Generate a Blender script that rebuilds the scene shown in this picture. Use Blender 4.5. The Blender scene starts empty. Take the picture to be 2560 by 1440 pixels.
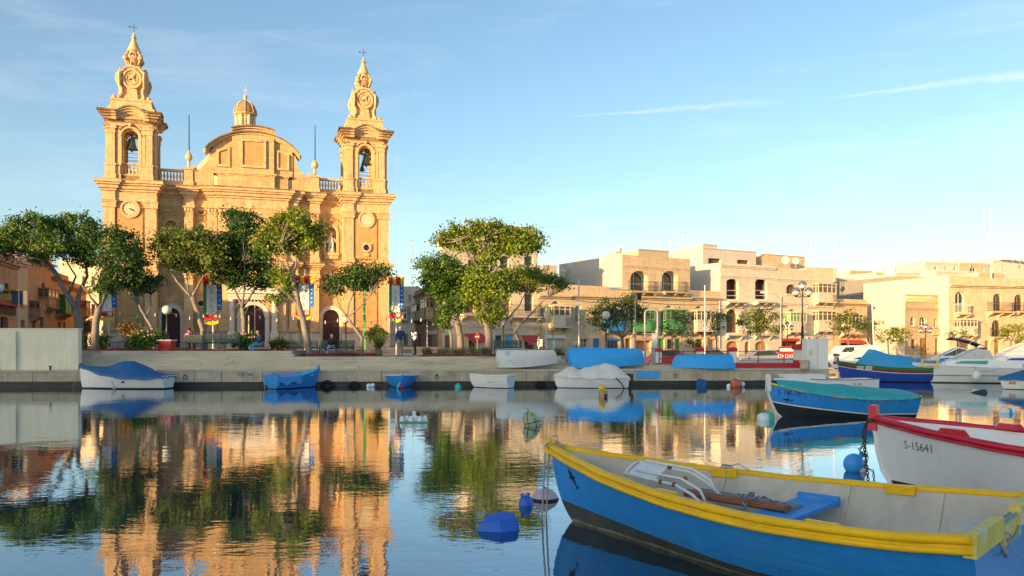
import bpy, bmesh, math, random
import numpy as np
from mathutils import Vector, Matrix
R = math.radians
C = bpy.context.scene.collection
SC = bpy.context.scene
# ------------------------------------------------------------------ camera
FPX, HZ, CH = 1991.0, 854.0, 2.36          # focal length and horizon row of the 2560 px picture, eye height above the water
cam = bpy.data.cameras.new('camera'); camo = bpy.data.objects.new('camera', cam); C.objects.link(camo)
camo.location = (0, 0, CH); camo.rotation_euler = (R(90), 0, 0)
cam.sensor_width = 36; cam.lens = 36 * FPX / 2560; cam.shift_y = (HZ - 720) / 2560
cam.clip_start = 0.1; cam.clip_end = 8000
SC.camera = camo
# ------------------------------------------------------------------ sky, sun, exposure
SUN_EL, SUN_AZ = 9.5, 222.0                # azimuth clockwise from +Y: the sun stands behind the camera on the left
w = bpy.data.worlds.new('World'); SC.world = w; w.use_nodes = True
nt = w.node_tree; nt.nodes.clear()
def N(t, typ, **kw):
    n = t.nodes.new(typ)
    for k, v in kw.items():
        if k == 'ins':
            for i, x in v.items(): n.inputs[i].default_value = x
        else: setattr(n, k, v)
    return n
def build_world():
    L = nt.links.new
    sky = N(nt, 'ShaderNodeTexSky', sky_type='NISHITA', sun_disc=False, sun_elevation=R(SUN_EL), sun_rotation=R(SUN_AZ),
            altitude=0, air_density=0.9, dust_density=1.5, ozone_density=2.5)
    tc = N(nt, 'ShaderNodeTexCoord')
    hs = N(nt, 'ShaderNodeHueSaturation', ins={'Saturation': 1.06, 'Value': 1.0}); tn = N(nt, 'ShaderNodeMix', data_type='RGBA', blend_type='MULTIPLY', ins={0: 1.0, 7: (1.0, 1.02, 1.0, 1)}); L(sky.outputs[0], tn.inputs[6]); L(tn.outputs[2], hs.inputs['Color'])
    # thin cirrus and two contrails: real cloud colour mixed over the sky by direction
    mp = N(nt, 'ShaderNodeMapping', ins={'Rotation': (0, R(8), R(20)), 'Scale': (1.4, 1.0, 7.0)}); L(tc.outputs['Generated'], mp.inputs[0])
    no = N(nt, 'ShaderNodeTexNoise', ins={'Scale': 2.2, 'Detail': 7, 'Roughness': .6, 'Distortion': .5}); L(mp.outputs[0], no.inputs['Vector'])
    cr = N(nt, 'ShaderNodeMapRange', ins={1: .50, 2: .85, 3: 0, 4: .26}); L(no.outputs[0], cr.inputs[0])
    sx = N(nt, 'ShaderNodeSeparateXYZ'); L(tc.outputs['Generated'], sx.inputs[0])
    def M(op, a, b=None, c=None):
        n = N(nt, 'ShaderNodeMath', operation=op)
        for i, x in enumerate((a, b, c)):
            if x is None: continue
            if isinstance(x, (int, float)): n.inputs[i].default_value = x
            else: L(x, n.inputs[i])
        return n.outputs[0]
    az = M('DIVIDE', sx.outputs[0], M('MAXIMUM', sx.outputs[1], .05)); el = M('DIVIDE', sx.outputs[2], M('MAXIMUM', sx.outputs[1], .05))
    wob = N(nt, 'ShaderNodeTexNoise', ins={'Scale': 30, 'Detail': 4}); L(tc.outputs['Generated'], wob.inputs['Vector'])
    tot = cr.outputs[0]
    def px(x, y): return (x - 1280) / FPX, (HZ - y) / FPX
    for (p, q, wid, amt) in ((px(1380, 293), px(1960, 252), .008, .27), (px(2050, 247), px(2960, 140), .017, .38)):
        ln = math.hypot(q[0] - p[0], q[1] - p[1]); dx, dy = (q[0] - p[0]) / ln, (q[1] - p[1]) / ln
        a0 = M('SUBTRACT', az, p[0]); e0 = M('SUBTRACT', el, p[1])
        al = M('DIVIDE', M('ADD', M('MULTIPLY', a0, dx), M('MULTIPLY', e0, dy)), ln)
        ac = M('ADD', M('SUBTRACT', M('MULTIPLY', e0, dx), M('MULTIPLY', a0, dy)), M('MULTIPLY', M('SUBTRACT', wob.outputs[0], .5), .010))
        tri = M('MAXIMUM', M('SUBTRACT', 1, M('DIVIDE', M('ABSOLUTE', ac), M('MULTIPLY', M('MAXIMUM', al, .15), wid))), 0)
        win = M('MULTIPLY', M('MAXIMUM', M('SUBTRACT', 1, M('POWER', M('ABSOLUTE', M('SUBTRACT', M('MULTIPLY', al, 2), 1)), 4)), 0), amt)
        tot = M('MAXIMUM', tot, M('MULTIPLY', M('MULTIPLY', tri, win), M('MULTIPLY', wob.outputs[0], 1.7)))
    veil = M('ADD', .02, M('MULTIPLY', M('POWER', M('SUBTRACT', 1, M('MINIMUM', M('ABSOLUTE', sx.outputs[2]), 1)), 14), .22))   # thin high haze, the same all round
    fac = M('MULTIPLY', M('ADD', M('MULTIPLY', tot, .8), veil), M('GREATER_THAN', sx.outputs[2], 0))
    mix = N(nt, 'ShaderNodeMix', data_type='RGBA', ins={7: (3.6, 3.9, 4.3, 1)}); L(fac, mix.inputs[0]); L(hs.outputs[0], mix.inputs[6])
    bg = N(nt, 'ShaderNodeBackground', ins={'Strength': .132}); L(mix.outputs[2], bg.inputs[0])
    out = N(nt, 'ShaderNodeOutputWorld'); L(bg.outputs[0], out.inputs[0])
build_world()
sl = bpy.data.lights.new('sun', 'SUN'); so = bpy.data.objects.new('sun', sl); C.objects.link(so)
sl.energy = 4.0; sl.angle = R(0.5); sl.color = (1.0, .65, .33)
sdir = Vector((math.sin(R(SUN_AZ)) * math.cos(R(SUN_EL)), math.cos(R(SUN_AZ)) * math.cos(R(SUN_EL)), math.sin(R(SUN_EL))))
so.rotation_euler = sdir.to_track_quat('Z', 'Y').to_euler(); so.location = sdir * 50
SC.view_settings.view_transform = 'Standard'; SC.view_settings.look = 'None'
SC.view_settings.gamma = 1; SC.view_settings.use_curve_mapping = False
SC.view_settings.exposure = 1.37
SC.view_settings.use_white_balance = True; SC.view_settings.white_balance_temperature = 7600; SC.view_settings.white_balance_tint = 10
SC.render.engine = 'CYCLES'
SC.cycles.use_denoising = True
SC.cycles.max_bounces = 6; SC.cycles.diffuse_bounces = 3; SC.cycles.glossy_bounces = 3; SC.cycles.transparent_max_bounces = 6
SC.cycles.sample_clamp_indirect = 6

# ------------------------------------------------------------------ helpers
random.seed(7); RNG = np.random.default_rng(7)
def P(px, py, d): return Vector(((px - 1280) / FPX * d, d, CH + (HZ - py) / FPX * d))   # a picture point at depth d
def X(px, d): return (px - 1280) / FPX * d
def D(py, z): return (CH - z) * FPX / (py - HZ)                                         # depth of a point of known height
class MB:
    def __init__(s): s.v = []; s.f = []; s.m = []; s.cur = 0
    def add(s, vs, fs, m=None):
        o = len(s.v); s.v.extend([tuple(p) for p in vs]); m = s.cur if m is None else m
        for f in fs: s.f.append(tuple(i + o for i in f)); s.m.append(m)
        return s
    def box(s, x0, x1, y0, y1, z0, z1, m=None):
        return s.add([(x0,y0,z0),(x1,y0,z0),(x1,y1,z0),(x0,y1,z0),(x0,y0,z1),(x1,y0,z1),(x1,y1,z1),(x0,y1,z1)],
                     [(0,3,2,1),(4,5,6,7),(0,1,5,4),(1,2,6,5),(2,3,7,6),(3,0,4,7)], m)
    def cbox(s, c, size, rz=0, m=None, ry=0, rx=0):
        q = Matrix.Rotation(rz,3,'Z') @ Matrix.Rotation(ry,3,'Y') @ Matrix.Rotation(rx,3,'X')
        a, b, h = size[0]/2, size[1]/2, size[2]/2; c = Vector(c)
        vs = [c + q @ Vector(p) for p in ((-a,-b,-h),(a,-b,-h),(a,b,-h),(-a,b,-h),(-a,-b,h),(a,-b,h),(a,b,h),(-a,b,h))]
        return s.add(vs, [(0,3,2,1),(4,5,6,7),(0,1,5,4),(1,2,6,5),(2,3,7,6),(3,0,4,7)], m)
    def taper(s, x0,x1,y0,y1,z0,z1, t, m=None):       # box whose top is inset by t
        return s.add([(x0,y0,z0),(x1,y0,z0),(x1,y1,z0),(x0,y1,z0),(x0+t,y0+t,z1),(x1-t,y0+t,z1),(x1-t,y1-t,z1),(x0+t,y1-t,z1)],
                     [(0,3,2,1),(4,5,6,7),(0,1,5,4),(1,2,6,5),(2,3,7,6),(3,0,4,7)], m)
    def prism(s, poly, v0, v1, m=None, fn=None):      # polygon in (u, z) pushed from v0 to v1
        n = len(poly); fn = fn or (lambda u, v, z: (u, v, z))
        vs = [fn(u, v0, z) for u, z in poly] + [fn(u, v1, z) for u, z in poly]
        return s.add(vs, [tuple(range(n)), tuple(range(2*n-1, n-1, -1))] + [(i, i+n, (i+1)%n+n, (i+1)%n) for i in range(n)], m)
    def ring(s, po, pi, v0, v1, m=None):              # frame between two polygons of equal count
        n = len(po)
        vs = [(u,v0,z) for u,z in po]+[(u,v0,z) for u,z in pi]+[(u,v1,z) for u,z in po]+[(u,v1,z) for u,z in pi]
        fs = []
        for i in range(n):
            j = (i+1) % n
            fs += [(i,j,n+j,n+i), (2*n+i,3*n+i,3*n+j,2*n+j), (i,2*n+i,2*n+j,j), (n+i,n+j,3*n+j,3*n+i)]
        return s.add(vs, fs, m)
    def lathe(s, prof, n=16, c=(0,0,0), ph=0, m=None, sq=(1,1)):
        vs = []; fs = []
        for r, z in prof:
            for k in range(n):
                a = ph + 2*math.pi*k/n; vs.append((c[0]+r*math.cos(a)*sq[0], c[1]+r*math.sin(a)*sq[1], c[2]+z))
        for i in range(len(prof)-1):
            for k in range(n):
                fs.append((i*n+k, i*n+(k+1)%n, (i+1)*n+(k+1)%n, (i+1)*n+k))
        fs.append(tuple(range(n-1,-1,-1))); fs.append(tuple((len(prof)-1)*n+k for k in range(n)))
        return s.add(vs, fs, m)
    def tube(s, pts, rad, n=8, m=None, closed=False, flat=1.0, up=None):
        pts = [Vector(p) for p in pts]; k = len(pts)
        if not hasattr(rad, '__len__'): rad = [rad]*k
        vs = []; fs = []; prev = None
        for i, p in enumerate(pts):
            if closed: t = pts[(i+1)%k] - pts[i-1]
            else: t = pts[min(i+1,k-1)] - pts[max(i-1,0)]
            if t.length < 1e-9: t = Vector((0,0,1))
            t.normalize()
            if up is not None: a = t.cross(Vector(up))
            elif prev is None: a = t.cross(Vector((0,0,1)) if abs(t.z) < .95 else Vector((1,0,0)))
            else: a = prev - t*prev.dot(t)
            if a.length < 1e-6: a = t.orthogonal()
            a.normalize(); b = t.cross(a); prev = a
            for q in range(n):
                an = 2*math.pi*(q+.5)/n; vs.append(p + a*(math.cos(an)*rad[i]) + b*(math.sin(an)*rad[i]*flat))
        for i in range(k if closed else k-1):
            j = (i+1) % k
            for q in range(n): fs.append((i*n+q, i*n+(q+1)%n, j*n+(q+1)%n, j*n+q))
        if not closed: fs.append(tuple(range(n-1,-1,-1))); fs.append(tuple((k-1)*n+q for q in range(n)))
        return s.add(vs, fs, m)
    def ball(s, c, r, n=12, m=None, sc=(1,1,1)):
        k = max(6, n//2+2); pr = []
        vs = []; fs = []
        for i in range(k+1):
            th = math.pi*i/k
            for q in range(n):
                a = 2*math.pi*q/n; vs.append((c[0]+r*sc[0]*math.sin(th)*math.cos(a), c[1]+r*sc[1]*math.sin(th)*math.sin(a), c[2]-r*sc[2]*math.cos(th)))
        for i in range(k):
            for q in range(n): fs.append((i*n+q, i*n+(q+1)%n, (i+1)*n+(q+1)%n, (i+1)*n+q))
        return s.add(vs, fs, m)
    def grid(s, fn, nu, nv, m=None):                  # fn(i/nu, j/nv) -> point
        vs = [fn(i/nu, j/nv) for i in range(nu+1) for j in range(nv+1)]
        return s.add(vs, [(i*(nv+1)+j, (i+1)*(nv+1)+j, (i+1)*(nv+1)+j+1, i*(nv+1)+j+1) for i in range(nu) for j in range(nv)], m)
    def mesh(s, name, mats, smooth=False):
        me = bpy.data.meshes.new(name); me.from_pydata(s.v, [], s.f)
        if not isinstance(mats, (list, tuple)): mats = [mats]
        for x in mats: me.materials.append(MT(x) if isinstance(x, str) else x)
        if len(mats) > 1: me.polygons.foreach_set('material_index', s.m)
        if smooth is not False:
            if smooth is True: me.polygons.foreach_set('use_smooth', [True]*len(me.polygons))
            else:
                me.polygons.foreach_set('use_smooth', [True]*len(me.polygons)); me.set_sharp_from_angle(angle=R(smooth))
        me.update(); return me
    def build(s, name, mats, parent=None, smooth=False, loc=None):
        if not s.f: return None
        o = bpy.data.objects.new(name, s.mesh(name, mats, smooth)); C.objects.link(o)
        if parent is not None: o.parent = parent
        if loc is not None: o.location = loc
        return o
def tag(o, label=None, cat=None, group=None, kind=None):
    if label: o['label'] = label
    if cat: o['category'] = cat
    if group: o['group'] = group
    if kind: o['kind'] = kind
    return o
def empty(name, loc=(0,0,0), rz=0, label=None, cat=None, group=None):
    o = bpy.data.objects.new(name, None); C.objects.link(o); o.location = loc; o.rotation_euler = (0,0,rz)
    return tag(o, label, cat, group)
def inst(src, parent, loc=(0,0,0), rz=0, sc=None, name=None):    # a copy that shares its mesh
    o = src.copy(); C.objects.link(o); o.parent = parent; o.location = loc; o.rotation_euler = (0,0,rz)
    if sc: o.scale = sc
    if name: o.name = name
    return o
def copy_tree(o, parent=None, label=None):
    c = o.copy(); C.objects.link(c); c.parent = parent
    if label: c['label'] = label
    for ch in o.children: copy_tree(ch, c)
    return c
def part(name, mats, parent, fn, smooth=False):
    mb = MB(); fn(mb); return mb.build(name, mats, parent, smooth)
def struct(name, mb, mats, smooth=False): return tag(mb.build(name, mats, None, smooth), kind='structure')
def arch(u0, u1, z0, z1, rise=0, n=10):               # opening outline, z1 is the crown
    if rise <= 0: return [(u0,z0),(u1,z0),(u1,z1),(u0,z1)]
    uc, hw, zs = (u0+u1)/2, (u1-u0)/2, z1-rise
    return [(u0,z0),(u1,z0)] + [(uc+hw*math.cos(math.pi*i/n), zs+rise*math.sin(math.pi*i/n)) for i in range(n+1)]
def grow(u0, u1, z0, z1, rise, g, gb=0): return (u0-g, u1+g, z0-gb, z1+g, rise+g if rise > 0 else 0)
def wall_open(mb, u0, u1, z0, z1, v, opens, dep=.3, m=None, mr=None, fn=None):
    """front of a wall in the plane v with real openings (u0,u1,z0,z1,rise) and their reveals"""
    fn = fn or (lambda u, vv, z: (u, vv, z)); mr = m if mr is None else mr
    opens = [o for o in opens if o[1] > u0+.01 and o[0] < u1-.01 and o[3] > z0+.01 and o[2] < z1-.01]
    opens = [(max(o[0],u0+.001),min(o[1],u1-.001),max(o[2],z0),min(o[3],z1-.001),o[4]) for o in opens]
    us = sorted({u0,u1} | {o[0] for o in opens} | {o[1] for o in opens}); zs = sorted({z0,z1} | {o[2] for o in opens} | {o[3] for o in opens})
    for a, b in zip(us, us[1:]):
        run = None
        for c, d in list(zip(zs, zs[1:])) + [(None, None)]:
            hole = c is None or any(o[0] <= a+1e-6 and o[1] >= b-1e-6 and o[2] <= c+1e-6 and o[3] >= d-1e-6 for o in opens)
            if hole:
                if run: mb.add([fn(a,v,run[0]),fn(b,v,run[0]),fn(b,v,run[1]),fn(a,v,run[1])], [(0,1,2,3)], m); run = None
            else: run = (run[0] if run else c, d)
    for o in opens:
        po = arch(*o); n = len(po)
        mb.add([fn(u,v,z) for u,z in po]+[fn(u,v+dep,z) for u,z in po], [(i,(i+1)%n,(i+1)%n+n,i+n) for i in range(n)], mr)
        if o[4] > 0:
            pa = po[2:]
            for (ua,za),(ub,zb) in zip(pa, pa[1:]): mb.add([fn(ua,v,za),fn(ub,v,zb),fn(ub,v,o[3]),fn(ua,v,o[3])], [(0,1,2,3)], m)
            zsn = o[3]-o[4]
def text_mesh(s, size=1.0, align='CENTER'):
    cu = bpy.data.curves.new('lettering', 'FONT'); cu.body = s; cu.size = size; cu.align_x = align; cu.align_y = 'CENTER'; cu.resolution_u = 3
    o = bpy.data.objects.new('lettering', cu); me = bpy.data.meshes.new_from_object(o)
    vs = [tuple(v.co) for v in me.vertices]; fs = [tuple(p.vertices) for p in me.polygons]
    bpy.data.objects.remove(o); bpy.data.curves.remove(cu); bpy.data.meshes.remove(me); return vs, fs
def lettering(s, size, fn, mat, parent, name='lettering'):      # fn maps the flat (x, y) of a letter to the surface
    vs, fs = text_mesh(s, size); mb = MB(); mb.add([fn(v[0], v[1]) for v in vs], fs); return mb.build(name, mat, parent)

# ------------------------------------------------------------------ materials
MATS = {}
def MT(name): return MATS[name]
def mat(name, col, rough=.7, var=.12, scale=3.0, col2=None, amt=.5, bump=0, bscale=20, metal=0, spec=.4, course=None, streak=0, emit=None, trans=0, coat=0, thr=.55, aniso=(1,1,1), cvar=.09):
    m = bpy.data.materials.new(name); m.use_nodes = True; t = m.node_tree; L = t.links.new
    b = t.nodes['Principled BSDF']; b.inputs['Roughness'].default_value = rough; b.inputs['Metallic'].default_value = metal
    b.inputs['Specular IOR Level'].default_value = spec; b.inputs['Coat Weight'].default_value = coat; b.inputs['Coat Roughness'].default_value = .15
    tc = N(t, 'ShaderNodeTexCoord'); c4 = (*col, 1)
    cur = None; hgt = None
    mp = N(t, 'ShaderNodeMapping', ins={'Scale': aniso}); L(tc.outputs['Object'], mp.inputs[0])
    no = N(t, 'ShaderNodeTexNoise', ins={'Scale': scale, 'Detail': 6, 'Roughness': .62}); L(mp.outputs[0], no.inputs['Vector'])
    def mul(a, facout, lo, hi):
        r = N(t, 'ShaderNodeMapRange', ins={1: .25, 2: .75, 3: lo, 4: hi}); L(facout, r.inputs[0])
        x = N(t, 'ShaderNodeMix', data_type='RGBA', blend_type='MULTIPLY', ins={0: 1.0})
        if isinstance(a, tuple): x.inputs[6].default_value = a
        else: L(a, x.inputs[6])
        L(r.outputs[0], x.inputs[7]); return x.outputs[2]
    cur = mul(c4, no.outputs[0], 1-var, 1+var)
    if col2 is not None:
        n2 = N(t, 'ShaderNodeTexNoise', ins={'Scale': scale*.6, 'Detail': 8, 'Roughness': .65}); L(mp.outputs[0], n2.inputs['Vector'])
        r = N(t, 'ShaderNodeMapRange', ins={1: thr, 2: thr+.14, 3: 0, 4: amt}); L(n2.outputs[0], r.inputs[0])
        x = N(t, 'ShaderNodeMix', data_type='RGBA', ins={7: (*col2, 1)}); L(r.outputs[0], x.inputs[0]); L(cur, x.inputs[6]); cur = x.outputs[2]
    if course:
        sp = N(t, 'ShaderNodeSeparateXYZ'); L(tc.outputs['Object'], sp.inputs[0])
        ad = N(t, 'ShaderNodeMath', operation='ADD'); L(sp.outputs[0], ad.inputs[0]); L(sp.outputs[1], ad.inputs[1])
        cb = N(t, 'ShaderNodeCombineXYZ'); L(ad.outputs[0], cb.inputs[0]); L(sp.outputs[2], cb.inputs[1])
        br = N(t, 'ShaderNodeTexBrick', ins={'Scale': 1, 'Mortar Size': course[2] if len(course) > 2 else .012, 'Mortar Smooth': .3, 'Brick Width': course[0], 'Row Height': course[1],
               'Color1': (1-cvar,1-cvar,1-cvar,1), 'Color2': (1+cvar*.9,1+cvar*.75,1+cvar*.5,1), 'Mortar': (.72,.70,.68,1)}); L(cb.outputs[0], br.inputs['Vector'])
        x = N(t, 'ShaderNodeMix', data_type='RGBA', blend_type='MULTIPLY', ins={0: .8}); L(cur, x.inputs[6]); L(br.outputs[0], x.inputs[7]); cur = x.outputs[2]; hgt = br.outputs[1]
    if streak:
        m2 = N(t, 'ShaderNodeMapping', ins={'Scale': (2.2, 2.2, .22)}); L(tc.outputs['Object'], m2.inputs[0])
        n3 = N(t, 'ShaderNodeTexNoise', ins={'Scale': 1.6, 'Detail': 7, 'Roughness': .7}); L(m2.outputs[0], n3.inputs['Vector'])
        cur = mul(cur, n3.outputs[0], 1-streak, 1+streak*.4)
    L(cur, b.inputs['Base Color'])
    if bump:
        nb = N(t, 'ShaderNodeTexNoise', ins={'Scale': bscale, 'Detail': 5, 'Roughness': .65}); L(mp.outputs[0], nb.inputs['Vector'])
        bp = N(t, 'ShaderNodeBump', ins={'Strength': min(bump, 1), 'Distance': .05}); src = nb.outputs[0]
        if hgt is not None:
            s_ = N(t, 'ShaderNodeMath', operation='SUBTRACT'); L(nb.outputs[0], s_.inputs[0]); L(hgt, s_.inputs[1]); src = s_.outputs[0]
        L(src, bp.inputs['Height']); L(bp.outputs[0], b.inputs['Normal'])
    if emit: b.inputs['Emission Color'].default_value = (*emit[0], 1); b.inputs['Emission Strength'].default_value = emit[1]
    if trans: b.inputs['Transmission Weight'].default_value = trans
    MATS[name] = m; return m
def leafmat(name, c1, c2, c3):
    m = bpy.data.materials.new(name); m.use_nodes = True; t = m.node_tree; L = t.links.new; b = t.nodes['Principled BSDF']
    at = N(t, 'ShaderNodeNewGeometry'); rp = N(t, 'ShaderNodeValToRGB'); L(at.outputs['Random Per Island'], rp.inputs[0])
    e = rp.color_ramp.elements; e[0].color = (*c1, 1); e[1].color = (*c3, 1); x = e.new(.5); x.color = (*c2, 1)
    tc = N(t, 'ShaderNodeTexCoord'); nz = N(t, 'ShaderNodeTexNoise', ins={'Scale': .9, 'Detail': 3}); L(tc.outputs['Object'], nz.inputs['Vector']); mr = N(t, 'ShaderNodeMapRange', ins={1: .35, 2: .65, 3: .62, 4: 1.4}); L(nz.outputs[0], mr.inputs[0])
    ml = N(t, 'ShaderNodeMix', data_type='RGBA', blend_type='MULTIPLY', ins={0: 1.0}); L(rp.outputs[0], ml.inputs[6]); L(mr.outputs[0], ml.inputs[7])
    L(ml.outputs[2], b.inputs['Base Color']); b.inputs['Roughness'].default_value = .5; b.inputs['Specular IOR Level'].default_value = .35
    tr = N(t, 'ShaderNodeBsdfTranslucent'); hs = N(t, 'ShaderNodeHueSaturation', ins={'Value': 1.5, 'Hue': .485}); L(ml.outputs[2], hs.inputs['Color']); L(hs.outputs[0], tr.inputs[0])
    mx = N(t, 'ShaderNodeMixShader', ins={0: .2}); L(b.outputs[0], mx.inputs[1]); L(tr.outputs[0], mx.inputs[2]); L(mx.outputs[0], t.nodes['Material Output'].inputs[0])
    MATS[name] = m
mat('church_stone', (.63,.41,.205), .85, .18, 1.2, (.38,.26,.15), .6, .4, 14, course=(.75,.30,.010), streak=.28, thr=.55, cvar=.16)
mat('church_trim', (.66,.44,.235), .85, .2, 2.5, (.25,.18,.12), .65, .35, 18, streak=.36, thr=.56)
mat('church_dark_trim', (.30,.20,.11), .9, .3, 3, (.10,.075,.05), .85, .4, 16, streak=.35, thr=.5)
mat('church_panel', (.54,.32,.135), .88, .14, 1.6, (.40,.26,.14), .5, .4, 22, course=(.6,.27,.012), streak=.15)
mat('pale_marble', (.66,.60,.52), .6, .08, 2, (.5,.44,.36), .4)
mat('plinth_stone', (.55,.46,.36), .85, .15, 2, (.66,.60,.52), .6, .3, 12, thr=.5)
mat('statue_stone', (.62,.55,.44), .8, .15, 4, (.4,.33,.25), .5, .3, 20)
mat('clock_face', (.60,.48,.32), .7, .06, 3)
mat('door_wood', (.085,.035,.030), .6, .2, 3, bump=.2, aniso=(6,6,.6))
mat('dark_metal', (.03,.032,.035), .5, .15, 8, metal=.3)
mat('bell_bronze', (.05,.075,.06), .55, .25, 6, metal=.55)
mat('dome_red', (.33,.17,.09), .8, .2, 4)
mat('limestone_gold', (.66,.51,.33), .88, .14, 1.1, (.40,.28,.17), .55, .35, 12, course=(.62,.28,.012), streak=.22, thr=.55)
mat('limestone_pale', (.72,.61,.45), .88, .10, 1.1, (.52,.41,.27), .45, .3, 12, course=(.62,.28,.009), streak=.16, thr=.57)
mat('limestone_cream', (.70,.61,.48), .85, .07, 1.3, (.6,.5,.37), .35, .2, 12, course=(.62,.28,.006), streak=.10)
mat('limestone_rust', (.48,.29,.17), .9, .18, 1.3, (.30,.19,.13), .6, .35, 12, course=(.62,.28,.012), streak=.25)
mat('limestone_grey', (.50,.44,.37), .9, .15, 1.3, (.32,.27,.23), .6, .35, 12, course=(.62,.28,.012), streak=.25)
mat('plaster_white', (.57,.52,.445), .85, .06, 1.0, (.62,.57,.49), .4, .1, 10, streak=.10)
mat('plaster_cream', (.50,.41,.29), .85, .07, 1.0, (.58,.47,.34), .4, .1, 10, streak=.12)
mat('plaster_pink', (.60,.42,.32), .85, .09, 1.0, (.45,.31,.24), .4, .1, 10, streak=.12)
mat('cement_grey', (.25,.235,.215), .9, .10, .8, (.19,.175,.16), .5, .15, 8, streak=.15)  # dark even grey, standing in for the shade missing on the side wall
mat('limestone_buff', (.47,.365,.235), .88, .12, 1.1, (.36,.27,.17), .5, .35, 12, course=(.62,.28,.010), streak=.2)
mat('wall_grey', (.56,.55,.53), .9, .06, .8, (.45,.43,.40), .35, .1, 8, streak=.10)
mat('glass_dark', (.035,.045,.055), .12, .3, 2, spec=.6)
mat('glass_warm', (.10,.075,.055), .2, .3, 2, spec=.5)
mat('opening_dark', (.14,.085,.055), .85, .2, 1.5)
mat('paint_cream', (.66,.56,.42), .6, .08, 4)
mat('paint_white', (.74,.73,.70), .5, .06, 4)
mat('paint_green', (.09,.31,.12), .5, .15, 4)
mat('paint_blue', (.02,.23,.55), .5, .15, 4)
mat('paint_brown', (.30,.15,.07), .6, .2, 4)
mat('paint_orange', (.52,.24,.08), .6, .15, 4)
mat('paint_red', (.50,.022,.03), .5, .18, 5, (.36,.03,.03), .5)
mat('kerb_red', (.26,.022,.026), .8, .2, 5, (.30,.22,.17), .6, .3, 12)
mat('paint_teal', (.03,.33,.30), .5, .15, 4)
mat('awning_red', (.50,.06,.07), .8, .1, 3)
mat('quay_stone', (.52,.44,.32), .9, .16, 1.4, (.24,.21,.17), .6, .6, 9, streak=.25, thr=.53)
mat('step_stone', (.58,.50,.375), .9, .18, 1.6, (.27,.24,.20), .6, .6, 9, thr=.53, aniso=(.35,1,2))
mat('quay_wet', (.028,.030,.026), .35, .4, 3, (.06,.07,.03), .6, .6, 8)
mat('whitewash', (.82,.75,.57), .9, .08, .9, (.58,.55,.46), .5, .25, 6, streak=.14)
mat('paving', (.36,.32,.27), .9, .15, .7, (.25,.22,.19), .5, .3, 12, course=(.6,.6,.01))
mat('road_asphalt', (.06,.058,.056), .9, .2, 2, bump=.3, bscale=40)
mat('soil', (.16,.11,.07), .95, .3, 6, bump=.5, bscale=12)
mat('bark_grey', (.23,.20,.175), .9, .25, 5, (.13,.11,.09), .6, .5, 14, aniso=(1,1,.35))
mat('bark_brown', (.17,.125,.09), .9, .25, 5, (.09,.07,.05), .6, .5, 14, aniso=(1,1,.35))
leafmat('leaf_green', (0.028,0.084,0.014), (0.058,0.144,0.020), (0.114,0.199,0.024))
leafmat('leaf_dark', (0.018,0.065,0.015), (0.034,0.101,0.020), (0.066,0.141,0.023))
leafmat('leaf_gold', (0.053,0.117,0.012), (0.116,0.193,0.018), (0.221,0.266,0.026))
leafmat('leaf_olive', (0.049,0.091,0.018), (0.094,0.144,0.024), (0.158,0.199,0.040))
leafmat('leaf_dry', (.22,.15,.06), (.32,.22,.09), (.42,.30,.13))
leafmat('grass_dry', (.16,.14,.06), (.24,.20,.09), (.34,.28,.14))
leafmat('leaf_palm', (.03,.07,.015), (.06,.11,.02), (.11,.16,.03))
leafmat('petal_pink', (.7,.25,.35), (.8,.4,.5), (.85,.55,.6))
mat('bench_green', (.012,.055,.05), .4, .15, 5)
mat('pole_white', (.62,.60,.57), .4, .05, 3)
mat('pole_grey', (.35,.37,.39), .45, .1, 3, metal=.3)
mat('globe_white', (.62,.61,.58), .25, .03, 3)
mat('globe_smoke', (.10,.11,.14), .12, .1, 3, spec=.7)
mat('cloth_white', (.82,.80,.78), .85, .06, 3)
mat('cloth_blue', (.02,.16,.52), .85, .08, 3)
mat('cloth_green', (.02,.30,.12), .85, .1, 3)
mat('cloth_red', (.60,.025,.03), .85, .08, 3)
mat('cloth_yellow', (.72,.55,.05), .85, .08, 3)
mat('ink_black', (.012,.012,.016), .6, .1, 5)
mat('ink_grey', (.10,.10,.09), .9, .3, 5)
mat('boat_blue', (.004,.25,.66), .38, .07, 1.6, (.03,.28,.54), .7, .25, 6, spec=.4, coat=.05, aniso=(.25,1,2), streak=.16, thr=.52)
mat('boat_blue_deep', (.012,.07,.36), .4, .1, 1.6, (.02,.10,.42), .4, .05, 7)
mat('boat_sky', (.012,.36,.80), .5, .06, 2, (.03,.36,.78), .4)
mat('boat_yellow', (.93,.51,.005), .42, .12, 3, (.42,.27,.05), .75, .4, 11, coat=.05, thr=.60)
mat('boat_yellow_worn', (.66,.52,.10), .6, .15, 5, (.62,.66,.58), .8, .3, 12, thr=.5)
mat('boat_red', (.56,.010,.030), .35, .08, 3, (.42,.02,.04), .5, .1, 9, coat=.2)
mat('boat_white', (.76,.745,.72), .4, .04, 1.2, (.58,.60,.60), .35, .05, 7, coat=.1, streak=.05)
mat('boat_white_old', (.66,.67,.63), .7, .1, 2, (.20,.22,.20), .75, .3, 12, thr=.60)
mat('boat_grey_in', (.60,.53,.43), .75, .09, 2, (.34,.29,.22), .6, .35, 10, streak=.22)
mat('scum', (.20,.18,.12), .9, .4, 9, (.06,.07,.04), .7, .3, 14)
mat('boat_antifoul', (.050,.058,.052), .7, .3, 3, (.10,.10,.08), .5, .2, 10)
mat('boat_black', (.012,.02,.022), .5, .3, 3)
mat('boat_cyan', (.06,.50,.72), .5, .08, 3)
mat('boat_green', (.02,.20,.06), .5, .1, 3)
mat('boat_maroon', (.20,.045,.03), .5, .1, 3)
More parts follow.
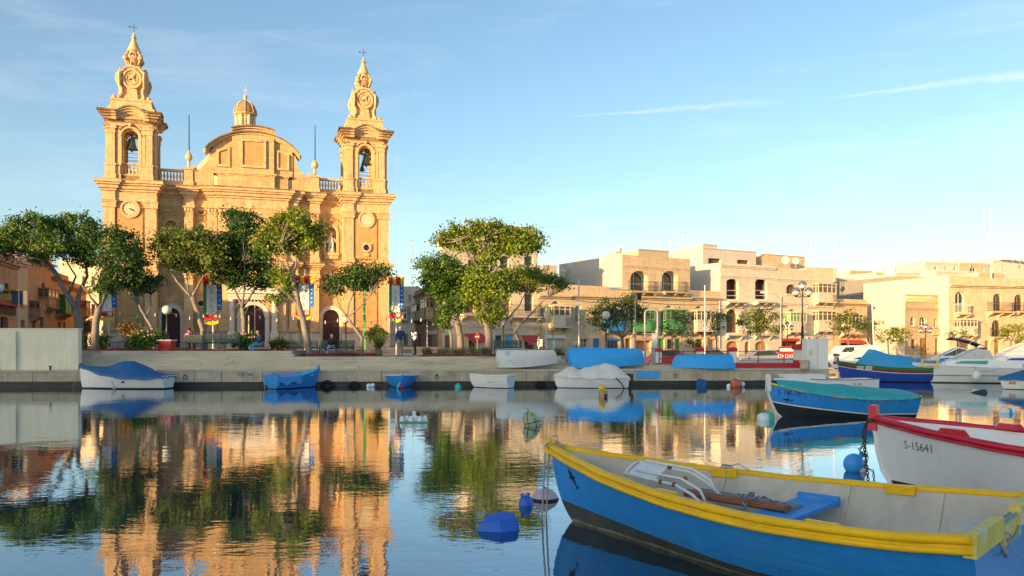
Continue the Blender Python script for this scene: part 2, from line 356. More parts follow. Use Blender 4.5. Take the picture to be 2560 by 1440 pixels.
mat('seat_blue', (.012,.28,.68), .55, .12, 4, (.20,.42,.62), .7, .3, 16, thr=.58, aniso=(.5,3,3))
mat('wood_red', (.30,.11,.05), .55, .2, 4, (.16,.07,.04), .6, .3, 14, aniso=(.5,4,4))
mat('wood_grey', (.26,.23,.21), .8, .2, 4, (.15,.12,.10), .6, .3, 14, aniso=(.5,4,4))
mat('metal_white', (.72,.73,.73), .4, .08, 5, (.34,.12,.04), .9, .2, 12, thr=.64)
mat('metal_rust', (.26,.09,.03), .9, .3, 14)
mat('chain_steel', (.28,.29,.30), .35, .3, 10, (.20,.13,.08), .5, metal=.8)
mat('chain_rusty', (.09,.065,.045), .8, .3, 10, metal=.4)
mat('rope_grey', (.34,.33,.30), .9, .2, 12)
mat('tarp_blue', (.006,.105,.27), .6, .14, 1.6, (.012,.16,.30), .6, .35, 5)
mat('tarp_royal', (.012,.10,.42), .55, .10, 2, bump=.3, bscale=6)
mat('tarp_sky', (.02,.30,.58), .6, .10, 1.6, bump=.3, bscale=5)
mat('tarp_teal', (.012,.36,.37), .6, .16, 2.2, (.03,.27,.31), .7, .6, 6)
mat('tarp_white', (.66,.64,.58), .75, .12, 2.4, (.42,.39,.33), .6, .7, 6)
mat('tarp_navy', (.02,.02,.10), .6, .1, 2, bump=.3, bscale=5)
mat('buoy_blue', (.02,.32,.76), .35, .05, 3)
mat('buoy_royal', (.010,.13,.56), .35, .1, 3)
mat('buoy_white', (.72,.76,.76), .45, .08, 5, (.45,.5,.45), .4)
mat('buoy_lilac', (.50,.40,.46), .55, .12, 5)
mat('buoy_teal', (.02,.42,.36), .5, .1, 3)
mat('buoy_orange', (.48,.13,.07), .6, .2, 4, (.35,.3,.25), .5)
mat('buoy_olive', (.33,.40,.22), .6, .12, 4)
mat('buoy_tan', (.42,.26,.13), .7, .15, 4)
mat('weed_dark', (.03,.035,.02), .8, .4, 8)
mat('plastic_dark', (.02,.04,.045), .5, .2, 4)
mat('skin', (.42,.24,.17), .55, .05, 8)
mat('skin_dark', (.07,.04,.03), .55, .05, 8)
mat('hair_grey', (.42,.41,.40), .8, .2, 20)
mat('hair_dark', (.012,.010,.009), .7, .2, 20)
mat('wear_navy', (.012,.035,.11), .85, .12, 8); mat('wear_black', (.010,.010,.014), .85, .12, 8); mat('wear_white', (.68,.68,.70), .85, .08, 8)
mat('wear_jeans', (.14,.27,.50), .9, .15, 8); mat('wear_khaki', (.28,.23,.15), .9, .12, 8); mat('wear_red', (.45,.02,.035), .85, .1, 8)
mat('car_silver', (.45,.46,.48), .25, .04, 2, metal=.6, coat=.5); mat('car_dark', (.02,.022,.03), .2, .05, 2, coat=.8); mat('car_red', (.40,.02,.02), .25, .05, 2, coat=.8); mat('car_white', (.70,.70,.70), .25, .03, 2, coat=.6)
mat('tyre', (.015,.015,.015), .9, .2, 10)
mat('lamp_amber', (.75,.30,.03), .4, .05, 3)
mat('sign_navy', (.01,.03,.06), .5, .1, 4)
mat('tank_grey', (.52,.52,.52), .6, .1, 3)
def water_material():
    m = bpy.data.materials.new('water'); m.use_nodes = True; t = m.node_tree; L = t.links.new; t.nodes.clear()
    tc = N(t, 'ShaderNodeTexCoord')
    def wave(sc, st, det, sx=1.0, dist=.02):
        mp = N(t, 'ShaderNodeMapping', ins={'Scale': (sx, 1, 1)}); L(tc.outputs['Object'], mp.inputs[0])
        n = N(t, 'ShaderNodeTexNoise', ins={'Scale': sc, 'Detail': det, 'Roughness': .5, 'Distortion': .3}); L(mp.outputs[0], n.inputs['Vector']); return n.outputs[0]
    # calm and ruffled patches decide how strong the ripples are
    pn = wave(.09, 1, 3, .6); pr = N(t, 'ShaderNodeMapRange', ins={1: .38, 2: .66, 3: .25, 4: 1.0}); L(pn, pr.inputs[0])
    b1 = N(t, 'ShaderNodeBump', ins={'Distance': .0042}); L(wave(2.6, 1, 2, .55), b1.inputs['Height']); L(pr.outputs[0], b1.inputs['Strength'])
    b2 = N(t, 'ShaderNodeBump', ins={'Distance': .0020}); L(wave(9, 1, 2, .6), b2.inputs['Height']); L(b1.outputs[0], b2.inputs['Normal']); L(pr.outputs[0], b2.inputs['Strength'])
    b3 = N(t, 'ShaderNodeBump', ins={'Distance': .008, 'Strength': .8}); L(wave(.5, 1, 2, .7), b3.inputs['Height']); L(b2.outputs[0], b3.inputs['Normal'])
    gl = N(t, 'ShaderNodeBsdfGlossy', ins={'Roughness': .012, 'Color': (.80,.86,.90,1)}); L(b3.outputs[0], gl.inputs['Normal'])
    df = N(t, 'ShaderNodeBsdfDiffuse', ins={'Color': (.004,.030,.048,1)}); L(b3.outputs[0], df.inputs['Normal'])
    fr = N(t, 'ShaderNodeFresnel', ins={'IOR': 1.40}); L(b3.outputs[0], fr.inputs['Normal'])
    rg = N(t, 'ShaderNodeMapRange', ins={1: .02, 2: .55, 3: .25, 4: .93}); L(fr.outputs[0], rg.inputs[0])
    mx = N(t, 'ShaderNodeMixShader'); L(rg.outputs[0], mx.inputs[0]); L(df.outputs[0], mx.inputs[1]); L(gl.outputs[0], mx.inputs[2])
    o = N(t, 'ShaderNodeOutputMaterial'); L(mx.outputs[0], o.inputs[0]); MATS['water'] = m
water_material()
# ------------------------------------------------------------------ water, ground, quay
def slab(mb, poly, z0, z1, m=None):
    n = len(poly); mb.add([(x,y,z0) for x,y in poly]+[(x,y,z1) for x,y in poly],
        [tuple(range(n-1,-1,-1)), tuple(range(n,2*n))]+[(i,(i+1)%n,(i+1)%n+n,i+n) for i in range(n)], m)
mb = MB(); mb.add([(-3000,-600,0),(3000,-600,0),(3000,3000,0),(-3000,3000,0)], [(0,1,2,3)]); struct('water', mb, 'water')
QA = math.atan(.06); QL = (0, 42.5, 0)
def Q(a, b): return (a*math.cos(QA)-b*math.sin(QA), 42.5+a*math.sin(QA)+b*math.cos(QA))
mb = MB(); slab(mb, [(-2500,40),(-60,40),Q(-40,.9),Q(17.2,.9),(23.5,64),(110,78),(400,90),(2500,200),(2500,2800),(-2500,2800)], -1, .25); struct('ground', mb, 'paving')
# street in front of the houses and its kerb
mb = MB(); slab(mb, [(4,64),(24,67.5),(110,80),(110,89),(57,86.2),(46,85.6),(27,81.2),(5,70.5)], .2, .258); struct('road', mb, 'road_asphalt')
quay = bpy.data.objects.new('quay', None); C.objects.link(quay); quay.location = QL; quay.rotation_euler = (0,0,QA); tag(quay, kind='structure')
mb = MB(); mb.box(-60,17.4,.12,2.2,-1,.80); mb.build('quay_core', 'quay_stone', quay)
mb = MB(); mb.box(-60,17.6,.06,1.0,-1,.30); mb.box(17.40,17.55,.05,25,-1,.31); mb.build('waterline_course', 'quay_wet', quay)
rr = random.Random(3)
a = -40
while a < 17.3:                                        # facing blocks above the water line
    L_ = min(rr.uniform(.95,1.5), 17.4-a); h = rr.uniform(-.012,.012)
    two = a < -21.5
    for (z0,z1) in (((.30,.545),(.56,.80)) if two else ((.25,.80),)):
        mb = MB(); j = rr.uniform(-.02,.02); mb.box(a+.008,a+L_-.008,j,.3,z0,z1); mb.build('stone_block', 'quay_stone', quay)
    a += L_
a = -40
while a < 17.5:                                        # pale worn coping
    L_ = min(rr.uniform(1.6,2.6), 17.6-a); mb = MB(); j = rr.uniform(-.012,.012)
    mb.box(a+.004,a+L_-.004,-.05+j,2.1,.803,.86+rr.uniform(-.006,.006)); mb.build('coping_stone', 'step_stone', quay); a += L_
stp = bpy.data.objects.new('steps', None); C.objects.link(stp); stp.location = QL; stp.rotation_euler = (0,0,QA); tag(stp, kind='structure')
levels = [(-24.5,9.5,1.7,1.02),(-24.2,7.5,2.12,1.18),(-23.9,3.2,2.54,1.34),(-23.6,3.0,2.96,1.50),(-23.3,-12.2,3.4,1.66),(-23.0,-12.4,3.85,1.82)]
for k, (a0,a1,b0,z) in enumerate(levels):
    a = a0
    while a < a1-.05:
        L_ = min(rr.uniform(1.1,2.6), a1-a); mb = MB()
        if a1-a-L_ < .4: L_ = a1-a
        t = rr.uniform(-.02,.02); mb.box(a+.005,a+L_-.005,b0+t,b0+.75,z-.17,z+rr.uniform(-.008,.008)); mb.build('stone_slab', 'step_stone', stp); a += L_
mb = MB(); mb.box(-24.4,9.4,1.9,4.4,.5,1.005); mb.box(-23.5,2.9,3.1,4.6,1.0,1.49); mb.box(-22.9,-12.5,4.0,6,1.4,1.81); mb.build('step_core', 'quay_stone', stp)
mb = MB(); slab(mb, [Q(-23.5,3.3),Q(3,3.3),(5,56),(6,68),(-4,80),(-12,60),(-50,60),Q(-50,3.3)], .2, 1.496); struct('promenade', mb, 'paving')
mb = MB(); slab(mb, [Q(-23,4.2),Q(-12.5,4.2),(-11.5,55),(-4,62),(-5,110),(-70,120),(-70,46)], .2, 1.816); struct('plaza', mb, 'paving')
# whitewashed slipway wall beside the steps
ww = empty('whitewashed_wall', label='whitewashed concrete wall at the left end of the quay steps', cat='wall', loc=QL, rz=QA)
def _w(mb):
    mb.box(-40,-22.75,.62,1.0,.87,3.0)
_o = part('wall_body', 'whitewash', ww, _w)
mb = MB(); mb.box(-40,-26.7,.42,.618,.87,1.45); mb.box(-26.72,-25.85,.5,.617,.87,2.9); mb.build('buttress', 'whitewash', ww)
mb = MB(); mb.box(-40,-22.7,.58,1.04,3.003,3.06); mb.build('wall_cap', 'whitewash', ww)
mb = MB(); mb.box(-40,-26.75,.40,.415,.95,1.35); mb.build('orange_patch', 'plaster_pink', ww)
mb = MB(); mb.tube([(-24.0,.3,.86),(-24.0,.3,1.05)],.045,8); mb.box(-24.06,-23.94,.24,.36,1.05,1.1); mo = mb.build('mooring_post', 'dark_metal'); mo.location = QL; mo.rotation_euler=(0,0,QA)
tag(mo, 'small black mooring post on the ledge below the whitewashed wall', 'mooring post')

# ------------------------------------------------------------------ the church
CHX, CHY, CHT = -33.5, 70.0, math.atan(6.19/19.5)
church = empty('church', (CHX, CHY, 0), CHT, 'golden limestone baroque parish church with twin bell towers', 'church')
cc, cs = math.cos(CHT), math.sin(CHT)
GZ = 1.8                                               # plaza level
def cpart(name, mats, fn, smooth=False, parent=None): return part(name, mats, parent or church, fn, smooth)
_jit = [0]
def moulding(mb, u0, u1, v0, v1, tiers, m=None):       # tiers: (z0, z1, overhang); a hair of difference so nothing is flush
    _jit[0] = (_jit[0]+1) % 7; e = _jit[0]*.0023
    for z0, z1, o in tiers: mb.box(u0-o-e, u1+o+e, v0-o-e, v1, z0+e, z1+e, m)
LOWC = [(8.55,8.75,.06),(8.75,9.2,.02),(9.2,9.38,.14),(9.38,9.56,.32),(9.56,9.75,.45)]
UPC = [(14.62,14.80,.06),(14.80,15.45,.02),(15.45,15.65,.14),(15.65,15.95,.30),(15.95,16.12,.46),(16.12,16.38,.60)]
UC = 10.23
# bays: (u0, u1, v) front plane of each strip of the front, left to right
def mir(l): return l + [(2*UC-b, 2*UC-a, v) for a, b, v in reversed(l)]
VN, VP, VO, VQ = 1.45, .80, 1.20, .45                  # how far each bay stands back
strips = mir([(2.15,4.25,VN),(4.25,5.1,VP),(5.1,6.25,VO),(6.25,7.15,VQ)]) 
strips.insert(4, (7.15, 2*UC-7.15, .15))
doorS = [(2.30,3.92,GZ,5.45,.81),(2*UC-3.92,2*UC-2.30,GZ,5.45,.81)]
doorM = (UC-1.05,UC+1.05,GZ,5.75,1.05)
nicheS = [(2.62,3.60,10.9,13.35,.49),(2*UC-3.60,2*UC-2.62,10.9,13.35,.49)]
ocul = []
for uc in (5.68, 2*UC-5.68):
    ocul += [(uc-.30,uc+.30,5.55,6.15,.3),(uc-.33,uc+.33,12.5,13.16,.33)]
opens = doorS + [doorM] + nicheS + ocul
def body(mb):
    for a, b, v in strips: wall_open(mb, a, b, GZ, 16.3, v, opens, .55)
    for (a,b,v),(c,d,v2) in zip(strips, strips[1:]):
        mb.add([(b,v,GZ),(b,v2,GZ),(b,v2,16.3),(b,v,16.3)], [(0,1,2,3)])
    mb.box(2.2,2*UC-2.2,2.3,34,GZ,15.9)                # nave behind the front
cpart('wall', 'church_stone', body)
def nave_roof(mb):
    mb.box(3,2*UC-3,4,34,15.9,17.2); mb.box(-1.5,2*UC+1.5,18,32,GZ,15.2)
cpart('nave', 'church_stone', nave_roof)
for k,(a,b,v) in enumerate(strips):                    # plinth, two entablatures, following every break of the front
    dm = any(not (d[1] < a or d[0] > b) for d in doorS+[doorM])
    pl = [(a, b)]
    if dm:
        d = [d for d in doorS+[doorM] if not (d[1] < a or d[0] > b)][0]; pl = [(a, d[0]-.3), (d[1]+.3, b)]
    for (c,d_) in pl:
        if d_-c > .15: cpart('plinth', 'plinth_stone', lambda mb: moulding(mb, c, d_, v, v+.4, [(GZ,3.0,.10),(3.0,3.25,.05)]))
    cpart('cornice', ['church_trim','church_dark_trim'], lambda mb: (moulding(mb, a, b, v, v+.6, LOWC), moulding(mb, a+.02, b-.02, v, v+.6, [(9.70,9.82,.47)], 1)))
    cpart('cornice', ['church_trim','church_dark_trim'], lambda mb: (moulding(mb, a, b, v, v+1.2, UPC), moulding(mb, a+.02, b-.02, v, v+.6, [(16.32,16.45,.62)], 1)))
# pilasters with capitals and bases
def pilaster(u, w_, v, z0, z1, pr=.16, cap=True):
    def f(mb):
        mb.box(u-w_/2,u+w_/2,v-pr,v,z0+.5,z1-.55)
        moulding(mb, u-w_/2, u+w_/2, v-pr, v, [(z0,z0+.32,.10),(z0+.32,z0+.5,.05)])
        if cap:
            moulding(mb, u-w_/2, u+w_/2, v-pr, v, [(z1-.55,z1-.48,.05),(z1-.48,z1-.12,.01),(z1-.12,z1,.13)])
            for s in (-1,0,1): mb.ball((u+s*w_*.36, v-pr-.06, z1-.30), .13, 6, sc=(1,.6,1.2))
        else: moulding(mb, u-w_/2, u+w_/2, v-pr, v, [(z1-.55,z1-.1,.10),(z1-.1,z1,.16)])
    cpart('pilaster', 'church_trim', f)
for u, w_, v in ((4.67,.72,VP),(6.70,.74,VQ),(2*UC-4.67,.72,VP),(2*UC-6.70,.74,VQ),(7.75,.8,.15),(2*UC-7.75,.8,.15)):
    pilaster(u, w_, v, 3.25, 8.5); pilaster(u, w_, v, 9.8, 14.58)
# framed wall panels on the plain bays
def panel(u0,u1,z0,z1,v,mt='church_panel'): cpart('wall_panel', mt, lambda mb: (mb.ring([(u0,z0),(u1,z0),(u1,z1),(u0,z1)],[(u0+.12,z0+.12),(u1-.12,z0+.12),(u1-.12,z1-.12),(u0+.12,z1-.12)],v-.07,v)))
for s in (0,1):
    f_ = (lambda u: 2*UC-u) if s else (lambda u: u)
    a_, b_ = sorted((f_(2.45), f_(3.95))); panel(a_, b_, 10.2, 14.2, VN)
    a_, b_ = sorted((f_(5.30), f_(6.05))); panel(a_, b_, 6.6, 8.3, VO); panel(a_, b_, 3.6, 5.2, VO); panel(a_, b_, 10.1, 12.2, VO); panel(a_, b_, 13.4, 14.0, VO)
# niches with statues
for k, o in enumerate(nicheS):
    uc = (o[0]+o[1])/2
    def nf(mb):
        po = arch(*grow(*o, .2)); pi = arch(*o); mb.ring(po, pi, VN-.12, VN)
        mb.prism(pi, VN+.54, VN+.60); moulding(mb, o[0]-.15, o[1]+.15, VN-.23, VN, [(o[2]-.6,o[2]-.25,0),(o[2]-.25,o[2],.08)])
        mb.tube([(uc+1.0*math.cos(a), VN-.05, 13.25+.75*math.sin(a)) for a in [math.pi*i/10 for i in range(11)]], .10, 6)
        mb.ball((uc,VN-.1,14.05),.16,8)
    cpart('niche', 'church_trim', nf)
    st = MB(); st.lathe([(.34,0),(.33,.25),(.25,.55),(.27,.95),(.30,1.2),(.16,1.42),(.08,1.5)], 10, sq=(1,.7))
    st.ball((0,0,1.66),.14,10,sc=(.9,.95,1.15)); st.tube([(.27,0,1.25),(.42,-.12,.98),(.30,-.22,1.25)],[.09,.075,.05],7); st.tube([(-.27,0,1.25),(-.40,-.05,.95),(-.2,-.2,.85)],[.09,.075,.05],7)
    st.tube([(.1,-.22,.15),(.16,-.24,.8),(.05,-.2,1.2)],[.05,.06,.03],6)
    sto = st.build('statue', 'statue_stone', None, 40)
    wp = church.matrix_basis @ Vector((0,0,0)); p = Matrix.Rotation(CHT,3,'Z') @ Vector((uc,VN+.1,o[2])) + Vector((CHX,CHY,0))
    sto.location = p; sto.rotation_euler=(0,0,CHT); sto.scale=(1.05,1.05,1.08)
    tag(sto, ['pale stone statue of a robed saint in the niche beside the clock tower','pale stone statue of a robed saint in the niche beside the blank-clock tower'][k], 'statue', 'saints in the church niches')
# round windows
for o in ocul:
    v = VO; uc, zc, r = (o[0]+o[1])/2, o[2]+.3 if o[4]==.3 else o[2]+.33, o[4]
    def of(mb):
        n = 16; po = [(uc+(r+.16)*math.cos(2*math.pi*i/n), zc+(r+.16)*math.sin(2*math.pi*i/n)) for i in range(n)]; pi = [(uc+(r-.05)*math.cos(2*math.pi*i/n), zc+(r-.05)*math.sin(2*math.pi*i/n)) for i in range(n)]
        mb.ring(po, pi, v-.12, v+.06)
        qo = [(uc+r*1.02*math.cos(2*math.pi*i/n+.19), zc-.3*0+r*1.02*math.sin(2*math.pi*i/n+.19)) for i in range(n)]
    wn = cpart('round_window', 'church_trim', of, 40)
    cpart('pane', 'glass_dark', lambda mb: mb.box(uc-r-.02,uc+r+.02,v+.25,v+.28,zc-r-.05,zc+r+.05), parent=wn)
for uc in (5.68, 2*UC-5.68):                           # half-round vents under the cornice
    wn = cpart('half_round_window', 'church_trim', lambda mb: mb.ring([(uc-.42,14.32)]+[(uc+.42*math.cos(-a),14.30+.42*math.sin(-a)) for a in [math.pi*(1-i/8) for i in range(9)]]+[(uc+.42,14.32)], [(uc-.28,14.28)]+[(uc+.28*math.cos(-a),14.28+.28*math.sin(-a)) for a in [math.pi*(1-i/8) for i in range(9)]]+[(uc+.28,14.28)], VO-.13, VO))
    cpart('pane', 'glass_dark', lambda mb: mb.prism([(uc+.29*math.cos(-a),14.28+.29*math.sin(-a)) for a in [math.pi*(1-i/8) for i in range(9)]], VO-.05, VO-.01), parent=wn)
# doors
for o, v in ((doorS[0],VN),(doorS[1],VN),(doorM,.15)):
    dr = cpart('door', 'door_wood', lambda mb: mb.prism(arch(*o), v+.38, v+.45))
    uc = (o[0]+o[1])/2
    sp = o[3]-o[4]
    def pan(mb):
        for s in (-1,1):
            a, b = sorted((uc+s*.06, uc+s*((o[1]-o[0])/2-.10)))
            n = 3; hh = (sp-.15-o[2])/n
            for i in range(n): mb.ring([(a,o[2]+.1+i*hh),(b,o[2]+.1+i*hh),(b,o[2]+(i+1)*hh),(a,o[2]+(i+1)*hh)],[(a+.09,o[2]+.19+i*hh),(b-.09,o[2]+.19+i*hh),(b-.09,o[2]-.09+(i+1)*hh),(a+.09,o[2]-.09+(i+1)*hh)],v+.33,v+.38)
        mb.box(o[0],o[1],v+.30,v+.385,sp-.10,sp+.06); mb.box(uc-.035,uc+.035,v+.325,v+.385,o[2],sp-.1)
    cpart('door_panel', 'door_wood', pan, parent=dr)
    def sur(mb):
        g = grow(*o, .36); mb.ring(arch(*g), arch(*grow(*o,-.02)), v-.14, v+.30)
        for s in (o[0]-.36, o[1]-.0): mb.box(s-.05,s+.41,v-.20,v+.1,sp-.12,sp+.08); mb.box(s-.05,s+.41,v-.20,v+.1,o[2],o[2]+.55)
    cpart('door_surround', 'pale_marble', sur, parent=dr)
def portal(mb):                                        # columns and entablature round the main door
    for s in (-1,1):
        c = (UC+s*1.85, -.25, 0); mb.box(c[0]-.36,c[0]+.36,-.6,.15,GZ,3.15)
        mb.lathe([(.30,3.15),(.30,3.3),(.24,3.35),(.235,4.5),(.205,5.9),(.27,5.95),(.30,6.2)],14,(c[0],c[1],0))
    moulding(mb, UC-2.15, UC+2.15, -.55, .15, [(6.2,6.45,0),(6.45,6.75,.04),(6.75,6.9,.2)])
    mb.prism([(UC-2.2,6.92)]+[(UC+2.2*math.cos(a),6.92+.75*math.sin(a)) for a in [math.pi*(1-i/10) for i in range(11)]][1:-1]+[(UC+2.2,6.92)], -.40, .14)
cpart('portal', 'pale_marble', portal)
# blind niches either side of the portal
for s in (-1,1):
    uc = UC+s*4.0*.0 + s*2.75
# attic and segmental pediment of the centre
def ped_z(u, c=False): return 21.72-.09*(u-UC)**2 if c else 18.05 + 3.2*math.sqrt(max(0, 1-((u-UC)/4.6)**2))
def attic(mb):
    mb.box(7.15,2*UC-7.15,.25,1.6,16.38,17.7); mb.box(8.35,2*UC-8.35,-.05,.3,16.385,17.69)
    n = 20
    for (a,b,v) in ((6.75,2*UC-6.75,.35),(8.4,2*UC-8.4,.02)):
        pts = [(a,17.7),(b,17.7)] + [(b+(a-b)*i/n, ped_z(b+(a-b)*i/n, v < .1)) for i in range(n+1)]; mb.prism(pts, v, v+(1.2 if v > .1 else .34))
    for s in (-1,1):                                   # sweeping side scrolls
        pts = [(UC+s*3.45,16.4),(UC+s*5.75,16.4),(UC+s*5.75,17.6)]
        for i in range(1,9):
            t = i/8; pts.append((UC+s*(5.75-2.0*math.sin(t*math.pi/2)), 17.6+2.15*(1-math.cos(t*math.pi/2))))
        pts.append((UC+s*3.45,19.75)); mb.prism(pts if s > 0 else pts[::-1], .45, 1.1)
cpart('attic', 'church_stone', attic)
def attic_trim(mb):
    n = 20
    for (a,b,v,o) in ((6.1,2*UC-6.1,.1,0),(8.3,2*UC-8.3,-.12,.012)):
        for i in range(n):
            u0 = a+(b-a)*i/n; u1 = a+(b-a)*(i+1)/n; z0, z1 = ped_z(u0, v < 0)+o, ped_z(u1, v < 0)+o
            for (p,q,w_) in ((0,.16,.0),(.16,.32,.18),(.32,.45,.34)):
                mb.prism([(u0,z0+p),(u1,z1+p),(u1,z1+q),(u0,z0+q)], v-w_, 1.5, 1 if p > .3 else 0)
    moulding(mb, 7.15, 2*UC-7.15, .25, 1.5, [(17.55,17.66,.08),(17.66,17.8,.16)]); moulding(mb, 8.35, 2*UC-8.35, -.05, .3, [(17.56,17.67,.08),(17.67,17.81,.16)])
    for s in (-1,1):
        for (w_,z0,z1,k) in ((.5,17.0,17.75,5.5),(.42,17.75,18.25,5.1)): mb.box(UC+s*k-w_/2,UC+s*k+w_/2,.40,1.15,z0,z1)
        mb.tube([(UC+s*4.0,.3,19.85),(UC+s*4.22,.3,19.72),(UC+s*4.2,.3,19.52),(UC+s*4.02,.3,19.56)],.10,6)
cpart('pediment_cornice', ['church_trim','church_dark_trim'], attic_trim)
for (a,b,z0,z1,v) in ((UC-1.12,UC+1.12,18.3,20.9,.02),(7.05,8.2,18.3,20.0,.35),(2*UC-8.2,2*UC-7.05,18.3,20.0,.35)):
    def pf(mb):
        zt = z1 if v < .1 else None
        hi = ped_z(a)-.35 if v > .1 and a < UC else z1; hj = ped_z(b)-.35 if v > .1 and a > UC else z1
        if v > .1 and a < UC: hi, hj = ped_z(a)-.55, ped_z(b)-.75
        if v > .1 and a > UC: hi, hj = ped_z(a)-.75, ped_z(b)-.55
        po = [(a,z0),(b,z0),(b,hj),(a,hi)]; pi = [(a+.2,z0+.2),(b-.2,z0+.2),(b-.2,hj-.2),(a+.2,hi-.2)]
        mb.ring(po, pi, v-.16, v+.02, 0); mb.prism(pi, v-.05, v-.012, 1)
    cpart('blind_window', ['church_trim','church_panel'], pf)
# balustrades over the niche bays
bal = MB(); bal.lathe([(.10,0),(.10,.06),(.055,.12),(.115,.36),(.10,.48),(.05,.72),(.095,.80),(.095,.86)],8)
bal_me = bal.mesh('baluster', 'church_trim', 40)
def balustrade(u0, u1, v, z, n, rz=None):
    def f(mb): mb.box(u0,u1,v-.16,v+.16,z,z+.22); mb.box(u0-.02,u1+.02,v-.19,v+.19,z+1.08,z+1.27)
    b = cpart('balustrade', 'church_trim', f)
    for i in range(n):
        o = bpy.data.objects.new('baluster', bal_me); C.objects.link(o); o.parent = b; o.location = (u0+(u1-u0)*(i+.5)/n, v, z+.22)
for a, b in ((2.1,4.35),(2*UC-4.35,2*UC-2.1)):
    cpart('parapet', 'church_stone', lambda mb: mb.box(a,b,VN-.3,VN+.5,16.36,16.75)); balustrade(a+.05, b-.05, VN+.05, 16.75, 8)
for s in (-1,1):                                       # pedestals with urn finials and rods
    uc = UC+s*5.55
    cpart('pedestal', 'church_trim', lambda mb: (mb.box(uc-.36,uc+.36,.35,1.15,16.4,18.0), moulding(mb, uc-.36, uc+.36, .35, 1.15, [(16.41,16.8,.06),(17.85,18.05,.10)]),
        mb.lathe([(.22,18.05),(.13,18.25),(.13,18.75),(.26,18.85),(.33,19.1),(.22,19.35),(.06,19.6),(.02,19.75)],10,(uc,.75,0))), 40)
    cpart('lightning_rod', 'dark_metal', lambda mb: mb.tube([(uc+.02,.75,19.6),(uc+.02,.75,22.9)],[.05,.035],6))
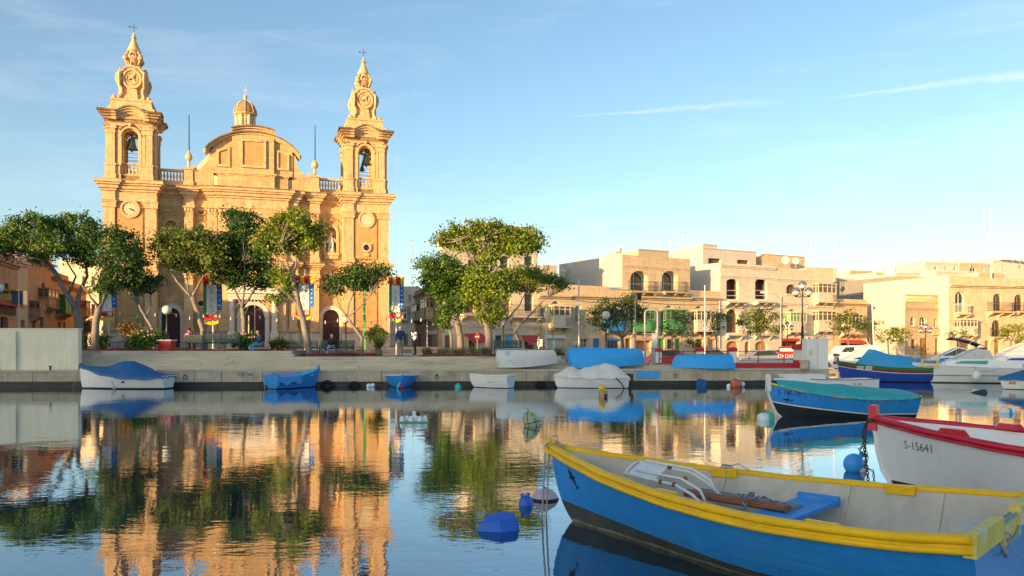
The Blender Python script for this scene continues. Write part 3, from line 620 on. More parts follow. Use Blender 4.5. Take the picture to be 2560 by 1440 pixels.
# towers
def tower(uc, clock, bells):
    v0, w_ = -.30, 2.12
    tw = cpart('tower', 'church_stone', lambda mb: (wall_open(mb, uc-w_, uc+w_, GZ, 16.3, v0, [(uc-.3,uc+.3,11.0,11.6,.3)] if not clock else [], .4),
        mb.box(uc-w_, uc+w_, v0+.41, v0+4.2, GZ, 16.3), mb.box(uc-w_,uc-w_+.4,v0+.002,v0+.5,GZ,16.29), mb.box(uc+w_-.4,uc+w_,v0+.003,v0+.5,GZ,16.28)))
    for s in (-1,1):
        pilaster(uc+s*1.66, .92, v0, 3.25, 8.5, .22, False); pilaster(uc+s*1.66, .92, v0, 9.8, 14.58, .22, False)
    cpart('plinth', 'plinth_stone', lambda mb: moulding(mb, uc-w_, uc+w_, v0, v0+4.3, [(GZ,3.0,.12),(3.0,3.24,.06)]))
    for T, zc in ((LOWC,(9.70,9.82,.47)),(UPC,(16.32,16.46,.62))):
        cpart('tower_cornice', ['church_trim','church_dark_trim'], lambda mb: (moulding(mb, uc-w_, uc+w_, v0-.1, v0+4.3, T), [moulding(mb, uc+s*1.66-.46, uc+s*1.66+.46, v0-.28, v0+.5, T) for s in (-1,1)], moulding(mb, uc-w_, uc+w_, v0-.1, v0+4.3, [zc], 1)))
    for (z0,z1) in ((3.7,8.1),(10.2,14.2)):            # proud field between the pilasters
        cpart('wall_panel', 'church_panel', lambda mb: (wall_open(mb, uc-1.0, uc+1.0, z0, z1, v0-.12, [(uc-.30,uc+.30,11.0,11.6,.3)] if not clock else [], .2), mb.box(uc-1.0,uc-.97,v0-.118,v0,z0,z1), mb.box(uc+.97,uc+1.0,v0-.118,v0,z0,z1), mb.box(uc-1.0,uc+1.0,v0-.118,v0,z1-.03,z1)))
    def cl(mb):
        n = 28
        c2 = lambda r, k=0: [(uc+r*math.cos(2*math.pi*i/n), 13.95+r*math.sin(2*math.pi*i/n)) for i in range(n)]
        mb.ring(c2(.80), c2(.62), v0-.24, v0-.10, 0); mb.prism(c2(.63), v0-.17, v0-.10, 1)
        for i in range(12):
            a = math.pi*i/6; mb.cbox((uc+.53*math.cos(a), v0-.185, 13.95+.53*math.sin(a)), (.13,.02,.035), 0, 2 if clock else 0, ry=-a)
    ck = cpart('clock', ['church_trim','clock_face','ink_grey'], cl)
    if clock:
        cpart('clock_hand', 'dark_metal', lambda mb: mb.tube([(uc-.06,v0-.20,13.98),(uc+.42,v0-.20,13.72)],[.035,.02],6), parent=ck)
        cpart('clock_hand', 'dark_metal', lambda mb: mb.tube([(uc-.04,v0-.215,13.97),(uc+.26,v0-.215,13.88)],[.045,.025],6), parent=ck)
    else:
        wn = cpart('round_window', 'church_trim', lambda mb: (mb.ring([(uc+.48*math.cos(2*math.pi*i/16),11.3+.48*math.sin(2*math.pi*i/16)) for i in range(16)],[(uc+.29*math.cos(2*math.pi*i/16),11.3+.29*math.sin(2*math.pi*i/16)) for i in range(16)],v0-.26,v0-.05), mb.box(uc-.25,uc+.25,v0-.25,v0-.08,10.45,10.75), mb.box(uc-.6,uc+.6,v0-.2,v0-.1,11.62,11.75)))
        cpart('pane', 'glass_dark', lambda mb: mb.box(uc-.4,uc+.4,v0+.12,v0+.15,10.9,11.7), parent=wn)
    # belfry: four arched walls round an open chamber
    B = 1.78; zb, zt = 16.44, 22.05; vc = v0+2.05; op = (-.60,.60,17.0,20.95,.60)
    def bel(mb):
        for k in range(4):
            q = k*math.pi/2; cq, sq = math.cos(q), math.sin(q)
            fn = lambda u, v, z: (uc+u*cq-v*sq, vc+u*sq+v*cq, z)
            o2 = op if k == 0 else (-.95,.95,17.0,21.35,.9); wall_open(mb, -B, B, zb, zt, -B-.001*k, [o2], .7, fn=fn); wall_open(mb, -B+.7, B-.7, zb, zt, -B+.7, [o2], 0.02, fn=fn)
        mb.box(uc-B,uc+B,vc-B,vc+B,21.5,22.0); mb.box(uc-B,uc+B,vc-B,vc+B,zb-.1,16.95)
    cpart('belfry', 'church_stone', bel)
    def beltrim(mb):
        for k in range(4):
            q = k*math.pi/2; cq, sq = math.cos(q), math.sin(q); fn = lambda u, v, z: (uc+u*cq-v*sq, vc+u*sq+v*cq, z)
            for s in (-1,1):
                for (p, wd, pr) in ((1.50,.52,.24),(1.02,.30,.10)):
                    u0, u1 = s*p-wd/2, s*p+wd/2
                    for (z0,z1,o) in ((zb,17.0,.10),(17.0,17.75,.04),(17.75,17.9,.10),(17.9,20.55,0),(20.55,20.65,.05),(20.65,20.95,.03),(20.95,21.12,.12)):
                        e = k*.0015; mb.prism([(u0-o,z0+e),(u1+o,z0+e),(u1+o,z1+e),(u0-o,z1+e)], -B-pr-o-e, -B+.1, fn=fn)
            pts = [fn(.80*math.cos(a), -B-.08, 20.35+.80*math.sin(a)) for a in [math.pi*i/12 for i in range(13)]]
            mb.tube(pts, .13, 6); mb.tube([fn(s_*.80,-B-.06,z) for s_ in (-1,) for z in (17.9,20.35)], .10, 4); mb.tube([fn(.80,-B-.06,z) for z in (17.9,20.35)], .10, 4)
            pts = [fn(1.08*math.cos(a), -B-.06, 20.42+1.02*math.sin(a)) for a in [math.pi*i/12 for i in range(13)]]; mb.tube(pts, .075, 6)
            mb.ball(fn(0,-B-.18,21.35), .17, 8)
    cpart('belfry_order', 'church_trim', beltrim, 50)
    def belcor(mb):
        for k in range(4):
            q = k*math.pi/2; cq, sq = math.cos(q), math.sin(q); fn = lambda u, v, z: (uc+u*cq-v*sq, vc+u*sq+v*cq, z); e = k*.002
            for (z0,z1,o) in ((21.12,21.3,.10),(21.75,22.0,.12),(22.0,22.2,.28),(22.2,22.36,.46),(22.36,22.52,.58)):
                for s in (-1,1):
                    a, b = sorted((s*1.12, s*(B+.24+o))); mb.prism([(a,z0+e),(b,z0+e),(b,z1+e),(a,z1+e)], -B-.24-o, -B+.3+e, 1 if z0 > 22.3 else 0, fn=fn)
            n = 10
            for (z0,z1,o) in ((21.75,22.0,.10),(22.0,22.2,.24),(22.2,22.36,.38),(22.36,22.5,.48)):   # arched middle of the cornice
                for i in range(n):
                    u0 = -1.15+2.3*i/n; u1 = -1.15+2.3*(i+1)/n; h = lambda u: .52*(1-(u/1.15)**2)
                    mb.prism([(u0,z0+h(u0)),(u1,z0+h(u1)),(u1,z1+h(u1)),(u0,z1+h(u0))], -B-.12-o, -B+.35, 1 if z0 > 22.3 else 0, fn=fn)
        mb.box(uc-B-.1,uc+B+.1,vc-B-.1,vc+B+.1,21.9,22.4)
    cpart('belfry_cornice', ['church_trim','church_dark_trim'], belcor)
    for k in (0,2):
        q = k*math.pi/2; cq, sq = math.cos(q), math.sin(q); fn = lambda u, v, z: (uc+u*cq-v*sq, vc+u*sq+v*cq, z)
        for z in (18.25,18.6,18.95): cpart('belfry_bar', 'dark_metal', lambda mb: mb.tube([fn(-.97 if k else -.62,-B+.35,z), fn(.97 if k else .62,-B+.35,z)], .022, 4))
    b = cpart('belfry_balustrade', 'church_trim', lambda mb: [mb.prism([(-.6,z0),(.6,z0),(.6,z1),(-.6,z1)], -B+.12, -B+.4, fn=(lambda u,v,z,k=k: (uc+u*math.cos(k)-v*math.sin(k), vc+u*math.sin(k)+v*math.cos(k), z))) for k in (0,math.pi) for z0,z1 in ((16.95,17.1),(17.92,18.06))])
    for k in (0, math.pi):
        for i in range(4):
            o = bpy.data.objects.new('baluster', bal_me); C.objects.link(o); o.parent = b; u = -.45+.3*i
            o.location = (uc+u*math.cos(k)+(B-.26)*math.sin(k), vc+u*math.sin(k)-(B-.26)*math.cos(k), 17.08); o.scale = (.9,.9,.99)
    # spire: pedestal, scrolled body with cartouches, lantern bulb, finial
    def spire(mb):
        e = math.pi/4; q2 = math.sqrt(2)
        mb.lathe([(1.95*q2,22.35),(1.90*q2,22.9),(1.72*q2,22.95),(1.62*q2,23.55),(1.70*q2,23.62),(1.70*q2,23.78),(1.5*q2,23.8)],4,(uc,vc,0),e)
        mb.lathe([(1.22*q2,23.78),(1.0*q2,24.05),(.84*q2,24.6),(.84*q2,25.2),(.95*q2,25.7),(1.0*q2,26.4),(.9*q2,26.75),(.62*q2,26.9),(.55*q2,27.25)],4,(uc,vc,0),e)
        mb.lathe([(.55,27.2),(.50,27.55),(.62,27.75),(.80,28.0),(.72,28.25),(.55,28.4),(.52,28.65),(.62,28.75),(.45,29.1),(.30,29.5),(.20,29.8),(.17,29.95),(.24,30.0),(.24,30.1),(.12,30.15),(.14,30.3),(.05,30.5),(.015,30.65)],12,(uc,vc,0))
    sp_ = cpart('spire', 'church_trim', spire, 35)
    for k in range(4):
        q = k*math.pi/2; cq, sq = math.cos(q), math.sin(q); fn = lambda u, v, z: (uc+u*cq-v*sq, vc+u*sq+v*cq, z)
        def cart(mb):
            n = 18; lo = lambda r: [(r*.72*math.cos(2*math.pi*i/n), 25.85+r*.86*math.sin(2*math.pi*i/n)) for i in range(n)]
            mb.tube([fn(u,-1.02,z) for u,z in lo(1.0)], .12, 6, closed=True); mb.tube([fn(u*.8,-1.03,25.9+(z-25.85)*.8) for u,z in lo(.8)], .06, 6, closed=True)
            mb.prism(lo(.95), -1.02, -.7, fn=fn)
            mb.ball(fn(0,-1.06,26.05),.20,7,sc=(1.1,.6,1.1)); mb.tube([fn(-.3,-1.08,25.75),fn(0,-1.1,26.05),fn(.28,-1.08,26.3)],.07,5); mb.tube([fn(.25,-1.08,25.7),fn(0,-1.1,25.95),fn(-.28,-1.08,26.25)],.06,5)
            for s in (-1,1):                           # S-scrolls down the sides
                mb.tube([fn(s*u,-1.0,z) for u,z in ((.62,26.72),(.86,26.55),(1.16,26.25),(1.24,25.85),(1.10,25.3),(.86,24.9),(.84,24.5),(.98,24.15),(1.25,23.92),(1.46,23.95),(1.44,24.12))], [.10,.13,.15,.15,.14,.12,.12,.13,.15,.13,.08], 6)
            mb.tube([fn(u,-1.0,z) for u,z in ((-.75,26.75),(-.4,26.95),(0,27.02),(.4,26.95),(.75,26.75))], .12, 6)
            mb.prism([(-.5,23.85),(.5,23.85),(.36,24.9),(-.36,24.9)], -1.12, -.8, fn=fn)
        cpart('cartouche', 'church_trim', cart, 40, parent=sp_)
        c45 = math.pi/4
        for rr1, rr2, yy, zz in ((.26,.07,-.66,28.22),(.20,.06,-.50,27.45)): cpart('oculus_rim', 'church_trim', lambda mb: mb.tube([fn(rr1*math.cos(a),yy,zz+rr1*math.sin(a)) for a in [2*math.pi*i/10 for i in range(10)]], rr2, 5, closed=True), 40, parent=sp_)
        cpart('corner_ball', 'church_trim', lambda mb: mb.ball((uc+1.96*math.cos(q+c45),vc+1.96*math.sin(q+c45),23.95), .2, 7), 40, parent=sp_)
        cpart('corner_scroll', 'church_trim', lambda mb: (mb.ball((uc+.86*math.cos(q+c45),vc+.86*math.sin(q+c45),27.95), .22, 7), mb.tube([(uc+r*math.cos(q+c45),vc+r*math.sin(q+c45),z) for r,z in ((.55,28.75),(.72,28.35),(.95,28.05),(.80,27.65),(.6,27.4))], [.07,.1,.13,.1,.07], 5)), 40, parent=sp_)
        cpart('oculus', 'opening_dark', lambda mb: (mb.prism([(.21*math.cos(2*math.pi*i/10),28.22+.21*math.sin(2*math.pi*i/10)) for i in range(10)],-.72,-.4,fn=fn), mb.prism([(.15*math.cos(2*math.pi*i/10),27.45+.15*math.sin(2*math.pi*i/10)) for i in range(10)],-.56,-.3,fn=fn)), parent=sp_)
    sp_.scale = (1,1,.95); sp_.location = (0,0,22.35*.05)
    mb = MB(); mb.tube([(0,0,30.6),(0,0,31.35)],.02,5); mb.box(-.02,.02,-.02,.02,30.6,31.3); mb.prism([(-.35,31.05),(.30,31.08),(.30,31.02)],-.01,.01); mb.prism([(-.4,30.98),(-.2,31.06),(-.4,31.15)],-.012,.012)
    o = mb.build('weather_vane', 'dark_metal', church); o.location = (uc,vc,-.42)
    for (du, dv, z, s, lb) in bells:
        m_ = MB(); m_.lathe([(.50,0),(.46,.06),(.36,.25),(.29,.55),(.26,.85),(.16,.95),(.05,.98)],16); m_.tube([(0,0,.95),(0,0,1.15)],.07,6); m_.cbox((0,0,1.18),(.3,.12,.1)); m_.ball((0,0,-.16),.08,8); m_.tube([(0,0,-.1),(0,0,.5)],.03,5)
        yoke = m_.tube([(-1.2/s,0,1.26),(1.2/s,0,1.26)],.05,5) if du == 0 else m_.tube([(0,0,1.2),(0,0,(20.9-z)/s)],.04,5)
        bo = m_.build('bell', 'bell_bronze', None, 40); p = Matrix.Rotation(CHT,3,'Z') @ Vector((uc+du,vc+dv,z)) + Vector((CHX,CHY,0))
        bo.location = p; bo.rotation_euler = (0,0,CHT); bo.scale = (s,)*3; tag(bo, lb, 'bell', 'church bells')
tower(0, True, [(0,-1.2,19.35,1.05,'large bronze bell hanging in the belfry of the tower with the working clock')])
tower(2*UC, False, [(.12,-1.2,19.4,1.0,'large bronze bell hanging in the belfry of the tower with the blank clock'),(-.28,-1.3,18.75,.55,'small bronze bell hanging beside the large one in the same belfry')])
# dome, lantern and cross behind the front
DM = (UC-1.0, 20.0)
def dome(mb):
    mb.lathe([(7.2,15),(7.2,19.0),(7.4,19.0),(7.4,19.4),(6.9,19.5),(6.6,21.3),(5.6,23.4),(4.2,25.2),(2.4,26.6),(1.7,27.0)],24,(DM[0],DM[1],0))
_dm = cpart('dome', 'church_trim', dome, 30); _dm.location = (0,0,-1.9)
ln = cpart('lantern', 'church_trim', lambda mb: (mb.lathe([(1.9,26.8),(1.85,27.6),(1.55,27.9),(1.35,28.2),(1.22,28.25)],8,(DM[0],DM[1],0)), mb.lathe([(1.12,28.2),(1.12,30.4),(1.42,30.5),(1.46,30.65),(1.3,30.7)],8,(DM[0],DM[1],0)),
    [mb.tube([(DM[0]+1.16*math.cos(k*math.pi/4+math.pi/8)*1.0,DM[1]+1.16*math.sin(k*math.pi/4+math.pi/8),z) for z in (28.2,30.4)], .16, 6) for k in range(8)],
    [mb.tube([(DM[0]+r*math.cos(k*math.pi/4),DM[1]+r*math.sin(k*math.pi/4),z) for r,z in ((1.7,27.7),(1.6,28.2),(1.2,28.6))], [.25,.2,.1], 6) for k in range(8)]), 30)
for k in range(8):
    a = k*math.pi/4; n_ = MB(); n_.box(-.26,.26,-.02,.02,28.55,30.0); o = n_.build('lantern_window','glass_dark',ln); o.location=(DM[0]+1.06*math.sin(a),DM[1]-1.06*math.cos(a),0); o.rotation_euler=(0,0,a)
    n_ = MB(); n_.ring([(-.30,28.5),(.30,28.5),(.30,30.05),(-.30,30.05)],[(-.22,28.58),(.22,28.58),(.22,29.97),(-.22,29.97)],-.06,.03); n_.box(-.02,.02,-.05,.02,28.5,30.0)
    for z in (28.95,29.35,29.7): n_.box(-.25,.25,-.045,.02,z-.02,z+.02)
    o = n_.build('lantern_window_frame','paint_cream',ln); o.location=(DM[0]+1.075*math.sin(a),DM[1]-1.075*math.cos(a),0); o.rotation_euler=(0,0,a)
cpart('lantern_dome', ['dome_red','church_trim'], lambda mb: (mb.lathe([(1.35,30.7),(1.28,31.1),(1.05,31.6),(.7,32.0),(.3,32.2)],16,(DM[0],DM[1],0)), mb.lathe([(.22,32.15),(.14,32.4),(.22,32.6),(.24,32.8),(.10,32.95),(.05,33.0)],10,(DM[0],DM[1],0),0,1),
    [mb.tube([(DM[0]+r*math.cos(k*math.pi/4),DM[1]+r*math.sin(k*math.pi/4),z) for r,z in ((1.38,30.7),(1.31,31.1),(1.08,31.62),(.72,32.03),(.3,32.22))], .06, 5, 1) for k in range(8)]), 40, parent=ln)
cpart('cross', 'church_trim', lambda mb: (mb.box(DM[0]-.05,DM[0]+.05,DM[1]-.04,DM[1]+.04,33.0,33.95), mb.box(DM[0]-.30,DM[0]+.30,DM[1]-.038,DM[1]+.038,33.5,33.6)), parent=ln)

ln.scale = (.92,.92,.96); ln.location = (DM[0]*.08, DM[1]*.08, -1.9+26.8*.04)
# ------------------------------------------------------------------ houses
class Fac:                                             # a vertical street front: picture columns and rows <-> metres along and up
    def __init__(s, X0, Y0, deg): s.X0, s.Y0, s.th = X0, Y0, R(deg); s.c, s.s = math.cos(s.th), math.sin(s.th)
    def u(s, px): t = (px-1280)/FPX; return (t*s.Y0-s.X0)/(s.c-t*s.s)
    def d(s, u): return s.Y0+u*s.s
    def pt(s, u): return (s.X0+u*s.c, s.Y0+u*s.s)
class House:
    def __init__(s, fac, px0, px1, top, depth, mt, label, name='townhouse', cat='house', base=.25, group=None, z=False, side=None, skew=0):
        s.skew = skew
        s.f = fac; s.u0, s.u1 = fac.u(px0), fac.u(px1); s.w = s.u1-s.u0; s.base = base; s.depth = depth; s.mt = mt; s.side = side or mt
        s.top = top if z else s.Z((px0+px1)/2, top); s.opens = []; p = fac.pt(s.u0)
        s.root = empty(name, (p[0],p[1],0), fac.th, label, cat, group)
    def U(s, px): return s.f.u(px)-s.u0
    def Z(s, px, py): return CH+(HZ-py)/FPX*s.f.d(s.f.u(px))
    def rect(s, a, b, pa, pb): m = (a+b)/2; return s.U(a), s.U(b), s.Z(m, pb), s.Z(m, pa)      # picture rectangle -> u0,u1,z0,z1
    def part(s, name, mats, fn, parent=None, smooth=False): return part(name, mats, parent or s.root, fn, smooth)
    def win(s, a, b, pa, pb, rise=0, fm='paint_cream', gm='glass_dark', nv=2, nh=2, dep=.28, name='window', sill=True, raw=None):
        u0,u1,z0,z1 = raw or s.rect(a,b,pa,pb); z0 = max(z0, s.base+.02); r = rise*(u1-u0)/2; s.opens.append((u0,u1,z0,z1,r))
        e = .075
        def f(mb):
            po = arch(u0+.004,u1-.004,z0+.004,z1-.004,r); pi = arch(u0+e,u1-e,z0+e,z1-e,max(r-e*.5,.02) if r else 0); mb.ring(po, pi, dep-.07, dep)
            for i in range(1, nv): u = u0+(u1-u0)*i/nv; mb.box(u-.03,u+.03,dep-.062,dep-.002,z0+e,z1-e-(r*.12))
            for i in range(1, nh): z = z0+(z1-r*.6-z0)*i/nh; mb.box(u0+e,u1-e,dep-.058,dep-.004,z-.025,z+.025)
        w_ = s.part(name, fm, f); s.part('pane', gm, lambda mb: mb.prism(arch(u0+.003,u1-.003,z0+.003,z1-.003,r), dep-.03, dep-.02), w_)
        if dep > .34: s.part('jamb', 'plaster_white', lambda mb: mb.ring(arch(*grow(u0,u1,z0,z1,r,.10,.10)), arch(u0,u1,z0,z1,r), .335, dep+.02), w_)
        if sill: s.part('sill', s.mt, lambda mb: mb.box(u0-.1,u1+.1,-.10,.05,z0-.12,z0-.002), w_)
        return w_
    def hole(s, a, b, pa, pb, rise=0, gm='opening_dark', dep=1.2, raw=None):          # an unglazed opening with a room behind
        u0,u1,z0,z1 = raw or s.rect(a,b,pa,pb); z0 = max(z0, s.base+.02); r = rise*(u1-u0)/2; s.opens.append((u0,u1,z0,z1,r))
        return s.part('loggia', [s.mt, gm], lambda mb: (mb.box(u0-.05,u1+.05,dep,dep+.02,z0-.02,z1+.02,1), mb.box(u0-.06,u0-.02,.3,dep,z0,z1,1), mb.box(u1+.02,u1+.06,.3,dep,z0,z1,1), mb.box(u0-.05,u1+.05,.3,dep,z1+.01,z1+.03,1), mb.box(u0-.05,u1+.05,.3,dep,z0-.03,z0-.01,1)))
    def door(s, a, b, pa, pb=None, rise=0, mt='paint_brown', dep=.22, leaves=2, raw=None):
        u0,u1,z0,z1 = raw or s.rect(a,b,pa,pa+30); z0 = s.base+.02; r = rise*(u1-u0)/2; s.opens.append((u0,u1,z0,z1,r))
        d = s.part('door', mt, lambda mb: (mb.prism(arch(u0+.003,u1-.003,z0,z1-.003,r), dep, dep+.06), [mb.box(u0+(u1-u0)*i/leaves+.06,u0+(u1-u0)*(i+1)/leaves-.06,dep-.03,dep,z0+.15+k*(z1-r-z0)*.5,z0+(k+1)*(z1-r-z0)*.5-.05) for i in range(leaves) for k in (0,1)]))
        s.part('handle', 'dark_metal', lambda mb: mb.box((u0+u1)/2+.06,(u0+u1)/2+.10,dep-.09,dep-.03,z0+1.0,z0+1.15), d); return d
    def gall(s, a, b, pa, pb, mt='paint_cream', n=4, pr=.75, glass='glass_warm', base_mt=None, split=.52, fan=True, raw=None):
        """closed wooden balcony: panelled apron, framed panes on three sides, flat roof, stone brackets"""
        u0,u1,z0,z1 = raw or s.rect(a,b,pa,pb); zm = z0+(z1-z0)*(1-split); e = .05
        def f(mb):
            mb.box(u0,u1,-pr,-.002,z0,zm); mb.box(u0-.08,u1+.08,-pr-.08,-.003,z1-.12,z1); mb.box(u0-.05,u1+.05,-pr-.05,-.004,zm,zm+.07); mb.box(u0-.05,u1+.05,-pr-.05,-.005,z0-.06,z0)
            for i in range(n+1):
                u = u0+(u1-u0)*i/n; q = min(max(u,u0+e),u1-e); mb.box(q-e,q+e,-pr,-pr+.08,zm+.07,z1-.12); mb.box(u0+(u1-u0)*min(i,n-1)/n+.07,u0+(u1-u0)*(min(i,n-1)+1)/n-.07,-pr-.025,-pr,z0+.09,zm-.09)
            zz = zm+(z1-zm)*.66; mb.box(u0,u1,-pr+.002,-pr+.07,zz-.035,zz+.035); mb.box(u0,u1,-pr+.003,-pr+.07,zm+.07,zm+.14)
            for sgn, uu in ((0,u0),(1,u1-.06)): mb.box(uu,uu+.06,-pr+.08,-.01,zz-.03,zz+.03); mb.box(uu,uu+.06,-pr/2-.04,-pr/2+.04,zm+.07,z1-.12)
        g = s.part('enclosed_balcony', [mt], f)
        for i in range(n):
            for (p,q) in ((zm+.07,zm+(z1-zm)*.66),(zm+(z1-zm)*.66,z1-.12)):
                s.part('pane', glass, lambda mb: mb.box(u0+(u1-u0)*i/n+e,u0+(u1-u0)*(i+1)/n-e,-pr+.035,-pr+.045,p,q), g)
        for uu in (u0+.025,u1-.035): s.part('pane', glass, lambda mb: mb.box(uu,uu+.01,-pr+.08,-.01,zm+.07,z1-.12), g)
        k = max(2, int(round((u1-u0)/.9)))
        for i in range(k):
            u = u0+.15+(u1-u0-.3)*i/(k-1); s.part('bracket', base_mt or s.mt, lambda mb: mb.prism([(-.004,z0-.62),(-.004,z0-.06),(-pr*.85,z0-.06),(-pr*.8,z0-.22),(-pr*.35,z0-.30)], u-.10, u+.10, fn=lambda p,q,z: (q,p,z)), g)
        return g
    def balc(s, a, b, py, pr=.8, mt=None, rail='dark_metal', h=1.0, raw=None, stone=False):
        u0,u1 = (raw[0],raw[1]) if raw else (s.U(a),s.U(b)); z0 = raw[2] if raw else s.Z((a+b)/2, py)
        g = s.part('balcony', mt or s.mt, lambda mb: (mb.box(u0,u1,-pr,-.002,z0-.16,z0), mb.box(u0-.05,u1+.05,-pr-.05,-.003,z0-.07,z0-.01)))
        k = max(2, int(round((u1-u0)/1.1)))
        for i in range(k):
            u = u0+.2+(u1-u0-.4)*i/(k-1); s.part('bracket', mt or s.mt, lambda mb: mb.prism([(-.004,z0-.75),(-.004,z0-.16),(-pr*.85,z0-.16),(-pr*.8,z0-.32),(-pr*.35,z0-.42)], u-.11, u+.11, fn=lambda p,q,z: (q,p,z)), g)
        if rail:
            def rl(mb):
                for z in (z0+h,z0+.08): mb.tube([(u0+.04,-.01,z),(u0+.04,-pr+.05,z),(u1-.04,-pr+.05,z),(u1-.04,-.01,z)], .022, 4)
                m_ = int((u1-u0)/.14)
                for i in range(m_+1): u = u0+.04+(u1-u0-.08)*i/m_; mb.box(u-.009,u+.009,-pr+.041,-pr+.059,z0,z0+h)
                for uu in (u0+.04,u1-.04):
                    for j in range(1,5): v = -pr+.05+pr*j/5.5; mb.box(uu-.009,uu+.009,v-.009,v+.009,z0,z0+h)
            s.part('railing', rail, rl, g)
        return g
    def cornice(s, py=None, z=None, out=.28, mt=None, u0=0, u1=None):
        z = z if z is not None else s.Z((s.u0+s.u1)*0+1280, 0)*0 + CH+(HZ-py)/FPX*s.f.d((s.u0+s.u1)/2); u1 = s.w if u1 is None else u1
        s.part('cornice', mt or s.mt, lambda mb: (mb.box(u0+.003,u1-.003,-out*.45,.02,z-.30,z-.14), mb.box(u0+.002,u1-.002,-out,.02,z-.14,z)))
    def fan(s, a, b, pa, pb):
        return s.win(a,b,pa,pb,rise=1.0,nv=3,nh=1,dep=.15,sill=False,name='fanlight')
    def sign(s, a, b, pa, pb, txt=None, bg='paint_white', ink='ink_black', size=None, raw=None):
        u0,u1,z0,z1 = raw or s.rect(a,b,pa,pb); g = s.part('shop_sign', bg, lambda mb: mb.box(u0,u1,-.09,-.004,z0,z1))
        if txt:
            vs, fs = text_mesh(txt, (size or .8)*(z1-z0)); wd = max(v[0] for v in vs)-min(v[0] for v in vs); k = min(1.0, (u1-u0)*.92/wd)
            lettering(txt, (size or .8)*(z1-z0), lambda x, y: ((u0+u1)/2+x*k, -.094, (z0+z1)/2+y), ink, g)
    def awning(s, a, b, pa, pb, mt='awning_red', pr=1.2, raw=None, txt=None):
        u0,u1,z0,z1 = raw or s.rect(a,b,pa,pb)
        g = s.part('awning', mt, lambda mb: (mb.prism([(-.003,z1),(-pr,z0+.22),(-pr,z0+.18),(-.003,z1-.05)], u0, u1, fn=lambda p,q,z:(q,p,z)), mb.box(u0,u1,-pr-.01,-pr+.01,z0,z0+.22), mb.tube([(u0+.1,-.01,z0+.4),(u0+.1,-pr,z0+.2)],.02,4), mb.tube([(u1-.1,-.01,z0+.4),(u1-.1,-pr,z0+.2)],.02,4)))
        if txt: lettering(txt, .24, lambda x, y: ((u0+u1)/2+x, -pr-.014, z0+.11+y), 'paint_white', g)
        return g
    def pipe(s, px, pa, pb): u = s.U(px); s.part('drainpipe', 'pole_grey', lambda mb: mb.tube([(u,-.07,s.Z(px,pb)),(u,-.07,s.Z(px,pa))],.045,6))
    def done(s, parapet=.5, roof_mt=None):
        def f(mb):
            wall_open(mb, 0, s.w, s.base, s.top, 0, s.opens, .34)
            d = s.depth; b, t = s.base, s.top
            k = s.skew; mb.add([(0,0,b),(k,d,b),(k,d,t),(0,0,t)], [(0,1,2,3)], 1); mb.add([(s.w,0,b),(s.w,d,b),(s.w,d,t),(s.w,0,t)], [(0,1,2,3)], 1); mb.add([(k,d,b),(s.w,d,b),(s.w,d,t),(k,d,t)], [(0,1,2,3)], 1)
            if k: mb.add([(0,0,t),(s.w,0,t),(s.w,d,t),(k,d,t)], [(0,1,2,3)], 1); return
            mb.add([(.2,.2,t-parapet),(s.w-.2,.2,t-parapet),(s.w-.2,d-.2,t-parapet),(.2,d-.2,t-parapet)], [(0,1,2,3)], 1)
            mb.ring([(0,0),(s.w,0),(s.w,d),(0,d)],[(.2,.2),(s.w-.2,.2),(s.w-.2,d-.2),(.2,d-.2)],0,0) if False else None
            for (a0,a1,c0,c1) in ((0,s.w,0,.2),(0,s.w,d-.2,d),(0,.2,.2,d-.2),(s.w-.2,s.w,.2,d-.2)): mb.add([(a0,c0,t),(a1,c0,t),(a1,c1,t),(a0,c1,t)], [(0,1,2,3)], 0)
            for pts in (((.2,.2),(s.w-.2,.2)),((s.w-.2,.2),(s.w-.2,d-.2)),((s.w-.2,d-.2),(.2,d-.2)),((.2,d-.2),(.2,.2))): mb.add([(*pts[0],t-parapet),(*pts[1],t-parapet),(*pts[1],t),(*pts[0],t)], [(0,1,2,3)], 1)
        s.part('wall', [s.mt, s.side], f); return s
    def block(s, a, b, pa, pb, v0, v1, mt='plaster_white', wins=(), name='roof_room', zb=None):       # a set-back storey on the roof
        # picture columns are read at the depth of its own front
        fb = Fac(*(lambda p: (p[0],p[1]))((s.f.pt(0)[0]-v0*s.f.s, s.f.pt(0)[1]+v0*s.f.c)), math.degrees(s.f.th))
        u0, u1 = fb.u(a)-s.u0, fb.u(b)-s.u0; zt = CH+(HZ-pa)/FPX*fb.d(fb.u((a+b)/2)); z0 = zb if zb is not None else s.top-.6
        ops = []
        for (c,d,e,g) in wins: ops.append((fb.u(c)-s.u0, fb.u(d)-s.u0, CH+(HZ-g)/FPX*fb.d(fb.u(c)), CH+(HZ-e)/FPX*fb.d(fb.u(c)), 0))
        r = s.part(name, mt, lambda mb: (wall_open(mb, u0, u1, z0, zt, v0, ops, .3), mb.box(u0,u1,v1-.02,v1,z0,zt), mb.box(u0,u0+.02,v0+.001,v1,z0,zt-.001), mb.box(u1-.02,u1,v0+.001,v1,z0,zt-.001), mb.box(u0+.01,u1-.01,v0+.01,v1-.01,zt-.05,zt-.003), mb.box(u0-.06,u1+.06,v0-.06,v0+.15,zt,zt+.12)))
        for o in ops: s.part('pane', 'opening_dark', lambda mb: mb.box(o[0]-.02,o[1]+.02,v0+.3,v0+.32,o[2]-.02,o[3]+.02), r)
        return r
RA = Fac(5.35, 76.0, 29.5)
h = House(RA, 1105, 1345, 596, 12, 'limestone_pale', 'tall three-storey pale stone house behind the trees right of the church', skew=6.2)
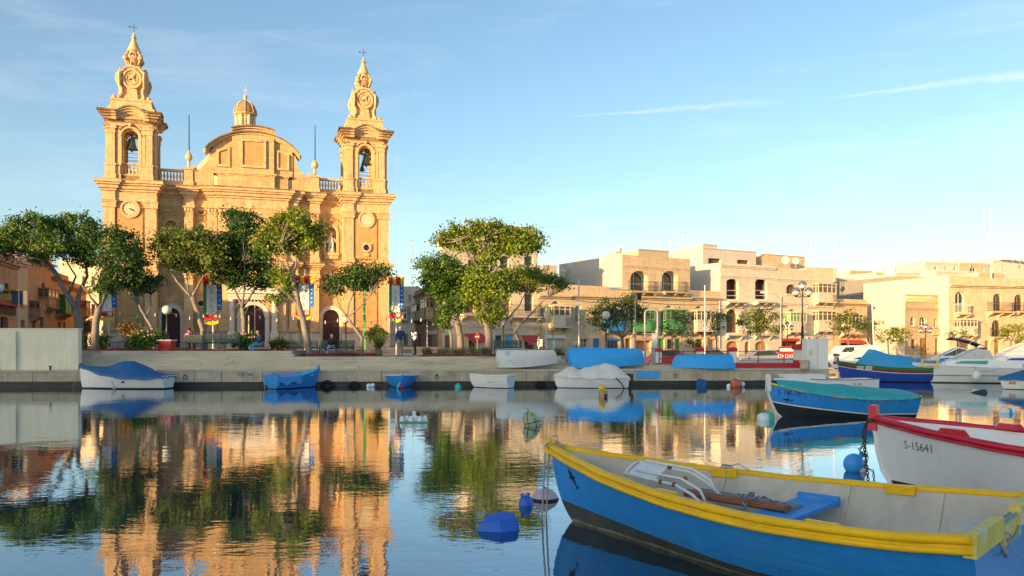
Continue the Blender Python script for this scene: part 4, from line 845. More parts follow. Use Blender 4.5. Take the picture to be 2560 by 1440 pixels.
h.win(1311,1333,640,664,.25,'paint_brown'); h.win(1311,1333,736,778,0,'paint_brown'); h.win(1236,1276,738,786,0,'paint_brown','glass_warm',3); h.win(1250,1272,640,672,.25,'paint_brown'); h.win(1170,1192,650,685,.25,'paint_brown')
h.win(1160,1186,735,782,0,'paint_brown','glass_warm'); h.balc(1150,1205,786); h.balc(1228,1345,790); h.cornice(715); h.cornice(602,out=.35); h.cornice(812,out=.15)
h.sign(1228,1295,818,832,'ERN GEORGE','limestone_pale','ink_grey'); h.win(1238,1256,838,868,0,'paint_blue',nv=1); h.door(1262,1284,836,mt='boat_cyan'); h.win(1290,1302,838,866,0,'paint_white',nv=1); h.awning(1303,1343,838,862,txt='Moda 9'); h.awning(1160,1205,834,858,pr=1.5); h.door(1112,1126,838,mt='paint_brown'); h.door(1312,1334,846,mt='glass_dark'); h.door(1172,1190,846,mt='glass_dark')
h.block(1190,1338,566,596,.6,9,'limestone_pale',zb=h.top-.3); h.done()  # roof room added behind the tree crown to shade the green-balcony house's side wall
h = House(RA, 1345.3, 1425, 712, 10, 'limestone_gold', 'low golden stone house with a cream closed balcony beside the tall pale house')
h.gall(1374,1416,764,818,n=3); h.fan(1376,1404,752,762); h.cornice(738,out=.35); h.door(1366,1410,846,mt='wall_grey',leaves=1); h.part('garage_frame','paint_white',lambda mb: mb.box(h.U(1362),h.U(1414),-.06,-.003,h.Z(1388,846),h.Z(1388,838)))
h.win(1352,1364,770,800,0,'paint_white',nv=2); h.done()
h = House(RA, 1425.3, 1555, 715, 10, 'limestone_gold', 'two-storey golden stone house with a bright blue closed balcony')
h.win(1439,1453,764,806,0,'paint_white',nv=2,nh=2); h.gall(1508,1554,772,826,'paint_blue',n=4); h.cornice(740,out=.35); h.door(1483,1500,846,mt='paint_blue'); h.sign(1515,1550,846,851,None,'paint_blue'); h.win(1518,1548,852,872,0,'paint_blue',nv=3,nh=1); h.win(1452,1470,846,868,0,'paint_white'); h.door(1430,1446,848,mt='paint_white')
h.done()
h = House(RA, 1555.3, 1725, 642, 11.5, 'limestone_gold', 'three-storey golden stone house with two bright green closed balconies', side='plaster_white')
for a, b in ((1576,1621),(1655,1695)): h.win(a,b,677,727,.7,'paint_white','glass_dark',2,2,1.05,'balcony_door',False)
h.balc(1568,1634,729,.8); h.balc(1650,1710,730,.8); h.gall(1577,1627,772,828,'paint_green',n=4); h.gall(1653,1704,774,829,'paint_green',n=4); h.fan(1584,1610,762,770); h.fan(1660,1686,763,771); h.cornice(742,out=.35); h.cornice(666,out=.08)
h.sign(1588,1633,837,847,'TIP TOP','plaster_pink','paint_red'); h.hole(1590,1628,851,878,0,'paint_orange',.5); h.door(1644,1662,846,mt='paint_green'); h.door(1688,1702,846,mt='paint_green'); h.win(1668,1684,848,872,0,'paint_green'); h.door(1563,1578,846,mt='paint_brown')
h.block(1596,1672,627,642,2.0,8,'plaster_cream'); h.done()
h = House(RA, 1725.3, 1800, 727, 10, 'limestone_gold', 'low golden stone house with a cream closed balcony on brown brackets')
h.gall(1730,1777,776,828,n=4,base_mt='paint_orange'); h.fan(1736,1760,764,773); h.cornice(743,out=.35); h.door(1774,1790,848,mt='plaster_pink'); h.win(1742,1758,848,868,0,'paint_orange'); h.part('pilaster','paint_orange',lambda mb: mb.box(h.U(1764),h.U(1768),-.12,-.003,h.base,h.Z(1766,842))); h.pipe(1798,745,870)
h.done()
h = House(RA, 1800.3, 1939, 661, 14, 'limestone_cream', 'new cream three-storey house with arched open loggias', side='plaster_white')
for a, b in ((1816,1846),(1888,1918)):
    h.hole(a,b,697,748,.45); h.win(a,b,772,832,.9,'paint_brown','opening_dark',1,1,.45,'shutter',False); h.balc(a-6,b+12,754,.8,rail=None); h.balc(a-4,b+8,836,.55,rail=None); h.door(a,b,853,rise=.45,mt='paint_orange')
    h.part('railing','pole_white',lambda mb:[mb.tube([(h.U(a)-.0,.1,h.Z(a,y)),(h.U(b),.1,h.Z(b,y))],.035,5) for y in (726,739)])
h.door(1862,1875,854,rise=.9,mt='paint_orange',leaves=1); h.cornice(690,out=.10); h.cornice(665,out=.14)
h.block(1757,1890,626,665,4.5,12,'plaster_white',[(1771,1802,645,664),(1843,1873,649,661)]); h.block(1757,1793,613,626,4.6,9,'plaster_white',name='stair_head',zb=h.Z(1860,630)); h.done()
h = House(RA, 1939.3, 2015, 672, 12, 'limestone_pale', 'narrow pale stone house with a green-shuttered closed balcony and one arched window')
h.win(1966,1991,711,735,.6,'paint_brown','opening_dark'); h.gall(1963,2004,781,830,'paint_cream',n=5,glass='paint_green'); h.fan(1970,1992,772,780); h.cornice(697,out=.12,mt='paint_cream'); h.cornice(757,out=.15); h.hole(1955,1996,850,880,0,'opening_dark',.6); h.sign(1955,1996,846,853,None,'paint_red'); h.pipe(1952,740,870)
h.block(1905,2012,640,672,5,11,'limestone_gold'); h.done()
h = House(RA, 2015.3, 2082, 673, 12, 'limestone_pale', 'pale house with two cream closed balconies stacked above a shop sign')
h.gall(2033,2078,709,756,n=4,split=.55); h.gall(2033,2078,777,828,n=4); h.sign(2016,2081,836,849,'GAMEPLAY','plaster_white','ink_black'); h.win(2022,2048,853,874,0,'paint_white'); h.door(2056,2070,853,mt='glass_dark'); h.cornice(700,out=.1); h.cornice(765,out=.2); h.done()
h = House(RA, 2082.3, 2168, 748, 10, 'limestone_gold', 'low golden stone corner house with a wooden closed balcony over a red awning')
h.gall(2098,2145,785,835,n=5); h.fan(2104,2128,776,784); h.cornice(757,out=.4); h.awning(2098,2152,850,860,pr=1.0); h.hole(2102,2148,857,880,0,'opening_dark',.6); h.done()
RB = Fac(X(2236,99), 99, 18.0)
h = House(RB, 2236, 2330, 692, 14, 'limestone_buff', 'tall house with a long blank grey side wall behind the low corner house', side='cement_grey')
def _sidew(mb):
    mb.box(-.10,-.003,4.5,5.9,h.top-4.2,h.top-2.6)
w_ = h.part('window','paint_white',lambda mb: mb.box(-.06,-.004,4.2,5.6,h.top-4.5,h.top-2.7)); h.part('pane','glass_dark',lambda mb: mb.box(-.08,-.062,4.35,5.45,h.top-4.35,h.top-2.85),w_)
h.part('pipe_run','pole_grey',lambda mb: (mb.box(-.05,-.003,1,13,h.top-2.0,h.top-1.85), mb.box(-.05,-.003,3,13.5,h.top-5.9,h.top-5.75), mb.box(-.05,-.004,8,8.12,h.top-3.6,h.top)))
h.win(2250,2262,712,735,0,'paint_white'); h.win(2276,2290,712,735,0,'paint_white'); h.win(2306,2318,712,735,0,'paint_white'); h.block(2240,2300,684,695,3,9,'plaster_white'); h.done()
RC = Fac(X(2240,88), 88, 18.0)
h = House(RC, 2262, 2372, 757, 4, 'limestone_buff', 'two-storey cream house with a stone balustrade and a row of three arched windows', side='plaster_white')
h.win(2299,2316,792,815,.8,'paint_white'); h.win(2276,2288,792,815,.8,'paint_white'); h.win(2278,2290,848,872,0,'paint_brown'); [h.win(a,a+7,796,818,.8,'paint_white',nv=1,nh=1) for a in (2335,2345.5,2356)]; h.cornice(769,out=.2); h.cornice(825,out=.12); h.door(2300,2318,846,mt='paint_brown'); h.door(2338,2360,846,mt='opening_dark'); h.part('bay','limestone_buff',lambda mb: mb.box(h.U(2329),h.U(2367),-.25,-.003,h.Z(2348,838),h.Z(2348,822)))
_bs = h.part('balustrade','limestone_buff',lambda mb: (mb.box(.1,h.w,-.05,.15,h.top,h.top+.12), mb.box(.1,h.w,-.06,.16,h.top+.75,h.top+.9)))
for i in range(22):
    o = bpy.data.objects.new('baluster', bal_me); C.objects.link(o); o.parent = _bs; o.location = (.3+(h.w-.5)*i/21,.05,h.top+.12); o.scale = (.9,.9,.74)
h.done()
RD = Fac(X(2372,88.5), 88.5, 18.0)
h = House(RD, 2372, 2452, 690, 13, 'limestone_gold', 'golden stone house with one tall arched balcony door and a sunlit white side wall', side='plaster_white')
h.win(2388,2411,729,782,.8,'paint_white'); h.balc(2384,2416,784,.7,rail='pole_white'); h.gall(2386,2430,798,838,n=5); h.cornice(712,out=.4); h.door(2436,2448,848,mt='paint_brown'); h.hole(2392,2426,850,880,0,'opening_dark',.6); h.win(2420,2436,766,782,0,'paint_brown'); h.done()
h = House(RD, 2452.3, 2530, 696, 13, 'limestone_gold', 'golden stone house with a long iron balcony above arched windows')
h.win(2483,2504,734,777,.8,'paint_brown'); h.balc(2466,2526,779,.8); h.cornice(714,out=.4); h.win(2480,2502,800,842,.8,'paint_brown'); h.balc(2474,2508,842,.5); h.door(2486,2500,852,mt='paint_brown'); h.door(2462,2474,852,mt='paint_brown'); h.done()
h = House(RD, 2530.3, 2640, 699, 13, 'limestone_gold', 'golden stone house at the picture edge with paired arched openings')
h.win(2536,2557,736,777,.8,'paint_brown'); h.balc(2532,2600,779,.8); h.cornice(715,out=.4); h.win(2537,2543,812,840,.9,'paint_brown',nv=1); h.win(2547,2553,812,840,.9,'paint_brown',nv=1); h.door(2538,2554,852,mt='paint_brown'); h.win(2575,2595,736,777,.8,'paint_brown'); h.done()
# houses stacked up the hill behind
sky = [(2086,2135,694,120,'plaster_white','white roof-top house with square windows behind the corner house',[(2098,2104),(2118,2124)]),
 (2125,2182,676,135,'limestone_buff','pale blocky house high behind the grey side wall',[(2140,2146),(2158,2165)]),
 (2190,2238,681,128,'plaster_cream','cream flat-roofed house behind the grey blank wall',[(2215,2222)]),
 (2226,2312,676,140,'limestone_buff','pale stone house behind the balustraded one',[(2268,2290)]),
 (2312,2398,654,125,'plaster_white','long white apartment house on the skyline behind the golden houses',[(2335,2343),(2362,2369),(2384,2391)]),
 (2398,2482,657,127,'plaster_cream','cream apartment house on the skyline with dark openings',[(2425,2440),(2455,2462)]),
 (2482,2625,651,129,'plaster_white','white apartment house on the skyline at the picture edge',[(2505,2512),(2546,2555)]),
 (2340,2420,676,112,'plaster_white','white stair-head block in front of the skyline apartments',[]),
 (2446,2510,682,112,'plaster_cream','low cream roof block above the iron-balcony house',[]),
 (2012,2090,668,112,'limestone_gold','golden roof block behind the stacked closed balconies',[(2030,2040)]),
 (1356,1392,662,92,'limestone_grey','grey stone house end seen between the tall pale house and the roofs',[])]
for (a,b,t,d,mt,lb,ws) in sky:
    f_ = Fac(X(a,d), d, 18); h = House(f_, a, b, t, 9, mt, lb, 'apartment_house' if 'apartment' in lb else 'townhouse', group='houses up the hill', side='plaster_white')
    for (p,q) in ws: h.win(p,q,t+12,t+23,0,'paint_white','glass_dark',2,1,.2)
    h.cornice(t+3,out=.12); h.done(.4)
# narrow street beside the church
RS = Fac(-12.8, 104.0, -76.0)
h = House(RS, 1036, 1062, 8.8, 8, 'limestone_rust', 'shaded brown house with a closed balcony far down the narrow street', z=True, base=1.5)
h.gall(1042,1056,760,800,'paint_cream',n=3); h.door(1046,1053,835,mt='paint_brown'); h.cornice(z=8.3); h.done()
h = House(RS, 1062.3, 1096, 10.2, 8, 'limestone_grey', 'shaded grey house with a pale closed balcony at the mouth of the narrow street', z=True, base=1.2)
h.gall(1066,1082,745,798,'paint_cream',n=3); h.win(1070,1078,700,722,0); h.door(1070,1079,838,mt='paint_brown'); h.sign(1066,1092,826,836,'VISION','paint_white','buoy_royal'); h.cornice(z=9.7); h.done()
f_ = Fac(X(975,125), 125, 0); h = House(f_, 975, 1045, 716, 8, 'limestone_grey', 'dark shaded house closing the end of the narrow street', base=1.5)
h.gall(1005,1018,765,800,'paint_cream',n=2); h.win(1022,1030,780,800,0,'paint_white'); h.win(1022,1030,735,755,0,'paint_white'); h.win(1034,1042,780,800,0,'paint_white'); h.door(1010,1020,835,mt='paint_brown'); h.door(1030,1040,835,mt='paint_brown'); h.done()
# street running back on the left of the church
LS = Fac(-35.4, 55.0, 108.4)
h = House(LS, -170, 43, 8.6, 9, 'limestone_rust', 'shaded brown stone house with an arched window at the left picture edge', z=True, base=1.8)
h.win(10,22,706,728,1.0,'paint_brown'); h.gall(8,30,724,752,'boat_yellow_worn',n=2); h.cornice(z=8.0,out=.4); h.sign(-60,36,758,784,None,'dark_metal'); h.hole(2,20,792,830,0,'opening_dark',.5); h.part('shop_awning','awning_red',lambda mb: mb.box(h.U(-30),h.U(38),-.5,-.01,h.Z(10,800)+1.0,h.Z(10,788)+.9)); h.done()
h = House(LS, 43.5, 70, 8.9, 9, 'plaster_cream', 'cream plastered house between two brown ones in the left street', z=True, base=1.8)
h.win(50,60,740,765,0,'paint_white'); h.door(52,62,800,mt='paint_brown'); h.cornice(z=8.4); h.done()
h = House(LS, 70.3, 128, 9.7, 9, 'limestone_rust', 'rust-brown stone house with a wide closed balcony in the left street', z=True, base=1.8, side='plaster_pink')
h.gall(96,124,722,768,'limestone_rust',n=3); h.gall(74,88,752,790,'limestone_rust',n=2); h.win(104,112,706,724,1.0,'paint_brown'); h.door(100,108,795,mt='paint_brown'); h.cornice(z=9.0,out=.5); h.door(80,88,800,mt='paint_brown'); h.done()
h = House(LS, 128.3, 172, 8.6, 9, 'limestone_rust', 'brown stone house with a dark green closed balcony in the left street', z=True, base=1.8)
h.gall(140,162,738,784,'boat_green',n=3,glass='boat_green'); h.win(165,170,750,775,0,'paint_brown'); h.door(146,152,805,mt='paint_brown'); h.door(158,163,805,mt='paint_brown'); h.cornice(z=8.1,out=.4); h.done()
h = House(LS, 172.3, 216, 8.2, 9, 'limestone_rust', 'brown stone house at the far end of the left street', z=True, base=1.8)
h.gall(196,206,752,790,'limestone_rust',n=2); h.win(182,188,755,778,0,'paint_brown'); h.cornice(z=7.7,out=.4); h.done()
f_ = Fac(X(150,100), 100, 12); h = House(f_, 150, 275, 652, 9, 'limestone_pale', 'tall sunlit pale house closing the left street beyond the trees', base=1.8)
h.win(205,214,690,715,0,'paint_white'); h.win(228,238,690,715,0,'paint_white'); h.win(228,238,760,790,0,'paint_brown'); h.balc(222,244,792); h.cornice(735,out=.3); h.cornice(658,out=.3); h.done()
# unseen blocks of flats added on the near shore, behind the camera on the sun's side: placed and sized to shade the quay and the boats
for k, (x0,x1,hh,mt) in enumerate(((-142,-114,24,'plaster_cream'),(-113.8,-86,23.4,'plaster_white'),(-85.8,-58,24.2,'limestone_cream'),(-57.8,-28,23.8,'plaster_cream'))):
    root = empty('apartment_block', (x1,-45,0), math.pi, ['cream seven-storey waterfront flats, first of the row behind the viewer','white seven-storey waterfront flats behind the viewer','stone seven-storey waterfront flats behind the viewer','cream seven-storey waterfront flats nearest the viewer'][k], 'apartment building', 'waterfront flats behind the viewer')
    wd = x1-x0; ops = [(1.5+i*3.1,3.1+i*3.1,2.5+j*3.2,4.6+j*3.2,0) for i in range(int((wd-3)//3.1)) for j in range(6)]
    part('wall', mt, root, lambda mb: (wall_open(mb,0,wd,.55,hh,0,ops,.3), mb.box(0,wd,.31,12,.55,hh), mb.box(0,.05,.001,.4,.55,hh-.001), mb.box(wd-.05,wd,.001,.4,.55,hh-.001)))
mb = MB(); slab(mb, [(-400,-30),(-12,-30),(-12,-300),(-400,-300)], -1, .6); struct('near_shore', mb, 'paving')

for k,(a,b,d,lb) in enumerate((((1430,748),(1560,752),75,'black cable sagging along the front of the blue-balcony house'),((1560,750),(1800,760),78,'black cable sagging along the front of the green-balcony house'),((1800,764),(1945,770),84,'black cable across the new cream house'))):
    p, q = P(a[0],a[1],d-1.2), P(b[0],b[1],d+ (b[0]-a[0])*.028); mb = MB(); mb.tube([p.lerp(q,i/12)-Vector((0,0,.25*4*(i/12)*(1-i/12))) for i in range(13)],.03,5); tag(mb.build('overhead_cable','dark_metal'),lb,'cable','cables on the house fronts')
# ------------------------------------------------------------------ trees and plants
def leaf_mesh(name, cent, nrm, size, mt, aspect=.55):
    n = len(cent); r = RNG
    a = r.normal(size=(n,3)); a -= (a*nrm).sum(1,keepdims=True)*nrm; a /= np.linalg.norm(a,axis=1,keepdims=True)+1e-9
    b = np.cross(nrm, a); s = size*r.uniform(.65,1.35,(n,1))
    fold = nrm*s*r.uniform(-.15,.25,(n,1))
    v = np.empty((n,4,3)); v[:,0] = cent-a*s; v[:,1] = cent+b*s*aspect+fold; v[:,2] = cent+a*s; v[:,3] = cent-b*s*aspect+fold
    me = bpy.data.meshes.new(name); me.vertices.add(n*4); me.loops.add(n*4); me.polygons.add(n)
    me.vertices.foreach_set('co', v.reshape(-1)); me.loops.foreach_set('vertex_index', np.arange(n*4, dtype=np.int32)); me.polygons.foreach_set('loop_start', np.arange(0,n*4,4,dtype=np.int32)); me.polygons.foreach_set('loop_total', np.full(n,4,dtype=np.int32))
    me.materials.append(MT(mt)); me.update(calc_edges=True); return me
def foliage(blobs, clumps, per, sig, up=.35):
    """leaf centres and normals: clumps on and under the skin of a set of ellipsoids (centre, radii)"""
    Cs = []; Ns = []
    for c, rad in blobs:
        c = np.array(c); rad = np.array(rad); per = int(per); k = max(6, int(clumps*(rad[0]*rad[1]*rad[2])**(2/3)))
        d = RNG.normal(size=(k,3)); d /= np.linalg.norm(d,axis=1,keepdims=True); rr_ = RNG.uniform(.25,1.06,(k,1))**.6
        cc_ = c+d*rad*rr_
        p = np.repeat(cc_, per, 0)+RNG.normal(size=(k*per,3))*sig*RNG.uniform(.5,1.4,(k*per,1))*np.array([1.15,1.15,.75])
        nn = np.repeat(d, per, 0)*.6+RNG.normal(size=(k*per,3))*.75+np.array([0,0,up]); nn /= np.linalg.norm(nn,axis=1,keepdims=True)
        Cs.append(p); Ns.append(nn)
    return np.concatenate(Cs), np.concatenate(Ns)
def tree(label, d, base, limbs, blobs, mt='leaf_green', bark='bark_grey', zb=1.5, r0=.2, clumps=26, per=26, ls=.092, sig=.25, group='trees on the promenade', name='tree', depth=1.0, twig=True):
    """limbs: picture polylines [(px,py,depth offset)...] with start and end radius; blobs: picture ellipses (px,py,rx,ry[,depth offset])"""
    b0 = P(base[0], base[1], d); rt = empty(name, (b0.x, d, zb), 0, label, 'tree', group); o = Vector((b0.x, d, zb))
    mb = MB(); ends = []
    for pts, ra, rb in limbs:
        q = [P(p[0],p[1],d+(p[2] if len(p) > 2 else 0))-o for p in pts]
        if pts is limbs[0][0]: q[0].z = -.05; q.insert(0, Vector((q[0].x,q[0].y,-.3)))
        # smooth the polyline a little and give it a natural wander
        q2 = [q[0]]
        for a, b in zip(q, q[1:]):
            for t in (.33,.66,1): q2.append(a.lerp(b, t)+Vector((random.uniform(-1,1),random.uniform(-1,1),0))*.035)
        n = len(q2); rad = [ra+(rb-ra)*(i/(n-1))**.8 for i in range(n)]
        if pts is limbs[0][0]: rad[0] *= 1.5; rad[1] *= 1.25
        mb.tube(q2, rad, 8); ends += q2[n//2:]
    B = []
    for e in blobs:
        k = d/FPX; c = P(e[0],e[1],d+(e[4] if len(e) > 4 else 0))-o; r3 = (e[2]*k, (e[2]+e[3])*.5*k*depth, e[3]*k); B.append((c, r3))
        if twig:
            s_ = min(ends, key=lambda p: (p-c).length)
            for _ in range(6):
                g = c+Vector((random.uniform(-.75,.75)*r3[0],random.uniform(-.75,.75)*r3[1],random.uniform(-.5,.75)*r3[2])); m_ = s_.lerp(g,.5)+Vector((random.uniform(-.15,.15),random.uniform(-.15,.15),-.12))
                mb.tube([s_, s_.lerp(m_,.5)+Vector((random.uniform(-.06,.06),)*3), m_, g], [.05,.038,.028,.010], 5)
    mb.build('trunk', bark, rt, True)
    c, n = foliage(B, clumps*1.75, per*1.5, sig*.86)
    me = leaf_mesh('crown', c, n, ls, mt); co = bpy.data.objects.new('crown', me); C.objects.link(co); co.parent = rt
    return rt
tree('broad spreading tree overhanging the whitewashed wall at the left edge', 50, (200,868), [([(200,868),(199,815),(192,775,.2)],.30,.24),([(192,775,.2),(160,725),(145,690),(120,655),(85,630)],.20,.07),([(192,775,.2),(198,730,.6),(218,690,1),(215,640,1)],.18,.06),([(150,700),(105,652,-.6),(55,635,-1)],.10,.04),([(170,735),(190,690,-.8),(160,640,-1)],.09,.04)],
     [(40,590,48,34),(85,560,52,30,-.5),(140,568,48,30,.8),(195,560,50,26,.3),(225,590,32,34,0),(20,615,35,26,-1),(75,610,55,30,1.2),(130,610,55,32,-1),(190,620,50,34,.8),(225,645,34,28,.5),(95,640,30,16,0),(-25,600,40,35,0)], zb=1.8)
tree('leaning leafy tree in front of the clock tower, next to the whitewashed wall', 48, (236,872), [([(236,872),(240,810),(246,770)],.24,.20),([(246,770),(268,730),(290,690),(300,650)],.15,.05),([(246,770),(228,745,-.5),(205,712,-.8)],.10,.04),([(262,740),(300,705,.8),(330,670,.8)],.09,.04)],
     [(285,595,38,28),(325,615,40,32,.4),(300,645,52,32,-.5),(345,650,26,28),(265,640,22,30,.6),(285,690,45,26,.5),(262,715,28,22,-.4),(325,690,26,20,.2)], 'leaf_dark', zb=1.8)
tree('small slanting tree with a flat crown left of the first side door', 49.5, (386,866), [([(386,866),(384,825),(366,795),(348,765),(338,735)],.14,.06),([(366,795),(378,760,.3),(376,735,.5)],.05,.03),([(348,765),(325,735),(318,715)],.06,.03)],
     [(325,705,34,20),(365,710,26,16,.3),(395,703,18,11),(345,728,22,14,-.4),(345,692,26,14,.2)], 'leaf_dark', zb=1.8, clumps=24)
tree('two-limbed pale-barked tree beside the first side door', 49, (512,860), [([(512,860),(508,825),(496,785),(480,742)],.19,.13),([(480,742),(450,712),(428,682),(415,658)],.10,.045),([(480,742),(500,705,.3),(520,668,.5)],.09,.04),([(470,728),(468,690,.5),(462,665,.6)],.06,.03)],
     [(410,610,34,30),(445,598,42,26,.5),(490,595,42,28,-.3),(530,612,36,34,.3),(430,648,38,24,-.5),(485,640,48,30,.5),(535,655,32,30,-.2),(460,668,24,14,0),(505,672,26,14,.4)], 'leaf_olive', zb=1.8, clumps=28)
tree('dense dark tree in front of the main portal', 50.5, (611,862), [([(611,862),(610,815),(606,770)],.17,.13),([(606,770),(590,730),(570,690)],.09,.04),([(606,770),(630,735,.4),(655,700,.5)],.09,.04),([(606,770),(610,720,-.5),(612,660,-.5)],.08,.03)],
     [(590,545,30,20),(625,555,38,28,.4),(600,585,44,30,-.4),(560,635,34,40),(610,640,50,40,.6),(655,640,34,36),(575,690,40,28,-.4),(630,690,52,34,.3),(675,690,26,22,0),(560,605,26,24,.3)], 'leaf_dark', zb=1.8, clumps=28)
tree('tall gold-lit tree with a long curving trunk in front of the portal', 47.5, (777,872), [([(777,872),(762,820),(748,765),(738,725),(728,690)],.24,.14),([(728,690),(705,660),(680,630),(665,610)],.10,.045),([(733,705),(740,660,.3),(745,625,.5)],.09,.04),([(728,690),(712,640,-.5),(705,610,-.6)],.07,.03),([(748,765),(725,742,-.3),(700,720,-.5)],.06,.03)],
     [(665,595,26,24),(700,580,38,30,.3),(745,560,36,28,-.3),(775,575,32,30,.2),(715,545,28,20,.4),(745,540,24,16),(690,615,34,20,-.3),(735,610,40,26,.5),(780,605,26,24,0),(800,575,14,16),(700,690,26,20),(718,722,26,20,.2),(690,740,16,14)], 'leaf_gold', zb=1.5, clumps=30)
rt = tree('small tree with three rounded leaf clumps before the right-hand church tower', 49, (906,872), [([(906,872),(904,845),(886,818),(868,795)],.14,.09),([(868,795),(848,762),(838,735)],.06,.03),([(868,795),(872,760,.4),(885,728,.5)],.05,.03),([(868,795),(900,768,-.3),(930,735,-.3)],.06,.03)],
     [(838,712,34,22),(860,690,22,20,.3),(885,700,32,26,-.2),(892,675,24,18,.3),(935,690,30,26),(950,672,20,16,.2),(915,712,22,16,.3)], 'leaf_dark', zb=1.5, clumps=26)
tree('bushy-crowned tree nearest the narrow street, left of the tallest tree', 52, (1152,884), [([(1152,884),(1150,840),(1142,800)],.26,.2),([(1142,800),(1125,765),(1110,720)],.11,.05),([(1142,800),(1160,760,.5),(1165,715,.5)],.11,.05)],
     [(1070,665,24,22),(1100,660,40,30),(1135,690,46,36,.4),(1090,700,40,32,-.3),(1165,700,34,34,0),(1125,745,42,30,.3),(1160,745,34,26,-.4),(1110,725,36,30)], 'leaf_green', zb=1.5, clumps=28)
tree('slim tree with a bare lower trunk among the dry grass', 50, (1129,884), [([(1129,884),(1128,845),(1120,805),(1118,780)],.11,.06),([(1120,805),(1140,775),(1150,755)],.05,.03)],
     [(1118,785,26,22),(1135,765,22,20,.3),(1112,810,14,12)], 'leaf_green', zb=1.5, clumps=26)
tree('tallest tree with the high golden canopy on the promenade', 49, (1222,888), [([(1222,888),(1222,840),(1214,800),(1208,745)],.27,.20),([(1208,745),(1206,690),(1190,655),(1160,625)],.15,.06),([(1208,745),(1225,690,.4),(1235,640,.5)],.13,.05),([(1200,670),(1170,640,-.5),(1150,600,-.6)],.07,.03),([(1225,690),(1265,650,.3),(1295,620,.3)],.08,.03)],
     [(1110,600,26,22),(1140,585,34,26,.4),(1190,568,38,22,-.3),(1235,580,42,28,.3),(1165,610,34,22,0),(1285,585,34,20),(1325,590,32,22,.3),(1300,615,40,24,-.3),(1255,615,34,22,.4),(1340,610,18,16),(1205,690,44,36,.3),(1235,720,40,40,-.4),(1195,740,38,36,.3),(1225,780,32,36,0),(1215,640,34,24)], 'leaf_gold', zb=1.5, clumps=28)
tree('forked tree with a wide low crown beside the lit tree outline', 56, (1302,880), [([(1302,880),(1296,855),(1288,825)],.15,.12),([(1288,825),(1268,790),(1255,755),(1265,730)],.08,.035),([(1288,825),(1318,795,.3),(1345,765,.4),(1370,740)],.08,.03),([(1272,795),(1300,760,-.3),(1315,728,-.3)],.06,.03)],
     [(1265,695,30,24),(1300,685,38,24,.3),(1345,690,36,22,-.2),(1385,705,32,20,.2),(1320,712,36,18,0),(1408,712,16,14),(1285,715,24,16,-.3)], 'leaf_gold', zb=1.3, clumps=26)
# thin street trees before the houses
ST = 'young trees along the street'
def stree(label, px, d, crown, mt='leaf_olive', base=893, fork=845, r=.10, cl=12, per=12):
    limbs = [([(px,base),(px-1,fork+12),(px-2,fork)],r,r*.7)]+[([(px-2,fork),((px+c[0])/2,(fork+c[1])/2+4),(c[0],c[1])],r*.5,r*.18) for c in crown[:4]]
    tree(label, d, (px,base), limbs, crown, mt, 'bark_brown', .25, r, cl, per, .10, .26, ST, 'street_tree')
stree('spreading thin-leaved street tree before the blue closed balcony', 1558, 66, [(1490,790,26,22),(1520,765,32,24,.5),(1570,760,38,26,-.4),(1600,790,24,22),(1545,795,36,22,.3),(1500,815,18,12)], r=.16, cl=22, per=16)
stree('sparse street tree between the two green closed balconies', 1682, 68, [(1668,820,18,16),(1690,795,24,18),(1720,805,22,18,.3),(1700,830,16,10)])
stree('slim bare-looking street tree before the cream balcony with brown brackets', 1792, 70, [(1780,800,20,18),(1805,795,22,20,.3),(1795,820,20,10)])
stree('wide airy street tree before the new cream house', 1906, 70, [(1866,800,20,22),(1890,785,26,16),(1925,790,28,16,.3),(1880,830,20,14),(1940,825,22,14),(1905,810,22,14)], cl=20, per=16)
stree('tiny street tree at the foot of the low golden house', 1737, 68, [(1728,853,12,9),(1742,858,10,8)], base=890, fork=868, r=.06)
stree('gold-tinted street tree before the corner house', 2122, 76, [(2095,805,22,20),(2125,795,26,20,.3),(2150,812,22,18),(2110,825,24,12)], cl=18)
stree('low olive street tree below the grey side wall', 2176, 78, [(2165,818,18,14),(2190,810,20,14)], 'leaf_gold')
stree('golden rounded street tree left of the three-globe lamp', 2222, 78, [(2205,845,18,14),(2230,830,24,16),(2255,835,18,18),(2240,850,22,10)], 'leaf_gold', cl=20)
stree('leafy young tree before the arched-balcony house', 2398, 78, [(2385,838,16,12),(2410,832,16,12)], 'leaf_olive', fork=855)
stree('golden young tree at the far end of the waterfront', 2528, 78, [(2515,830,16,16),(2540,825,18,18),(2552,845,14,12)], 'leaf_gold', fork=852, cl=20)
